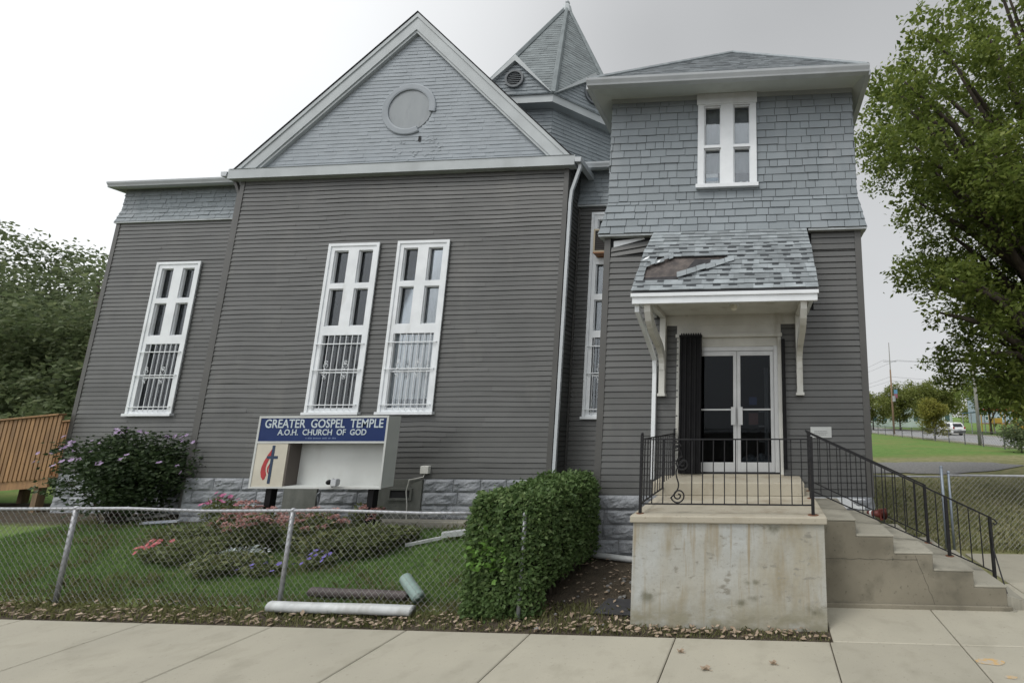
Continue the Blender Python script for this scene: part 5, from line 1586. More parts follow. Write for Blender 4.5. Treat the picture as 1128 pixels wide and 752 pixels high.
# ------------------------------------------------------------------ timber ramp left of the church
dk = thing('timber_ramp', 'orange-brown timber ramp with a slatted railing at the left end of the church', 'ramp', (-19.5, 11, 0))
dz = lambda x: 1.02 + .075 * (x + 18.1)        # height of the deck, rising to the right
rz = lambda x: 2.66 + .085 * (x + 17.8)
DXa, DXb = -25.5, -18.02
for Yd, nm in ((10.62, 'railing'), (12.0, 'railing')):
    mb = MB(); mb.beam((DXa, Yd, rz(DXa)), (DXb, Yd, rz(DXb)), .14, .04); mb.beam((DXa, Yd + .02, rz(DXa) - .09), (DXb, Yd + .02, rz(DXb) - .09), .04, .09)
    mb.beam((DXa, Yd + .02, dz(DXa) + .16), (DXb, Yd + .02, dz(DXb) + .16), .04, .09)
    ra = mb.build('railing', MAT['wood'], dk)
    mb = MB(); x = DXa + .05
    while x < DXb - .05:
        if Yd > 11 or True: mb.box(x, x + .088, Yd - .022, Yd - .0005, dz(x) + .02, rz(x) - .03)
        x += .125
    mb.build('slats', MAT['wood'], ra)
mb = MB(); mb.beam((DXa, 10.66, dz(DXa) - .08), (DXb, 10.66, dz(DXb) - .08), .045, .24); mb.beam((DXa, 11.98, dz(DXa) - .08), (DXb, 11.98, dz(DXb) - .08), .045, .24); mb.build('joist', MAT['wood'], dk)
mb = MB(); x = DXa
while x < DXb - .1:
    mb.hexa([(x, 10.69, dz(x)), (x + .13, 10.69, dz(x + .13)), (x + .13, 11.95, dz(x + .13)), (x, 11.95, dz(x)), (x, 10.69, dz(x) + .03), (x + .13, 10.69, dz(x + .13) + .03), (x + .13, 11.95, dz(x + .13) + .03), (x, 11.95, dz(x) + .03)]); x += .138
mb.build('deck_boards', MAT['wood'], dk)
for x in (-18.35, -20.8, -23.2):
    for y in (10.74, 11.9):
        mb = MB(); mb.box(x - .07, x + .07, y - .07, y + .07, -.1, dz(x) - .02); mb.build('post', MAT['postwood'], dk)

# ------------------------------------------------------------------ things lying about
def lying_pipe(name, label, a, b_, r, mat, hollow=True, n=14):
    t = thing(name, label, 'pipe', ((a[0] + b_[0]) / 2, (a[1] + b_[1]) / 2, 0))
    mb = MB(); a = Vector(a); b_ = Vector(b_); d = (b_ - a).normalized()
    mb.tube([a, a.lerp(b_, .3) + Vector((0, 0, -.004)), a.lerp(b_, .7) + Vector((0, 0, .003)), b_], r, n=n, cap=False)
    mb.tube([b_, b_ - d * .002, b_ - d * .05], [r, r * .88, r * .88], n=n, cap=True); mb.tube([a, a + d * .002, a + d * .05], [r, r * .88, r * .88], n=n, cap=True)
    mb.build('pipe_barrel', mat, t, smooth=True)
    return t
lying_pipe('drain_pipe', 'long dirty white pipe lying along the foot of the chain link fence', (-6.50, 6.0, .08), (-4.52, 5.98, .075), .064, MAT['pvc'])
lying_pipe('drain_pipe', 'dark brown pipe lying behind the long white pipe', (-6.45, 6.50, .08), (-4.95, 6.42, .08), .062, M('brown_pipe', (.085, .066, .062), (.06, .048, .046), 5, .6))
lying_pipe('pipe_offcut', 'short pale green pipe offcut tilted against the dark pipe', (-5.16, 6.62, .24), (-4.66, 6.26, .12), .075, M('green_pipe', (.25, .34, .31), (.20, .28, .26), 5, .5))
bd = thing('cast_off_board', 'white length of board pointing to the brown soil before the footing', 'board', (-6.9, 9.3, .2))
mb = MB(); zz = ground_z(-7, 9.2) + .05; mb.beam((-6.70, 8.50, .17), (-6.28, 8.90, .21), .075, .05); mb.build('plank', MAT['pvc'], bd)
bd = thing('cast_off_board', 'broad white board lying level beside the hedge', 'board', (-6.3, 9.6, .2))
mb = MB(); mb.beam((-6.26, 8.86, .27), (-5.2, 9.45, .30), .16, .09); mb.build('plank', MAT['pvc'], bd)
bd = thing('cast_off_board', 'long pale board on the grass in front of the flowering shrub', 'board', (-15, 10.2, .2))
mb = MB(); mb.beam((-14.9, 9.75, .24), (-13.75, 10.05, .33), .10, .05); mb.build('plank', M('grey_board', (.42, .42, .40), (.30, .30, .28), 5), bd)
bd = thing('cast_off_board', 'short bluish board between shrub and flower bed', 'board', (-13.4, 9.6, .2))
mb = MB(); mb.beam((-13.7, 9.6, .25), (-12.95, 9.7, .28), .12, .04); mb.build('plank', M('blue_board', (.30, .33, .40), (.40, .41, .43), 7), bd)
pl = thing('drain_cover', 'dark slab set in the soil between hedge and stoop', 'cover', (-2.0, 6.5, 0))
mb = MB(); mb.hexa([(-2.25, 6.22, 0), (-1.72, 6.18, 0), (-1.70, 6.62, 0), (-2.2, 6.66, 0), (-2.24, 6.23, .025), (-1.73, 6.19, .03), (-1.71, 6.61, .03), (-2.19, 6.65, .025)]); mb.build('slab_plate', M('dark_slab', (.03, .03, .033), (.045, .045, .047), 9, .8), pl)
# traffic cone on its side at the edge of the steps
cn = thing('traffic_cone', 'orange traffic cone with a white band lying on its side on the steps', 'cone', (1.75, 7.5, .95))
ca, cb = Vector((1.66, 7.70, .985)), Vector((1.83, 7.52, 1.0))
mb = MB(); d = (cb - ca); mb.tube([ca + d * .30, cb, cb - d * .02, ca + d * .34], [.05, .085, .077, .04], n=18, cap=False); mb.tube([ca - d * .12, ca + d * .1], [.02, .034], n=18); mb.build('cone_body', MAT['conered'], cn, smooth=True)
mb = MB(); mb.tube([ca + d * .1, ca + d * .30], [.035, .051], n=18, cap=False); mb.build('white_band', MAT['white'], cn, smooth=True)
mb = MB(); w = d.normalized(); s_ = w.cross(Vector((0, 0, 1))).normalized(); u_ = s_.cross(w)
for k in range(4):
    c4 = ((-1, -1), (1, -1), (1, 1), (-1, 1)); a, b_ = c4[k]; a2, b2 = c4[(k + 1) % 4]
    mb.prism([cb + (s_ * a + u_ * b_) * .08, cb + (s_ * a2 + u_ * b2) * .08, cb + (s_ * a2 + u_ * b2) * .062, cb + (s_ * a + u_ * b_) * .062], w * .02)
mb.build('cone_base', MAT['conered'], cn)
# paint mark on the pavement
mb = MB()
for (x, y, rx, ry) in ((2.30, 5.30, .15, .065), (2.36, 5.02, .06, .03), (2.52, 5.0, .05, .03)):
    mb.add([(x + rx * (1 + .25 * noise.noise((k * .9, x, 3))) * math.cos(k * math.pi / 10), y + ry * (1 + .25 * noise.noise((k * .9, y, 7))) * math.sin(k * math.pi / 10), .004) for k in range(20)], [tuple(range(20))])
def patchy_paint():
    m, t, b = newmat('worn_orange_paint')
    c = mixc(t, noise_fac(t, 16, .42, .55), (.50, .33, .14), (.40, .365, .30))
    t.links.new(c, b.inputs['Base Color']); b.inputs['Roughness'].default_value = .9
    return m
o = mb.build('paint_mark', patchy_paint()); tag(o, kind='structure')

# ------------------------------------------------------------------ leaves and plants
nr = np.random.default_rng(11)

def leaf_faces(P, size, up=0.35, aspect=0.55, droop=0.0, nrm=None, flat=0.6):
    """one folded leaf (two triangles) at every point of P; returns vertices and faces"""
    n = len(P)
    d = nr.normal(size=(n, 3)); d[:, 2] = d[:, 2] * flat - droop; d /= np.linalg.norm(d, axis=1)[:, None]
    nn = nr.normal(size=(n, 3)) * (1 - up) ; nn[:, 2] += up * 1.6
    if nrm is not None: nn = nn * .95 + nrm * .9
    nn -= d * np.sum(nn * d, axis=1)[:, None]; nn /= (np.linalg.norm(nn, axis=1)[:, None] + 1e-9)
    s = np.cross(d, nn)
    L_ = (size * nr.uniform(.65, 1.3, n))[:, None]; W_ = L_ * aspect
    a = P; b_ = P + d * L_ * .5 + s * W_ * .5 + nn * L_ * .07; c = P + d * L_; e = P + d * L_ * .5 - s * W_ * .5 + nn * L_ * .07
    V = np.stack([a, b_, c, e], 1).reshape(-1, 3)
    F_ = np.arange(4 * n).reshape(n, 4)
    return V, F_

def raw_mesh(name, V, F_, mat, parent=None, loc=(0, 0, 0)):
    me = bpy.data.meshes.new(name)
    L0 = LOC[parent.name] if parent is not None else Vector(loc)
    V = np.asarray(V, dtype=np.float64) - np.array(L0)
    k = F_.shape[1]
    me.vertices.add(len(V)); me.vertices.foreach_set('co', V.astype(np.float32).ravel())
    me.loops.add(F_.size); me.loops.foreach_set('vertex_index', F_.astype(np.int32).ravel())
    me.polygons.add(len(F_)); me.polygons.foreach_set('loop_start', np.arange(0, F_.size, k, dtype=np.int32))
    me.polygons.foreach_set('loop_total', np.full(len(F_), k, dtype=np.int32))
    me.update(calc_edges=True)
    me.materials.append(mat)
    o = bpy.data.objects.new(name, me); COL.objects.link(o)
    if parent is not None: o.parent = parent
    else: o.location = L0
    LOC[o.name] = L0
    return o

def clump_points(c, r, n, tuft=10, spread=.24, squash=.75):
    """points gathered in twigs inside a ball, denser towards its shell"""
    m = max(1, n // tuft)
    v = nr.normal(size=(m, 3)); v /= np.linalg.norm(v, axis=1)[:, None]
    rad = r * nr.uniform(.35, 1.08, m) ** .6
    tw = np.array(c) + v * rad[:, None] * np.array((1, 1, squash))
    p = np.repeat(tw, tuft, 0) + nr.normal(size=(m * tuft, 3)) * spread * np.array((1, 1, .7))
    return p

def tree(name, label, base, trunk_r, top, clumps, leaf, leafm, n_leaf, group=None, tuft=10, spread=.24, limb_every=3, squash=.75, trunk_mat='bark', up=.4):
    t = thing(name, label, 'tree', base, group)
    b0 = Vector(base); tp = Vector(top)
    mb = MB()
    pts = []; rr = []
    for k in range(9):
        q = k / 8; p = b0.lerp(tp, q) + Vector((noise.noise((q * 3, base[0], 1)) * .25 * q, noise.noise((q * 3, base[1], 5)) * .25 * q, 0))
        pts.append(p); rr.append(trunk_r * (1.25 if k == 0 else 1.0) * (1 - .72 * q))
    pts[0] = b0 - Vector((0, 0, .15))
    mb.tube(pts, rr, n=9)
    for i, cc in enumerate(clumps):
        if i % limb_every: continue
        c = Vector(cc[:3]); q = min(.95, max(.25, (c.z - b0.z) / max(.1, (tp.z - b0.z)) * .55 + rng.uniform(-.1, .05)))
        k = int(q * 8); s = pts[k]
        m1 = s.lerp(c, .45) + Vector((rng.uniform(-.3, .3), rng.uniform(-.3, .3), rng.uniform(.1, .5))) * (c - s).length * .12
        r0 = min(rr[k] * .6, .035 * (c - s).length)
        mb.tube([s, m1, s.lerp(c, .75) + Vector((0, 0, .05 * (c - s).length)), c], [r0, r0 * .7, r0 * .45, r0 * .15], n=6)
    mb.build('trunk', MAT[trunk_mat], t, smooth=True)
    tot = sum(c[3] ** 2 for c in clumps)
    P = np.concatenate([clump_points(c[:3], c[3], max(tuft, int(n_leaf * c[3] ** 2 / tot)), tuft, spread, squash) for c in clumps])
    V, F_ = leaf_faces(P, leaf, up)
    raw_mesh('crown', V, F_, MAT[leafm], t)
    return t

BIG = [(5.6,11.7,12.1,0.9),(13.9,13.4,3.0,0.8),(11.9,18.0,9.4,0.9),(11.5,10.5,11.0,0.6),(9.6,17.6,9.1,0.6),(17.3,14.4,6.9,0.8),(16.3,15.7,14.3,0.9),(13.7,13.4,7.2,0.5),(11.1,14.6,9.8,0.8),(8.3,17.3,11.8,0.7),(18.7,15.5,9.5,0.7),(8.8,13.9,8.2,0.6),(19.0,13.3,10.1,0.7),(3.8,13.4,12.1,0.5),(10.7,9.5,9.9,0.5),(9.5,12.0,16.4,0.7),(14.6,13.6,7.8,0.5),(14.9,17.6,15.5,0.6),(15.3,15.7,7.3,0.8),(9.6,16.5,3.3,0.5),(11.3,14.6,5.0,0.8),(11.2,19.5,6.4,0.5),(6.3,16.0,13.3,0.9),(9.2,17.1,3.8,0.7),(10.3,12.4,8.1,0.7),(13.4,19.0,8.5,0.7),(7.0,18.6,4.7,0.7),(16.2,15.5,3.5,0.8),(11.2,10.9,7.4,0.8),(9.9,10.4,10.8,0.9),(7.5,17.7,8.4,0.9),(16.4,13.6,3.7,0.6),(12.1,10.7,6.2,0.8),(9.8,14.1,7.6,0.6),(13.3,14.1,9.2,0.6),(8.2,18.4,10.0,0.7),(11.7,12.5,5.7,0.9),(14.4,14.8,8.3,0.9),(17.8,14.0,10.4,0.5),(6.7,11.5,12.1,0.7),(4.7,12.0,5.2,0.5),(16.2,17.5,6.7,0.9),(9.2,12.8,12.4,0.6),(13.7,14.5,15.8,0.6),(8.2,18.2,8.3,0.6),(17.2,12.0,10.7,0.9),(18.4,15.2,6.7,0.6),(19.3,14.7,11.2,0.6),(5.9,12.4,4.2,0.6),(9.0,18.5,4.1,0.8),(12.5,18.5,10.5,0.9),(13.6,13.3,14.3,0.8),(7.0,16.8,11.1,0.9),(8.8,18.9,12.1,0.7),(9.4,18.6,10.8,0.7),(9.5,12.4,9.1,0.8),(13.4,10.9,13.4,0.8),(17.4,18.3,10.0,0.9),(9.4,12.1,15.0,0.9),(6.8,14.3,5.3,0.9),(14.8,18.2,6.4,0.5),(11.7,16.2,10.9,0.5),(5.4,13.1,10.5,0.6),(8.2,10.7,4.0,0.7),(16.4,16.0,12.3,0.9),(14.1,12.5,7.6,0.7),(10.7,17.7,7.4,0.7),(8.9,13.1,7.2,0.8),(9.6,15.1,15.7,0.6),(12.0,12.4,8.1,0.9),(9.2,13.9,5.8,0.9),(8.1,12.0,11.6,0.6),(14.4,13.4,13.1,0.7),(14.4,17.3,5.7,0.9),(5.6,11.9,8.5,0.8),(9.7,15.3,11.1,0.9),(10.8,14.6,9.0,0.7),(13.0,13.7,6.9,0.6),(13.5,16.6,13.7,0.9),(13.9,17.5,8.3,0.6),(18.6,12.7,9.4,0.7),(18.3,12.9,6.1,0.6),(11.5,18.1,8.1,0.7),(8.4,18.1,6.8,0.9),(13.0,14.9,10.2,0.7),(12.5,15.3,6.9,0.6),(11.2,16.5,9.9,0.6),(11.4,10.6,8.6,0.5),(9.7,15.3,7.9,0.7),(16.2,13.5,14.9,0.6),(13.9,16.5,16.3,0.6),(15.4,15.7,10.6,0.5),(13.2,15.8,14.4,0.5),(6.4,15.0,4.3,0.9),(7.9,12.2,8.5,0.9),(8.0,14.4,9.7,0.6),(10.2,19.6,8.6,0.8),(13.7,16.4,9.5,0.7),(14.7,11.9,7.6,0.7),(4.1,14.1,11.1,0.9),(10.1,12.0,2.6,0.7),(15.9,13.0,3.5,0.9),(12.0,10.6,7.5,0.5),(11.1,14.3,11.2,0.8),(13.2,11.4,9.7,0.6),(10.0,17.7,2.5,0.6),(7.0,11.9,15.6,0.9),(15.4,10.9,6.4,0.7),(12.4,16.6,9.8,0.8),(16.5,12.3,11.8,0.9),(8.3,12.4,5.1,0.5),(5.5,14.6,10.7,0.5),(15.2,13.7,13.6,0.8),(6.4,12.5,8.1,0.8),(12.5,10.8,5.2,0.6),(17.9,12.7,8.2,0.8),(9.5,19.2,6.9,0.9),(14.9,17.5,8.3,0.5),(7.6,14.0,7.8,0.8),(16.9,14.4,15.0,0.6),(6.1,11.6,9.2,0.9),(12.1,17.5,4.6,0.7),(14.3,15.1,10.1,0.8),(6.1,12.6,13.7,0.8),(7.4,13.7,3.5,0.5),(12.7,18.0,13.8,0.5),(12.2,12.4,15.2,0.9),(8.1,15.3,9.7,0.6),(8.9,16.0,7.2,0.7),(11.1,19.1,12.5,0.6),(15.6,17.4,3.2,0.7),(16.4,14.0,14.2,0.9),(17.6,13.2,10.5,0.5),(11.4,13.3,11.3,0.7),(6.1,11.9,10.3,0.5),(11.4,16.6,7.7,0.6),(12.5,18.6,7.1,0.5),(12.6,14.4,8.3,0.8),(6.2,16.5,11.8,0.9),(8.0,14.9,5.9,0.9),(14.0,18.3,14.5,0.9),(18.3,15.5,12.2,0.9),(4.2,11.9,12.0,0.5),(5.2,18.3,12.4,0.8),(17.4,16.5,10.8,0.7),(9.3,15.8,4.3,0.8),(5.3,14.5,14.7,0.6),(6.6,15.1,13.8,0.7),(10.9,13.5,7.1,0.7),(16.0,15.6,8.3,0.7),(11.2,12.8,3.9,0.7),(10.0,12.7,13.4,0.6),(5.4,14.2,13.4,0.9),(8.3,17.2,13.9,0.8),(12.2,18.0,11.0,0.6),(10.5,12.0,13.1,0.8),(16.0,18.6,9.4,0.7),(9.9,12.6,5.8,0.9),(12.9,15.9,7.6,0.7),(14.6,18.2,9.1,0.9),(15.9,15.3,11.9,0.5),(7.4,15.9,7.9,0.7),(7.8,13.3,2.8,0.9),(13.2,12.3,12.6,0.9),(16.2,17.8,7.9,0.9),(17.6,11.9,6.2,0.7),(7.1,12.2,8.7,0.5),(14.1,17.7,11.1,0.9),(15.5,16.0,15.4,0.9),(16.9,14.0,8.9,0.6),(17.4,15.5,8.4,0.9),(13.1,16.0,15.5,0.7),(9.1,12.9,15.1,0.6),(18.1,16.4,5.4,0.8),(12.9,10.2,9.0,0.6),(6.4,15.3,7.8,0.8),(12.1,15.9,12.0,0.8),(10.8,16.0,12.4,0.8),(13.5,12.6,15.1,0.7),(16.6,11.2,8.3,0.6),(16.5,11.2,12.3,0.6),(6.0,10.4,9.0,0.6),(10.6,17.1,3.8,0.9),(7.4,10.6,7.8,0.8),(12.5,10.7,9.6,0.7),(7.7,18.5,14.8,0.9),(10.5,10.8,4.5,0.7),(12.1,11.7,5.3,0.8),(13.4,10.2,7.4,0.8),(10.7,11.6,3.7,0.8),(13.7,12.4,16.6,0.6),(11.1,10.7,14.8,0.9),(9.4,12.6,3.9,0.5),(13.4,10.6,11.0,0.9),(8.4,11.5,14.6,0.7),(14.7,16.4,16.0,0.7),(15.1,16.6,7.6,0.5),(9.8,15.2,9.4,0.5),(7.3,13.2,4.1,0.9),(16.5,11.9,7.8,0.8),(17.0,17.4,5.4,0.9),(12.0,14.0,12.5,0.7),(12.4,15.4,10.7,0.7),(8.5,12.7,9.7,0.6),(7.0,15.6,5.3,0.5),(9.3,13.8,14.1,0.5),(8.3,17.1,10.5,0.8),(8.9,12.1,10.1,0.6),(9.2,13.0,11.1,0.7),(14.4,12.7,3.6,0.6),(12.1,13.6,9.7,0.5),(11.0,10.4,10.3,0.6),(9.1,17.0,13.6,0.9),(13.8,17.8,7.1,0.9),(17.2,14.7,8.7,0.6),(10.6,17.7,4.5,0.6),(10.4,13.3,16.1,0.6),(10.8,20.0,11.6,0.9),(11.5,17.3,11.0,0.9),(8.6,15.4,10.8,0.6),(9.5,10.8,14.1,0.9),(11.7,13.3,14.2,0.8),(11.6,14.2,8.9,0.8),(16.2,14.9,10.1,0.6),(12.7,18.9,5.5,0.6),(11.9,13.4,16.1,0.8),(11.7,12.2,10.6,0.5),(11.3,14.7,6.8,0.6),(10.9,17.5,16.5,0.5),(10.1,17.3,5.8,0.7),(16.5,11.9,4.6,0.8),(9.0,10.5,9.8,0.5),(16.7,14.9,5.8,0.7),(14.4,19.0,8.6,0.9),(6.0,16.8,13.5,0.8),(9.7,18.0,7.1,0.8),(4.9,12.0,9.2,0.8),(13.1,15.3,8.5,0.6),(5.2,14.2,12.4,0.6),(8.7,14.6,12.0,0.7),(17.0,15.1,3.2,0.6),(7.9,19.2,8.5,0.9),(11.9,17.3,14.8,0.6),(14.1,16.0,4.9,0.9),(5.2,16.6,12.6,0.7),(11.2,10.6,5.2,0.5),(15.6,12.3,8.5,0.9),(9.0,12.5,6.4,0.5),(12.3,12.6,9.2,0.9),(15.9,11.3,13.4,0.6),(8.4,19.3,5.1,0.8),(14.5,15.9,2.4,0.5),(6.9,14.1,10.7,0.6),(15.3,11.1,4.6,0.5),(14.4,12.7,15.3,0.8),(15.2,12.1,9.7,0.6),(11.1,15.8,17.8,0.7),(15.4,11.4,12.6,0.7),(13.9,18.2,9.9,0.6),(10.0,12.7,4.7,0.6),(11.4,9.9,12.4,0.8),(5.6,12.8,8.4,0.6),(13.5,15.1,3.1,0.8),(8.5,17.0,6.6,0.9),(14.0,19.2,5.8,0.8),(10.6,16.4,16.0,0.9),(14.2,11.2,3.2,0.7),(6.5,16.2,3.7,0.6),(4.5,12.4,11.4,0.7),(12.3,18.1,14.8,0.8),(5.5,12.8,9.5,0.8),(17.1,14.2,11.8,0.8),(10.8,14.4,15.3,0.5),(13.5,17.8,5.4,0.9),(4.3,13.5,13.1,0.8),(4.4,16.8,13.4,0.9),(11.6,16.3,15.7,0.9),(7.7,15.0,17.5,0.6),(5.7,12.2,6.1,0.9),(9.0,14.1,10.6,0.5),(16.6,13.4,11.5,0.5),(4.8,13.4,6.6,0.9),(15.3,11.9,6.4,0.9),(6.3,11.9,4.9,0.7),(7.5,16.7,7.6,0.9),(15.3,14.4,13.1,0.7),(17.1,14.0,5.8,0.6),(11.2,16.1,5.5,0.9),(13.4,14.7,11.6,0.6),(15.0,14.5,15.6,0.6),(5.9,14.1,9.5,0.7),(13.1,17.2,6.5,0.6),(10.5,16.2,11.1,0.7),(10.5,20.0,7.9,0.9),(15.0,15.2,14.1,0.9),(18.0,14.8,4.2,0.7),(13.2,11.3,4.7,0.7),(10.6,12.5,15.2,0.6),(16.4,17.3,12.7,0.6),(12.8,11.0,11.9,0.9),(5.9,16.4,7.4,0.7),(8.1,16.5,14.7,0.6),(6.7,11.9,7.3,0.7),(8.2,16.5,11.8,0.8),(10.1,14.1,4.9,0.5),(12.6,19.2,8.6,0.5),(8.3,15.8,8.1,0.6),(14.0,14.2,10.2,0.8),(9.8,12.1,11.2,0.8),(16.2,18.5,11.2,0.9),(11.9,19.1,3.7,0.6),(17.9,13.9,8.3,0.7),(17.5,13.5,5.0,0.7),(12.3,12.9,10.8,0.9),(9.4,17.4,12.0,0.8),(9.7,12.8,14.5,0.8),(10.8,12.3,9.0,0.7),(5.7,15.7,8.6,0.6),(12.3,14.5,4.4,0.9),(5.2,15.8,14.4,0.9),(11.0,18.8,3.2,0.8),(12.1,17.0,3.3,0.9),(11.1,15.6,10.8,0.8),(13.6,19.8,8.5,0.6),(12.9,16.2,3.5,0.5),(13.9,18.7,7.8,0.6),(7.1,12.4,2.8,0.8),(14.7,18.2,7.4,0.8),(8.4,10.7,8.7,0.5),(10.3,12.9,3.1,0.6),(9.6,17.5,11.2,0.6),(10.5,15.1,11.8,0.9),(14.5,12.1,11.5,0.7),(16.8,16.1,13.5,0.9),(15.1,17.2,13.9,0.9),(12.1,17.0,8.4,0.7),(12.9,15.6,12.3,0.9),(11.1,15.5,6.8,0.8),(7.0,11.4,7.9,0.9),(13.7,11.2,8.5,0.5),(12.5,11.7,3.0,0.9),(10.1,10.8,5.4,0.6),(16.1,16.6,5.7,0.6),(11.1,15.0,16.4,0.9),(5.0,11.8,13.5,0.8),(10.2,19.0,3.7,0.8),(12.5,10.6,13.4,0.5),(12.5,9.8,11.6,0.5),(10.0,13.1,8.6,0.7),(15.4,16.1,4.7,0.6),(12.5,19.3,4.5,0.7),(12.2,16.2,7.1,0.9),(11.9,16.0,9.3,0.7),(9.5,18.4,6.2,0.7),(10.9,17.1,14.9,0.8),(8.5,14.4,14.2,0.6),(10.8,18.7,5.1,0.9),(9.5,17.7,13.8,0.6),(14.7,16.4,8.7,0.9),(7.4,12.7,11.3,0.8),(6.1,18.0,8.7,0.5),(12.2,14.2,17.3,0.7),(15.4,19.2,10.3,0.6),(10.8,13.3,9.7,0.8),(11.7,13.9,2.9,0.8),(14.3,19.4,9.4,0.6),(18.5,14.6,5.3,0.7),(10.7,13.8,3.7,0.5),(6.5,11.8,13.6,0.5),(7.1,19.4,8.6,0.9),(8.8,19.6,8.0,0.7),(13.0,11.9,6.9,0.7),(15.1,14.9,3.6,0.9),(19.5,14.2,9.0,0.5),(10.0,17.6,12.9,0.8),(7.4,14.1,8.7,0.5),(19.0,14.2,7.9,0.6),(8.6,15.1,4.8,0.7),(5.0,11.6,6.0,0.6),(7.2,13.6,16.0,0.5),(10.0,11.6,6.9,0.9),(16.5,15.2,12.6,0.7),(8.9,19.5,11.0,0.6),(8.3,15.3,16.0,0.9),(4.3,11.8,9.9,0.9),(14.6,12.7,6.2,0.6),(15.8,15.0,3.0,0.9),(17.2,18.1,11.8,0.5),(14.1,11.5,6.5,0.7),(11.1,16.2,16.8,0.6),(8.0,13.2,16.8,0.5),(3.9,12.8,10.9,0.5),(13.5,11.8,2.6,0.8),(7.1,13.0,5.5,0.9),(9.5,16.4,6.6,0.9),(9.4,13.5,4.0,0.5),(7.2,14.2,11.7,0.5),(12.0,16.0,16.9,0.7),(9.2,9.6,8.4,0.6),(9.2,11.5,5.9,0.9),(18.0,14.3,11.4,0.6),(7.6,10.6,12.1,0.8),(10.8,13.4,11.9,0.5),(7.6,15.7,10.8,0.6),(12.7,14.7,15.2,0.8),(10.8,12.7,7.2,0.9),(12.4,18.3,12.1,0.6),(9.1,10.5,12.2,0.9),(15.1,10.3,8.3,0.8),(13.0,13.0,12.1,0.9),(15.3,19.2,6.8,0.6),(15.1,13.3,12.4,0.8),(10.6,11.7,14.3,0.7),(13.1,16.3,10.3,0.9),(13.9,11.5,5.6,0.6),(13.0,14.2,2.8,0.7),(9.0,16.0,16.7,0.7),(8.3,17.3,7.7,0.6),(12.0,15.7,4.5,0.5),(16.0,12.7,14.9,0.9),(13.6,11.2,12.1,0.7),(8.2,15.1,13.6,0.9),(11.4,18.7,9.2,0.9),(11.9,12.1,3.8,0.6),(10.3,14.3,11.3,0.6),(13.2,17.0,8.6,0.6),(15.2,18.2,11.4,0.6),(13.9,10.4,12.6,0.7),(8.1,12.8,7.8,0.6),(16.0,10.9,7.3,0.6),(9.3,13.5,15.7,0.8),(7.1,17.1,13.6,0.7),(8.9,13.5,9.7,0.8),(17.2,15.5,5.7,0.7),(6.0,16.6,15.6,0.9),(7.7,10.2,11.1,0.9),(11.7,14.9,13.9,0.9),(9.5,12.7,17.4,0.6),(13.6,18.8,12.8,0.9),(16.9,18.0,10.9,0.6),(9.8,13.3,7.1,0.7),(17.4,12.3,9.0,0.6),(13.6,14.2,7.9,0.9),(9.4,14.6,4.3,0.7),(10.7,11.4,10.4,0.8),(15.5,12.3,13.7,0.6),(17.0,16.5,14.5,0.7),(5.9,10.7,8.0,0.8),(12.9,14.5,12.5,0.7),(9.8,17.6,16.5,0.9),(7.7,16.2,10.2,0.6),(14.4,14.6,16.7,0.6),(12.0,17.3,12.7,0.8),(12.7,17.1,12.1,0.8),(15.5,16.8,9.6,0.9),(6.0,14.8,12.3,0.5),(13.3,12.4,4.7,0.7),(13.5,13.2,11.5,0.7),(13.3,17.0,14.9,0.7),(14.2,13.5,6.5,0.8),(11.7,10.1,9.5,0.5),(10.4,13.6,13.5,0.7),(6.6,13.3,3.6,0.9),(9.7,17.2,14.9,0.9),(12.6,12.0,13.7,0.9),(13.6,12.8,9.1,0.9),(17.5,16.8,13.6,0.9),(8.4,14.4,7.2,0.8),(17.1,17.2,11.5,0.6),(5.9,16.7,10.0,0.8),(5.9,13.9,8.2,0.6),(6.9,14.6,10.0,0.8),(10.3,19.6,5.9,0.7),(15.6,14.9,6.0,0.7),(18.0,14.0,12.9,0.9),(17.9,16.3,9.7,0.8),(15.8,12.1,5.2,0.8),(7.2,15.0,6.8,0.9),(4.5,12.5,8.6,0.7),(11.3,13.1,13.4,0.8)]
tree('shade_tree', 'large leafy tree with spreading limbs beyond the tower and steps', (10.8, 15.0, 0), .42, (10.4, 14.8, 12.5), BIG, .165, 'leaf_oak', 190000, tuft=14, spread=.15, up=.55, limb_every=2)

def blob_clumps(c, R_, n, rmin, rmax, seed, zmin=0.0):
    r_ = random.Random(seed); out = []
    while len(out) < n:
        p = Vector((r_.gauss(0, 1), r_.gauss(0, 1), r_.gauss(0, 1))).normalized() * (r_.random() ** .45)
        q = (c[0] + p.x * R_[0], c[1] + p.y * R_[1], c[2] + p.z * R_[2])
        if q[2] < zmin: continue
        out.append((*q, r_.uniform(rmin, rmax)))
    return out
LT = [  # trees beyond the left end of the church
    ((-31.5, 19, 0), (-31.5, 19, 6.0), (4.3, 3.6, 5.2), 46, 'dense dark tree beyond the ramp, nearest the church wall'),
    ((-39.0, 20, 0), (-39, 20, 6.0), (4.4, 4.0, 5.6), 46, 'dark tree behind the timber ramp, second from the church wall'),
    ((-37.0, 26, 0), (-37.0, 26, 8.2), (5.0, 4.0, 6.2), 44, 'high loose-topped tree rising behind the dark trees left of the church'),
    ((-48.0, 25, 0), (-48, 25, 7.4), (5.6, 4.5, 6.4), 44, 'broad tree farthest from the church among the dark trees behind the ramp'),
]
for i, (b0, c, R_, n, lb) in enumerate(LT):
    tree('woodland_tree', lb, b0, .3, (b0[0], b0[1], c[2] + 3), blob_clumps(c, R_, n, .9, 1.7, 40 + i, 1.0), .23, 'leaf_dark', 30000, 'dark trees left of the church', 12, .34, 4)
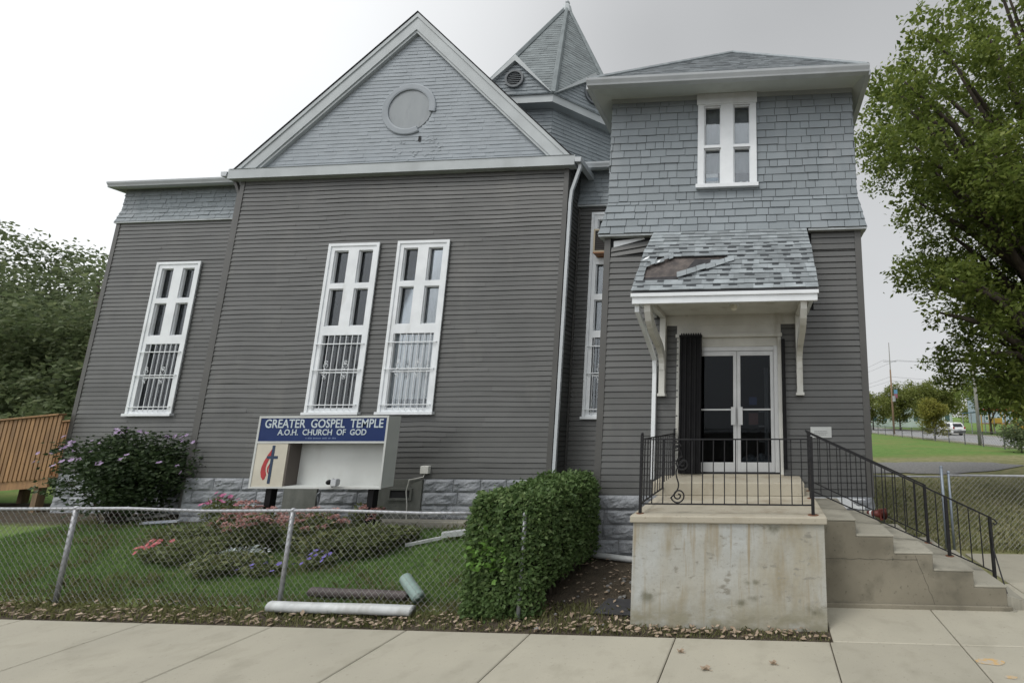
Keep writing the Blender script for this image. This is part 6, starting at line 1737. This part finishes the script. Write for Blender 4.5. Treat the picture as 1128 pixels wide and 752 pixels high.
# low growth under them
for i, (x, y, lb) in enumerate(((-30.5, 16.5, 'low dark bush under the trees next to the church wall'), (-35.5, 17.0, 'low dark bush under the trees, away from the church wall'))):
    tree('bush', lb, (x, y, 0), .06, (x, y, 1.6), blob_clumps((x, y, 1.9), (2.6, 1.2, 1.8), 22, .6, 1.0, 70 + i, .3), .2, 'leaf_dark', 6000, None, 9, .25, 5)

# far street trees
ft = [(16.9, 90, 3.7, 3.2, 'leaf_mid', 'young street tree nearest the tower wall, far across the lot'),
      (20.6, 88, 4.4, 3.9, 'leaf_mid', 'round street tree just left of the brown utility pole'),
      (24.4, 84, 5.2, 4.3, 'leaf_mid', 'street tree just right of the brown utility pole'),
      (28.0, 78, 5.6, 4.3, 'leaf_mid', 'street tree between the brown pole and the parked car'),
      (32.0, 88, 6.2, 5.0, 'leaf_mid', 'larger street tree behind the white car'),
      (31.5, 66, 5.8, 4.0, 'leaf_oak', 'darker street tree behind the grey pole'),
      (30.5, 52, 5.2, 4.0, 'leaf_oak', 'dark street tree in front of the playground')]
for i, (x, y, zc, r, lm_, lb) in enumerate(ft):
    tree('street_tree', lb, (x, y, 0), .16, (x, y, zc + .8), blob_clumps((x, y, zc), (r, r * .9, r * .74), 34, .8, 1.4, 90 + i, 1.5), .36, lm_, 9000, 'trees along the far street', 8, .34, 5)
tree('street_tree', 'yellowish bushy sapling in front of the street fence, left of the white car', (18.35, 50.8, 0), .10, (18.35, 50.8, 2.6), blob_clumps((18.35, 50.8, 2.4), (1.35, 1.3, 2.0), 22, .4, .75, 120, .3), .22, 'leaf_yellow', 8000, 'trees along the far street', 8, .22, 3)
tree('bush', 'dark bush by the street fence, nearest the viewer', (17.9, 33.5, 0), .06, (17.9, 33.5, 1.2), blob_clumps((17.9, 33.5, 1.1), (1.1, 1.0, 1.1), 18, .35, .6, 131, .2), .17, 'leaf_dark', 2600, None, 8, .18, 4)

# hedge: a clipped box of leaves with woody stems and an added light-blocking core
hg = thing('clipped_hedge', 'square clipped green hedge running back from the fence end to the tower', 'hedge', (-3.4, 7.0, 0))
HXa, HXb, HYa, HYb, HZt = -3.93, -2.90, 6.02, 8.16, 1.50
def hedge_pt(n):
    pts = np.zeros((n, 3)); nm = np.zeros((n, 3))
    f = nr.choice(5, n, p=(.25, .26, .21, .22, .06))
    u, v = nr.random(n), nr.random(n)
    for i in range(n):
        if f[i] == 0: p = (HXa + (HXb - HXa) * u[i], HYa, HZt * v[i]); q = (0, -1, 0)
        elif f[i] == 1: p = (HXb, HYa + (HYb - HYa) * u[i], HZt * (.16 + .84 * v[i] ** .85)); q = (1, 0, 0)
        elif f[i] == 2: p = (HXa, HYa + (HYb - HYa) * u[i], HZt * v[i]); q = (-1, 0, 0)
        elif f[i] == 3: p = (HXa + (HXb - HXa) * u[i], HYa + (HYb - HYa) * v[i], HZt); q = (0, 0, 1)
        else: p = (HXa + (HXb - HXa) * u[i], HYb, HZt * v[i]); q = (0, 1, 0)
        p = Vector(p); c = Vector(((HXa + HXb) / 2, min(max(p.y, HYa + .4), HYb - .4), min(p.z, HZt - .4)))
        # rounded edges, a slightly bulging and uneven face
        e = min(p.x - HXa, HXb - p.x) if f[i] in (0, 3, 4) else 9
        rnd = 0.0
        for d in ([min(p.x - HXa, HXb - p.x)] if f[i] in (0, 3, 4) else []) + ([HZt - p.z] if f[i] != 3 else []) + ([min(p.y - HYa, HYb - p.y)] if f[i] in (1, 2, 3) else []):
            if d < .22: rnd += (.22 - d) ** 2 / .22 * .75
        b_ = .07 * noise.noise((p.x * 2.6, p.y * 2.6, p.z * 2.6)) + .05 * noise.noise((p.x * 7, p.y * 7, p.z * 7)) + .05 * math.sin(min(1, p.z / HZt) * math.pi) * (f[i] != 3) + (.05 if f[i] == 0 else 0)
        if f[i] == 3: b_ += .09 * (p.y - HYa) / 2.1 - .02
        q = Vector(q)
        p = p + q * (b_ - rnd - abs(nr.normal()) * .045)
        pts[i] = p; nm[i] = q
    return pts, nm
P, NM = hedge_pt(23000)
V, F_ = leaf_faces(P, .062, .3, .6, 0, NM)
raw_mesh('foliage', V, F_, MAT['leaf_hedge'], hg)
P = np.concatenate([np.stack([x0 + nr.normal(size=5) * .015, y0 + nr.normal(size=5) * .015, z0 + np.arange(5) * .028], 1) for x0, y0, z0 in [(nr.uniform(HXa + .1, HXb - .08), nr.uniform(HYa + .1, HYb - .1), HZt - .06) for _ in range(46)]])
V, F_ = leaf_faces(P, .055, .4, .55); raw_mesh('stray_shoots', V, F_, MAT['leaf_hedge'], hg)
P = np.array([(-3.55 + nr.normal() * .17, HYa - .10 + nr.normal() * .03, .78 + nr.normal() * .12) for _ in range(130)])
V, F_ = leaf_faces(P, .085, .3, .6, 0, np.tile((0, -1.0, .2), (130, 1))); raw_mesh('fresh_shoots', V, F_, MAT['leaf_fresh'], hg)
mb = MB()
for k in range(46):
    x, y = rng.uniform(HXa + .2, HXb - .2), rng.uniform(HYa + .15, HYb - .2)
    mb.tube([(x, y, -.05), (x + rng.uniform(-.1, .1), y + rng.uniform(-.1, .1), .6), (x + rng.uniform(-.25, .25), y + rng.uniform(-.2, .2), 1.3)], [.018, .012, .005], n=5)
mb.build('stems', MAT['bark'], hg)
vs = MB(); vs.box(HXa + .16, HXb - .16, HYa + .16, HYb - .1, .22, HZt - .16); vs.build('light_block_core', M('light_block_dark', (.012, .018, .008), (.02, .022, .012), 9, 1.0), hg)  # dark box added behind the leaves to stop light passing through the hedge

# flowering shrub in front of the wing
sh = thing('flowering_shrub', 'round dark green shrub dotted with pale mauve flowers under the left window', 'shrub', (-14.7, 9.75, .2))
cl = blob_clumps((-14.65, 9.75, 1.30), (1.15, .75, .85), 46, .28, .46, 7, .3)
P = np.concatenate([clump_points(c[:3], c[3] * 1.1, 330, 10, .10, .9) for c in cl])
V, F_ = leaf_faces(P, .085, .3, .6); raw_mesh('foliage', V, F_, MAT['leaf_shrub'], sh)
mb = MB()
for c in cl[:30]:
    b0 = Vector((-14.65 + rng.uniform(-.25, .25), 9.8 + rng.uniform(-.15, .15), .1)); c = Vector(c[:3])
    mb.tube([b0, b0.lerp(c, .5) + Vector((0, 0, .12)), c], [.02, .013, .005], n=5)
mb.build('stems', MAT['bark'], sh)
def flower_heads(pts, r, petals, mat, parent, name='flowers', nrm=(0, -.6, .5)):
    Vs = []; Fs = []; k = 0
    for p in pts:
        n = Vector(nrm) + Vector((rng.uniform(-.6, .6), rng.uniform(-.4, .4), rng.uniform(-.3, .5))); n.normalize()
        a = n.orthogonal().normalized(); b_ = n.cross(a); ro = rng.uniform(0, 6); rs = r * rng.uniform(.75, 1.25)
        for i in range(petals):
            t0 = ro + 2 * math.pi * i / petals; w = math.pi / petals * 1.05
            d = lambda t, q: Vector(p) + (a * math.cos(t) + b_ * math.sin(t)) * q
            Vs += [Vector(p), d(t0 - w, rs * .7) + n * rs * .25, d(t0, rs) + n * rs * .35, d(t0 + w, rs * .7) + n * rs * .25]; Fs.append((k, k + 1, k + 2, k + 3)); k += 4
    return raw_mesh(name, np.array([tuple(v) for v in Vs]), np.array(Fs), MAT[mat], parent)
ctr = np.array((-14.65, 9.75, 1.2)); e_ = (P - ctr) / np.array((1.45, 1.05, 1.1)); rr_2 = np.linalg.norm(e_, axis=1)
ok = np.where((rr_2 > .88) & (rr_2 < 1.12) & ((e_[:, 1] < .1) | (e_[:, 2] > .4)))[0]
w_ = np.where(e_[ok, 2] > .35, 3.0, 1.0); pick = nr.choice(ok, 62, replace=False, p=w_ / w_.sum())
pts = [tuple(P[k] + e_[k] * .05) for k in pick]
flower_heads(pts, .05, 5, 'fl_mauve', sh)

# flower bed plants
def bed_plant(name, label, x, y, r, h, leafm, n_leaf, leaf, group=None, fl=None, nfl=0, fr=.03, kind='disc', cat='plant'):
    z0 = ground_z(x, y) - .02
    t = thing(name, label, cat, (x, y, z0), group)
    th_ = nr.uniform(0, 2 * math.pi, n_leaf); q = nr.random(n_leaf) ** .5; zz = nr.random(n_leaf)
    P = np.stack([x + r * q * np.cos(th_) * (.55 + .45 * zz), y + r * .8 * q * np.sin(th_) * (.55 + .45 * zz), z0 + h * (.05 + .9 * zz * (1 - .35 * q ** 2))], 1)
    V, F_ = leaf_faces(P, leaf, .5, .5); raw_mesh('foliage', V, F_, MAT[leafm], t)
    mb = MB()
    for k in range(10):
        a = rng.uniform(0, 6.28); rr = rng.uniform(.2, .8) * r
        mb.tube([(x + .1 * rr * math.cos(a), y + .1 * rr * math.sin(a), z0 - .02), (x + rr * .6 * math.cos(a), y + rr * .5 * math.sin(a), z0 + h * .55), (x + rr * math.cos(a), y + rr * .8 * math.sin(a), z0 + h * .92)], [.009, .007, .004], n=4)
    mb.build('stems', MAT['leaf_bed'], t)
    if fl:
        if kind == 'disc':          # flat heads of tiny flowers
            Vs = []
            for k in range(nfl):
                a = rng.uniform(0, 6.28); q = rng.random() ** .5
                c = Vector((x + r * q * math.cos(a), y + r * .75 * q * math.sin(a), z0 + h * (1.02 - .22 * q * q) + rng.uniform(-.22, .03)))
                m = 60; a2 = nr.uniform(0, 6.28, m); q2 = nr.random(m) ** .5 * fr
                Vs.append(np.stack([c.x + q2 * np.cos(a2), c.y + q2 * np.sin(a2), c.z + .35 * np.sqrt(np.maximum(0, fr ** 2 - q2 ** 2)) + nr.normal(size=m) * .006], 1))
            V, F_ = leaf_faces(np.concatenate(Vs), .038, .7, .8); raw_mesh('flower_heads', V, F_, MAT[fl], t)
        else:
            pts = []
            for k in range(nfl):
                a = rng.uniform(0, 6.28); q = rng.random() ** .5
                pts.append((x + r * q * math.cos(a), y + r * .8 * q * math.sin(a) - .05, z0 + h * (1.0 - .3 * q * q) + rng.uniform(-.06, .04)))
            flower_heads(pts, fr, 5, fl, t, 'flowers', (0, -.4, .7))
    return t
SG = 'pink stonecrops in front of the sign'
bed_plant('stonecrop', 'pink stonecrop clump left of the sign', -10.15, 8.55, .50, .76, 'leaf_bed', 1900, .08, SG, 'fl_sedum', 24, .08)
bed_plant('stonecrop', 'tall pink stonecrop clump in front of the left sign post', -9.35, 8.15, .50, .76, 'leaf_bed', 1900, .08, SG, 'fl_sedum', 24, .08)
bed_plant('stonecrop', 'pink stonecrop clump nearest the pavement, under the message board', -8.30, 8.25, .54, .78, 'leaf_bed', 2000, .08, SG, 'fl_sedum', 24, .08)
bed_plant('stonecrop', 'smaller pink stonecrop clump beside the right sign post', -7.95, 8.95, .34, .72, 'leaf_bed', 1000, .08, SG, 'fl_sedum', 8, .08)
bed_plant('geranium', 'tall red and pink geranium against the pale foundation, left of the stonecrops', -11.4, 9.2, .36, .80, 'leaf_bed', 1000, .08, None, 'fl_pink', 22, .04, 'star')
bed_plant('geranium', 'low coral red geranium at the left end of the flower bed', -10.55, 7.70, .28, .36, 'leaf_bed', 700, .08, None, 'fl_red', 30, .042, 'star')
bed_plant('dusty_miller', 'silvery white leafed plant in front of the tall stonecrop', -9.05, 7.72, .40, .26, 'leaf_dusty', 620, .075, 'silvery bedding plants')
bed_plant('dusty_miller', 'small silvery white plant left of the larger silvery one', -9.35, 7.42, .14, .24, 'leaf_dusty', 150, .07, 'silvery bedding plants')
bed_plant('petunia', 'violet blue petunias at the near edge of the bed', -7.45, 7.55, .30, .26, 'leaf_bed', 700, .07, 'violet petunias', 'fl_blue', 18, .035, 'star')
bed_plant('petunia', 'few violet petunias behind the second fence post', -8.05, 7.25, .32, .22, 'leaf_bed', 600, .07, 'violet petunias', 'fl_blue', 12, .035, 'star')
for i, (x, y, r, h, lb) in enumerate(((-7.15, 8.15, .60, .56, 'bushy green plant under the right sign post, without flowers'), (-11.0, 8.25, .58, .46, 'low olive green plant behind the coral geranium'),
        (-9.9, 7.75, .68, .42, 'olive green bedding clump in the middle of the bed'), (-8.8, 7.3, .56, .32, 'low green clump between the silvery plants and the grass'),
        (-7.7, 7.95, .50, .52, 'green leafy clump behind the violet petunias'), (-7.0, 8.75, .36, .34, 'green clump at the end of the flower bed, near the white boards'))):
    bed_plant('bedding_plant', lb, x, y, r, h, 'leaf_bed', 2100, .085, 'leafy plants of the flower bed')

# ------------------------------------------------------------------ grass, weeds and litter
def blades(n, xs, ys, hmin, hmax, keep, lean=.5, w=.006):
    P = []
    while len(P) < n:
        x = nr.uniform(*xs, 4000); y = nr.uniform(*ys, 4000)
        for a, b_ in zip(x, y):
            if keep(a, b_): P.append((a, b_, ground_z(a, b_) - .022 + .018 * noise.noise((a * 1.6, b_ * 1.6, 0))))
            if len(P) >= n: break
    P = np.array(P); m = len(P)
    h = nr.uniform(hmin, hmax, m) * (0.75 + .5 * nr.random(m)); a = nr.uniform(0, 6.28, m); l_ = nr.random(m) * lean
    d = np.stack([np.cos(a), np.sin(a), np.zeros(m)], 1); s = np.stack([-np.sin(a), np.cos(a), np.zeros(m)], 1)
    up = np.array((0, 0, 1.0))
    p1 = P - s * w; p2 = P + s * w; p3 = P + d * (h * l_ * .4)[:, None] + up * (h * .6)[:, None]; p4 = P + d * (h * l_)[:, None] + up * (h * (1 - .25 * l_))[:, None]
    V = np.stack([p1, p2, p3 + s * w * .7, p4, p3 - s * w * .7], 1).reshape(-1, 3)
    k = np.arange(m)[:, None] * 5
    return V, k + np.array((0, 1, 2, 3, 4))
MAT['grass'] = leafmat('grass_blade', (0.105, 0.195, 0.056), (0.165, 0.270, 0.084), (0.245, 0.330, 0.125), .42)
MAT['weed'] = leafmat('weed_blade', (0.140, 0.160, 0.058), (0.21, 0.22, 0.090), (0.33, 0.29, 0.165), .4)
V, F_ = blades(52000, (-15.5, -3.9), (6.35, 10.0), .035, .085, lambda x, y: random.random() > soil_amount(x, y) * 1.1 and (y < 9.9 or x < -13.5))
o = raw_mesh('lawn_grass', V, F_, MAT['grass']); tag(o, kind='stuff')
V, F_ = blades(3500, (-15.5, -3.9), (6.2, 9.9), .07, .17, lambda x, y: noise.noise((x * 1.4, y * 1.7, 2)) > .16 or y < 6.45 and random.random() < .5, .7, .006)
o = raw_mesh('tall_grass_tufts', V, F_, MAT['weed']); tag(o, kind='stuff')
V, F_ = blades(26000, (1.9, 16), (8.6, 20), .03, .11, lambda x, y: (y > 9.5 - .06 * x or x < 3.4) and y > 7.95 + (1.2 if x < 1.9 else 0) and random.random() < 1.5 - y / 14, .9, .009)
o = raw_mesh('rough_grass', V, F_, MAT['weed']); tag(o, kind='stuff')
V, F_ = blades(700, (-1.7, .72), (5.67, 5.92), .02, .06, lambda x, y: random.random() < .8, .9, .005)
o = raw_mesh('verge_weeds', V, F_, MAT['weed']); tag(o, kind='stuff')
V, F_ = blades(9000, (-17, -1.7), (5.68, 6.5), .03, .10, lambda x, y: random.random() < .45 + .6 * noise.noise((x * 1.3, y * 3, 8)), .9, .006)
o = raw_mesh('verge_weeds', V, F_, MAT['weed']); tag(o, kind='stuff')
def litter(n, fn):
    P = []
    while len(P) < n:
        x, y, z = fn()
        P.append((x, y, z))
    P = np.array(P)
    V, F_ = leaf_faces(P, .068, .8, .62, flat=.22)
    return V, F_
def lit():
    r = rng.random()
    if r < .74:
        x = rng.uniform(-17, -1.75); y = 5.68 + abs(rng.gauss(0, .16)) + (.0 if rng.random() < .8 else .25)
        if noise.noise((x * 1.1, 3, 1)) < -.25 and rng.random() < .6: y += .2
    elif r < .84:
        x = rng.uniform(-3.0, -1.72); y = rng.uniform(5.75, 8.2)
    elif r < .93:
        x = rng.uniform(-1.75, .70); y = rng.uniform(5.67, 5.90)
    else:
        x = rng.uniform(1.9, 3.4); y = rng.uniform(8.0, 9.4)
    return x, y, ground_z(x, y) + .0 + rng.uniform(.0, .03)
V, F_ = litter(1500, lit)
o = raw_mesh('leaf_litter', V, F_, MAT['litter']); tag(o, kind='stuff')
# a few single leaves blown onto the pavement
for i, (x, y, lb) in enumerate(((-.93, 5.30, 'curled brown leaf on the paving slab before the stoop'), (-.62, 4.98, 'larger brown leaf nearer the kerb, on the slab before the stoop'), (.06, 5.12, 'tiny brown leaf lying apart near the right joint of the slab'))):
    t = thing('fallen_leaf', lb, 'leaf', (x, y, .006), 'single leaves on the pavement')
    mb = MB(); r = .045 if i != 1 else .06
    n = 10
    ring = [(x + r * (1 if k % 2 else .62) * math.cos(k * 2 * math.pi / n), y + r * .7 * (1 if k % 2 else .62) * math.sin(k * 2 * math.pi / n), .012 + .014 * (k % 3)) for k in range(n)]
    mb.add(ring + [(x, y, .006)], [(k, (k + 1) % n, n) for k in range(n)]); mb.build('blade', MAT['litter'], t)
    mb = MB(); mb.tube([(x, y, .008), (x + r * 1.3, y - r * .5, .012)], .003, n=4); mb.build('stalk', MAT['litter'], t)
mb = MB()
for k in range(26):
    x, y = rng.uniform(-2.8, -1.75), rng.uniform(5.72, 7.6); r = rng.uniform(.012, .04)
    mb.sphere((x, y, r * .3), r, 7, 5, .6)
o = mb.build('pebbles', MAT['gravel']); tag(o, kind='stuff')

# ------------------------------------------------------------------ far street: fence, poles, car, playground, buildings
sf = thing('chain_link_fence', 'long low dark-posted chain link fence along the far street', 'fence', rd(20, -1.2))
mb = MB(); s = -8
while s < 75:
    x, y, _ = rd(s, -1.2); mb.tube([(x, y, -.1), (x, y, 1.25)], .045, n=6); s += 2.9
pm = M('dark_galv', (.12, .12, .125), (.09, .09, .095), 3, .7)
mb.build('post', pm, sf); mb = MB(); a, b_ = rd(-8, -1.2), rd(75, -1.2); mb.tube([(a[0], a[1], 1.22), (b_[0], b_[1], 1.22)], .025, n=6); mb.build('top_rail', pm, sf)
mb = MB(); s = -8
d = Vector((b_[0] - a[0], b_[1] - a[1], 0)).normalized()
k = 0
while s < 75:
    p = rd(s, -1.2); q = rd(s + 1.1, -1.2)
    mb.tube([(p[0], p[1], .05), (q[0], q[1], 1.2)], .006, n=3, cap=False); mb.tube([(q[0], q[1], .05), (p[0], p[1], 1.2)], .006, n=3, cap=False); s += .22
mb.build('mesh', pm, sf)

def pole(name, label, x, y, h, r, mat, arms):
    t = thing(name, label, 'pole', (x, y, 0))
    mb = MB(); mb.tube([(x, y, -.2), (x, y, h * .5), (x, y, h)], [r, r * .85, r * .65], n=9); mb.build('shaft', mat, t, smooth=True)
    for z, w in arms:
        mb = MB(); mb.beam((x - w, y, z), (x + w, y, z), .12, .14)
        for sx in (-.9, -.45, .45, .9): mb.tube([(x + sx * w, y, z + .07), (x + sx * w, y, z + .28)], .05, n=6)
        mb.build('crossarm', MAT['postwood'], t)
    return t
u1 = pole('utility_pole', 'tall brown wooden utility pole with a crossarm, right of the tower', 18.55, 67.0, 9.2, .16, M('weathered_pole', (.25, .165, .10), (.18, .125, .085), 2, .9, (3, 3, .2)), [])
mb = MB(); mb.tube([(18.55, 67.0, 9.1), (18.55, 67.0, 13.2)], [.08, .05], n=7); mb.build('mast', M('mast_grey', (.26, .25, .24)), u1)
mb = MB(); mb.beam((17.6, 67.0, 10.4), (19.5, 67.0, 10.4), .06, .07); mb.build('crossarm', MAT['galv'], u1)
mb = MB(); mb.tube([(18.75, 66.7, 4.6), (18.75, 66.7, 5.4)], .22, n=10); mb.build('transformer', MAT['galv'], u1)
u2 = pole('street_light', 'grey concrete pole right of the white car, its top hidden in the leaves', 18.85, 41.7, 9.2, .16, M('grey_pole', (.30, .29, .27), (.22, .215, .2), 2, .9), [])
mb = MB(); mb.tube([(18.85, 41.7, 9.1), (19.4, 41.6, 9.5), (20.6, 41.5, 9.6)], .05, n=7); mb.build('lamp_arm', MAT['galv'], u2)
mb = MB(); mb.box(20.5, 21.2, 41.38, 41.62, 9.52, 9.66); mb.build('lamp_head', MAT['galv'], u2, bevel=.04)
wr = thing('overhead_wires', 'thin black wires strung from the wooden utility pole', 'wires', (18.55, 67, 8.5))
mb = MB()
for z, dx in ((10.6, -.95), (10.6, .95), (8.2, 0), (7.6, 0)):
    for (ex_, ey_, ez_) in ((15.4, 130, z + .5), (40, 66, z + (.4 if z > 9 else -.2))):
        pts = []
        for k in range(13):
            q = k / 12; pts.append((18.55 + dx + (ex_ - 18.55) * q, 67 + (ey_ - 67) * q, z + (ez_ - z) * q - 1.0 * 4 * q * (1 - q) * .6))
        mb.tube(pts, .014, n=4, cap=False)
mb.build('wire', M('wire_black', (.03, .03, .032)), wr)
bn = thing('street_banner', 'small blue and red banner on the brown utility pole', 'banner', (18.9, 66.9, 6))
mb = MB(); mb.box(18.80, 19.30, 66.78, 66.80, 5.7, 6.3); mb.build('cloth', M('banner_blue', (.10, .24, .38)), bn)
mb = MB(); mb.box(18.80, 19.30, 66.78, 66.80, 5.1, 5.69); mb.build('lower_cloth', M('banner_red', (.25, .09, .12)), bn)
mb = MB(); mb.beam((18.55, 66.84, 6.55), (19.5, 66.79, 6.55), .04, .04); mb.build('bracket', MAT['galv'], bn)

# white car seen from behind
def car(x, y, rz, label):
    t = thing('parked_car', label, 'car', (0, 0, 0))
    W = 1.84
    prof = [(-2.30, .42), (-2.34, .72), (-2.28, .98), (-2.16, 1.05), (-1.86, 1.55), (-1.62, 1.66), (-.2, 1.69), (.42, 1.58), (1.05, 1.10), (1.95, .98), (2.24, .82), (2.30, .45), (2.20, .30), (-2.2, .30)]
    mb = MB(); n = len(prof); vs = []; secs = ((-W / 2, .90), (-W / 2 + .06, 1.0), (W / 2 - .06, 1.0), (W / 2, .90))
    for (yy, sc_) in secs:
        for (px, pz) in prof:
            inset = .13 if pz > 1.2 else 0.0
            yq = yy * (1 - inset * max(0, (pz - 1.0)) / .7)
            vs.append((px * (.985 if sc_ < 1 else 1), yq, .3 + (pz - .3) * (.97 if sc_ < 1 else 1)))
    fs = []
    for k in range(3):
        for i in range(n):
            j = (i + 1) % n; fs.append((k * n + i, k * n + j, (k + 1) * n + j, (k + 1) * n + i))
    fs.append(tuple(range(n - 1, -1, -1))); fs.append(tuple(range(3 * n, 4 * n)))
    mb.add(vs, fs); body = mb.build('body', M('car_white', (.72, .73, .74), rough=.25), t, bevel=.03)
    dark = M('car_glass', (.015, .018, .02), rough=.08)
    mb = MB(); mb.add([(-2.155, -.70, 1.09), (-2.155, .70, 1.09), (-1.895, .62, 1.52), (-1.895, -.62, 1.52)], [(0, 1, 2, 3)]); mb.build('rear_window', dark, t)
    mb = MB(); mb.add([(1.02, -.70, 1.14), (1.02, .70, 1.14), (.47, .62, 1.565), (.47, -.62, 1.565)], [(0, 1, 2, 3)]); mb.build('windscreen', dark, t)
    for sy in (-1, 1):
        for (a, b_) in ((-1.72, -.85), (-.78, .02), (.08, .74)):
            mb = MB(); yl = sy * (W / 2 * .985 + .006); yt = sy * (W / 2 * .905 + .006)
            mb.add([(a, yl, 1.12), (b_, yl, 1.12), (min(b_, .40), yt, 1.53), (a + .08, yt, 1.53)], [(0, 1, 2, 3) if sy < 0 else (3, 2, 1, 0)]); mb.build('side_window', dark, t)
        for wx in (-1.38, 1.42):
            mb = MB(); mb.tube([(wx, sy * .72, .34), (wx, sy * .935, .34)], .34, n=20); wh = mb.build('wheel', M('tyre', (.02, .02, .02)), t)
            mb = MB(); mb.tube([(wx, sy * .936, .34), (wx, sy * .945, .34)], .21, n=16); mb.build('rim', MAT['galv'], wh)
        mb = MB(); mb.box(-2.355, -2.25, sy * .78 - .10, sy * .78 + .10, .86, 1.10); mb.build('tail_light', M('tail_red', (.30, .02, .02)), t)
        mb = MB(); mb.box(2.20, 2.30, sy * .70 - .15, sy * .70 + .15, .68, .84); mb.build('headlight', M('head_clear', (.6, .62, .64)), t)
        mb = MB(); mb.box(.62, .80, sy * 1.0 - .09, sy * 1.0 + .09, 1.08, 1.22); mb.build('mirror', M('car_white2', (.7, .71, .72)), t)
    mb = MB(); mb.box(-2.37, -2.30, -.85, .85, .36, .58); mb.build('bumper', M('bumper_dark', (.05, .05, .055)), t)
    mb = MB(); mb.box(-2.375, -2.352, -.26, .26, .70, .82); mb.build('number_plate', M('plate_grey', (.5, .52, .55)), t)
    t.location = (x, y, .012); t.rotation_euler = (0, 0, rz)
    return t
cx_, cy_, _ = rd(27.3, 6.6)
car(cx_ + .9, cy_, R(103), 'white hatchback-like utility car driving away on the far street')

# playground beyond the street
pg = thing('playground_frame', 'yellow and red playground climbing frame with a slide beyond the far street', 'playground', (38, 72, 0))
yel = M('play_yellow', (.55, .36, .06)); redm = M('play_red', (.38, .09, .05)); blu = M('play_blue', (.10, .22, .40))
mb = MB()
for x in (34.2, 36.0, 37.8, 39.6, 41.4):
    for y in (72, 74.5): mb.tube([(x, y, 0), (x, y, 3.2)], .09, n=8)
mb.build('post', yel, pg)
mb = MB(); mb.box(34.2, 37.8, 72.1, 74.4, 1.3, 1.42); mb.box(39.6, 41.4, 72.1, 74.4, 1.5, 1.62); mb.build('platform', redm, pg)
mb = MB(); mb.box(34.25, 35.95, 71.92, 71.97, 1.45, 2.2); mb.box(39.65, 41.3, 71.92, 71.97, 1.65, 2.4); mb.build('guard_panel', yel, pg)
mb = MB(); mb.prism([(34.0, 71.8, 3.2), (38.0, 71.8, 3.2), (36.0, 71.8, 4.3)], (0, 3, 0)); mb.build('canopy', redm, pg)
mb = MB(); mb.beam((38.0, 72.8, 1.45), (38.8, 69.6, .25), .7, .06); mb.beam((37.64, 72.8, 1.6), (38.44, 69.6, .4), .05, .25); mb.beam((38.36, 72.8, 1.6), (39.16, 69.6, .4), .05, .25); mb.build('slide', yel, pg)
shd = thing('shade_canopy', 'blue fabric shade canopy on poles beside the playground', 'canopy', (32.5, 70, 0))
mb = MB(); mb.hexa([(30.2, 69, 3.0), (33.6, 69, 3.2), (33.6, 72, 3.0), (30.2, 72, 2.9), (30.2, 69, 3.06), (33.6, 69, 3.26), (33.6, 72, 3.06), (30.2, 72, 2.96)]); mb.build('fabric', blu, shd)
mb = MB()
for p in ((30.3, 69.1), (33.5, 69.1), (33.5, 71.9), (30.3, 71.9)): mb.tube([(*p, 0), (*p, 2.95)], .07, n=8)
mb.build('post', MAT['galv'], shd)

def far_building(name, label, x0, x1, y0, y1, h, wall, win, nx_, nz_, flat=True, zb=1.0):
    t = thing(name, label, 'building', ((x0 + x1) / 2, y0, 0))
    mb = MB(); mb.box(x0, x1, y0, y1, -.2, h); w = mb.build('wall', wall, t)
    mb = MB(); mb.box(x0 - .2, x1 + .2, y0 - .2, y1 + .2, h + .003, h + .35); mb.build('roof', MAT['trim'], t)
    dx = (x1 - x0) / nx_; dzz = (h - .4) / nz_
    for i in range(nx_):
        for k in range(nz_):
            f_ = MB(); a, b_ = x0 + i * dx + dx * .22, x0 + (i + 1) * dx - dx * .22; c_, e_ = .5 + k * dzz + dzz * .2, .5 + (k + 1) * dzz - dzz * .3
            f_.box(a, b_, y0 - .06, y0 - .003, c_, e_); wo = f_.build('window', MAT['white'], t)
            f_ = MB(); f_.box(a + .1, b_ - .1, y0 - .068, y0 - .061, c_ + .1, e_ - .1); f_.build('pane', win, wo)
    return t
gl = M('far_glass', (.05, .10, .10), rough=.15)
far_building('school_building', 'long low pale green building with tall windows behind the street trees', 22.5, 44, 110, 122, 4.0, M('pale_green_wall', (.40, .47, .44), (.34, .40, .38), .6), gl, 9, 1)
far_building('tower_block', 'slim grey tower block on the horizon left of the utility pole', 41.8, 47.2, 280, 290, 24, M('far_grey', (.36, .39, .42)), gl, 3, 6)
far_building('office_block', 'bluish office block rising over the far trees behind the grey pole', 78, 88, 168, 180, 17, M('far_blue', (.30, .36, .42)), gl, 5, 6)
far_building('brick_building', 'low dark brick building at the far end of the street beside the tower', 22.0, 31.5, 160, 172, 7.5, M('far_brick', (.16, .13, .12)), gl, 4, 2)
# hazy wood closing the view
P = []
for k in range(120):
    x = rng.uniform(10, 150); y = 190 + rng.uniform(-10, 25)
    P.append(clump_points((x, y, rng.uniform(2, 7)), rng.uniform(3, 5), 90, 9, .9, .8))
for k in range(120):
    x = rng.uniform(-150, -40); y = rng.uniform(55, 75) + 20
    P.append(clump_points((x, y, rng.uniform(2, 9)), rng.uniform(3, 5), 90, 9, .9, .8))
V, F_ = leaf_faces(np.concatenate(P), 1.1); o = raw_mesh('distant_woods', V, F_, MAT['leaf_mid']); tag(o, kind='stuff')
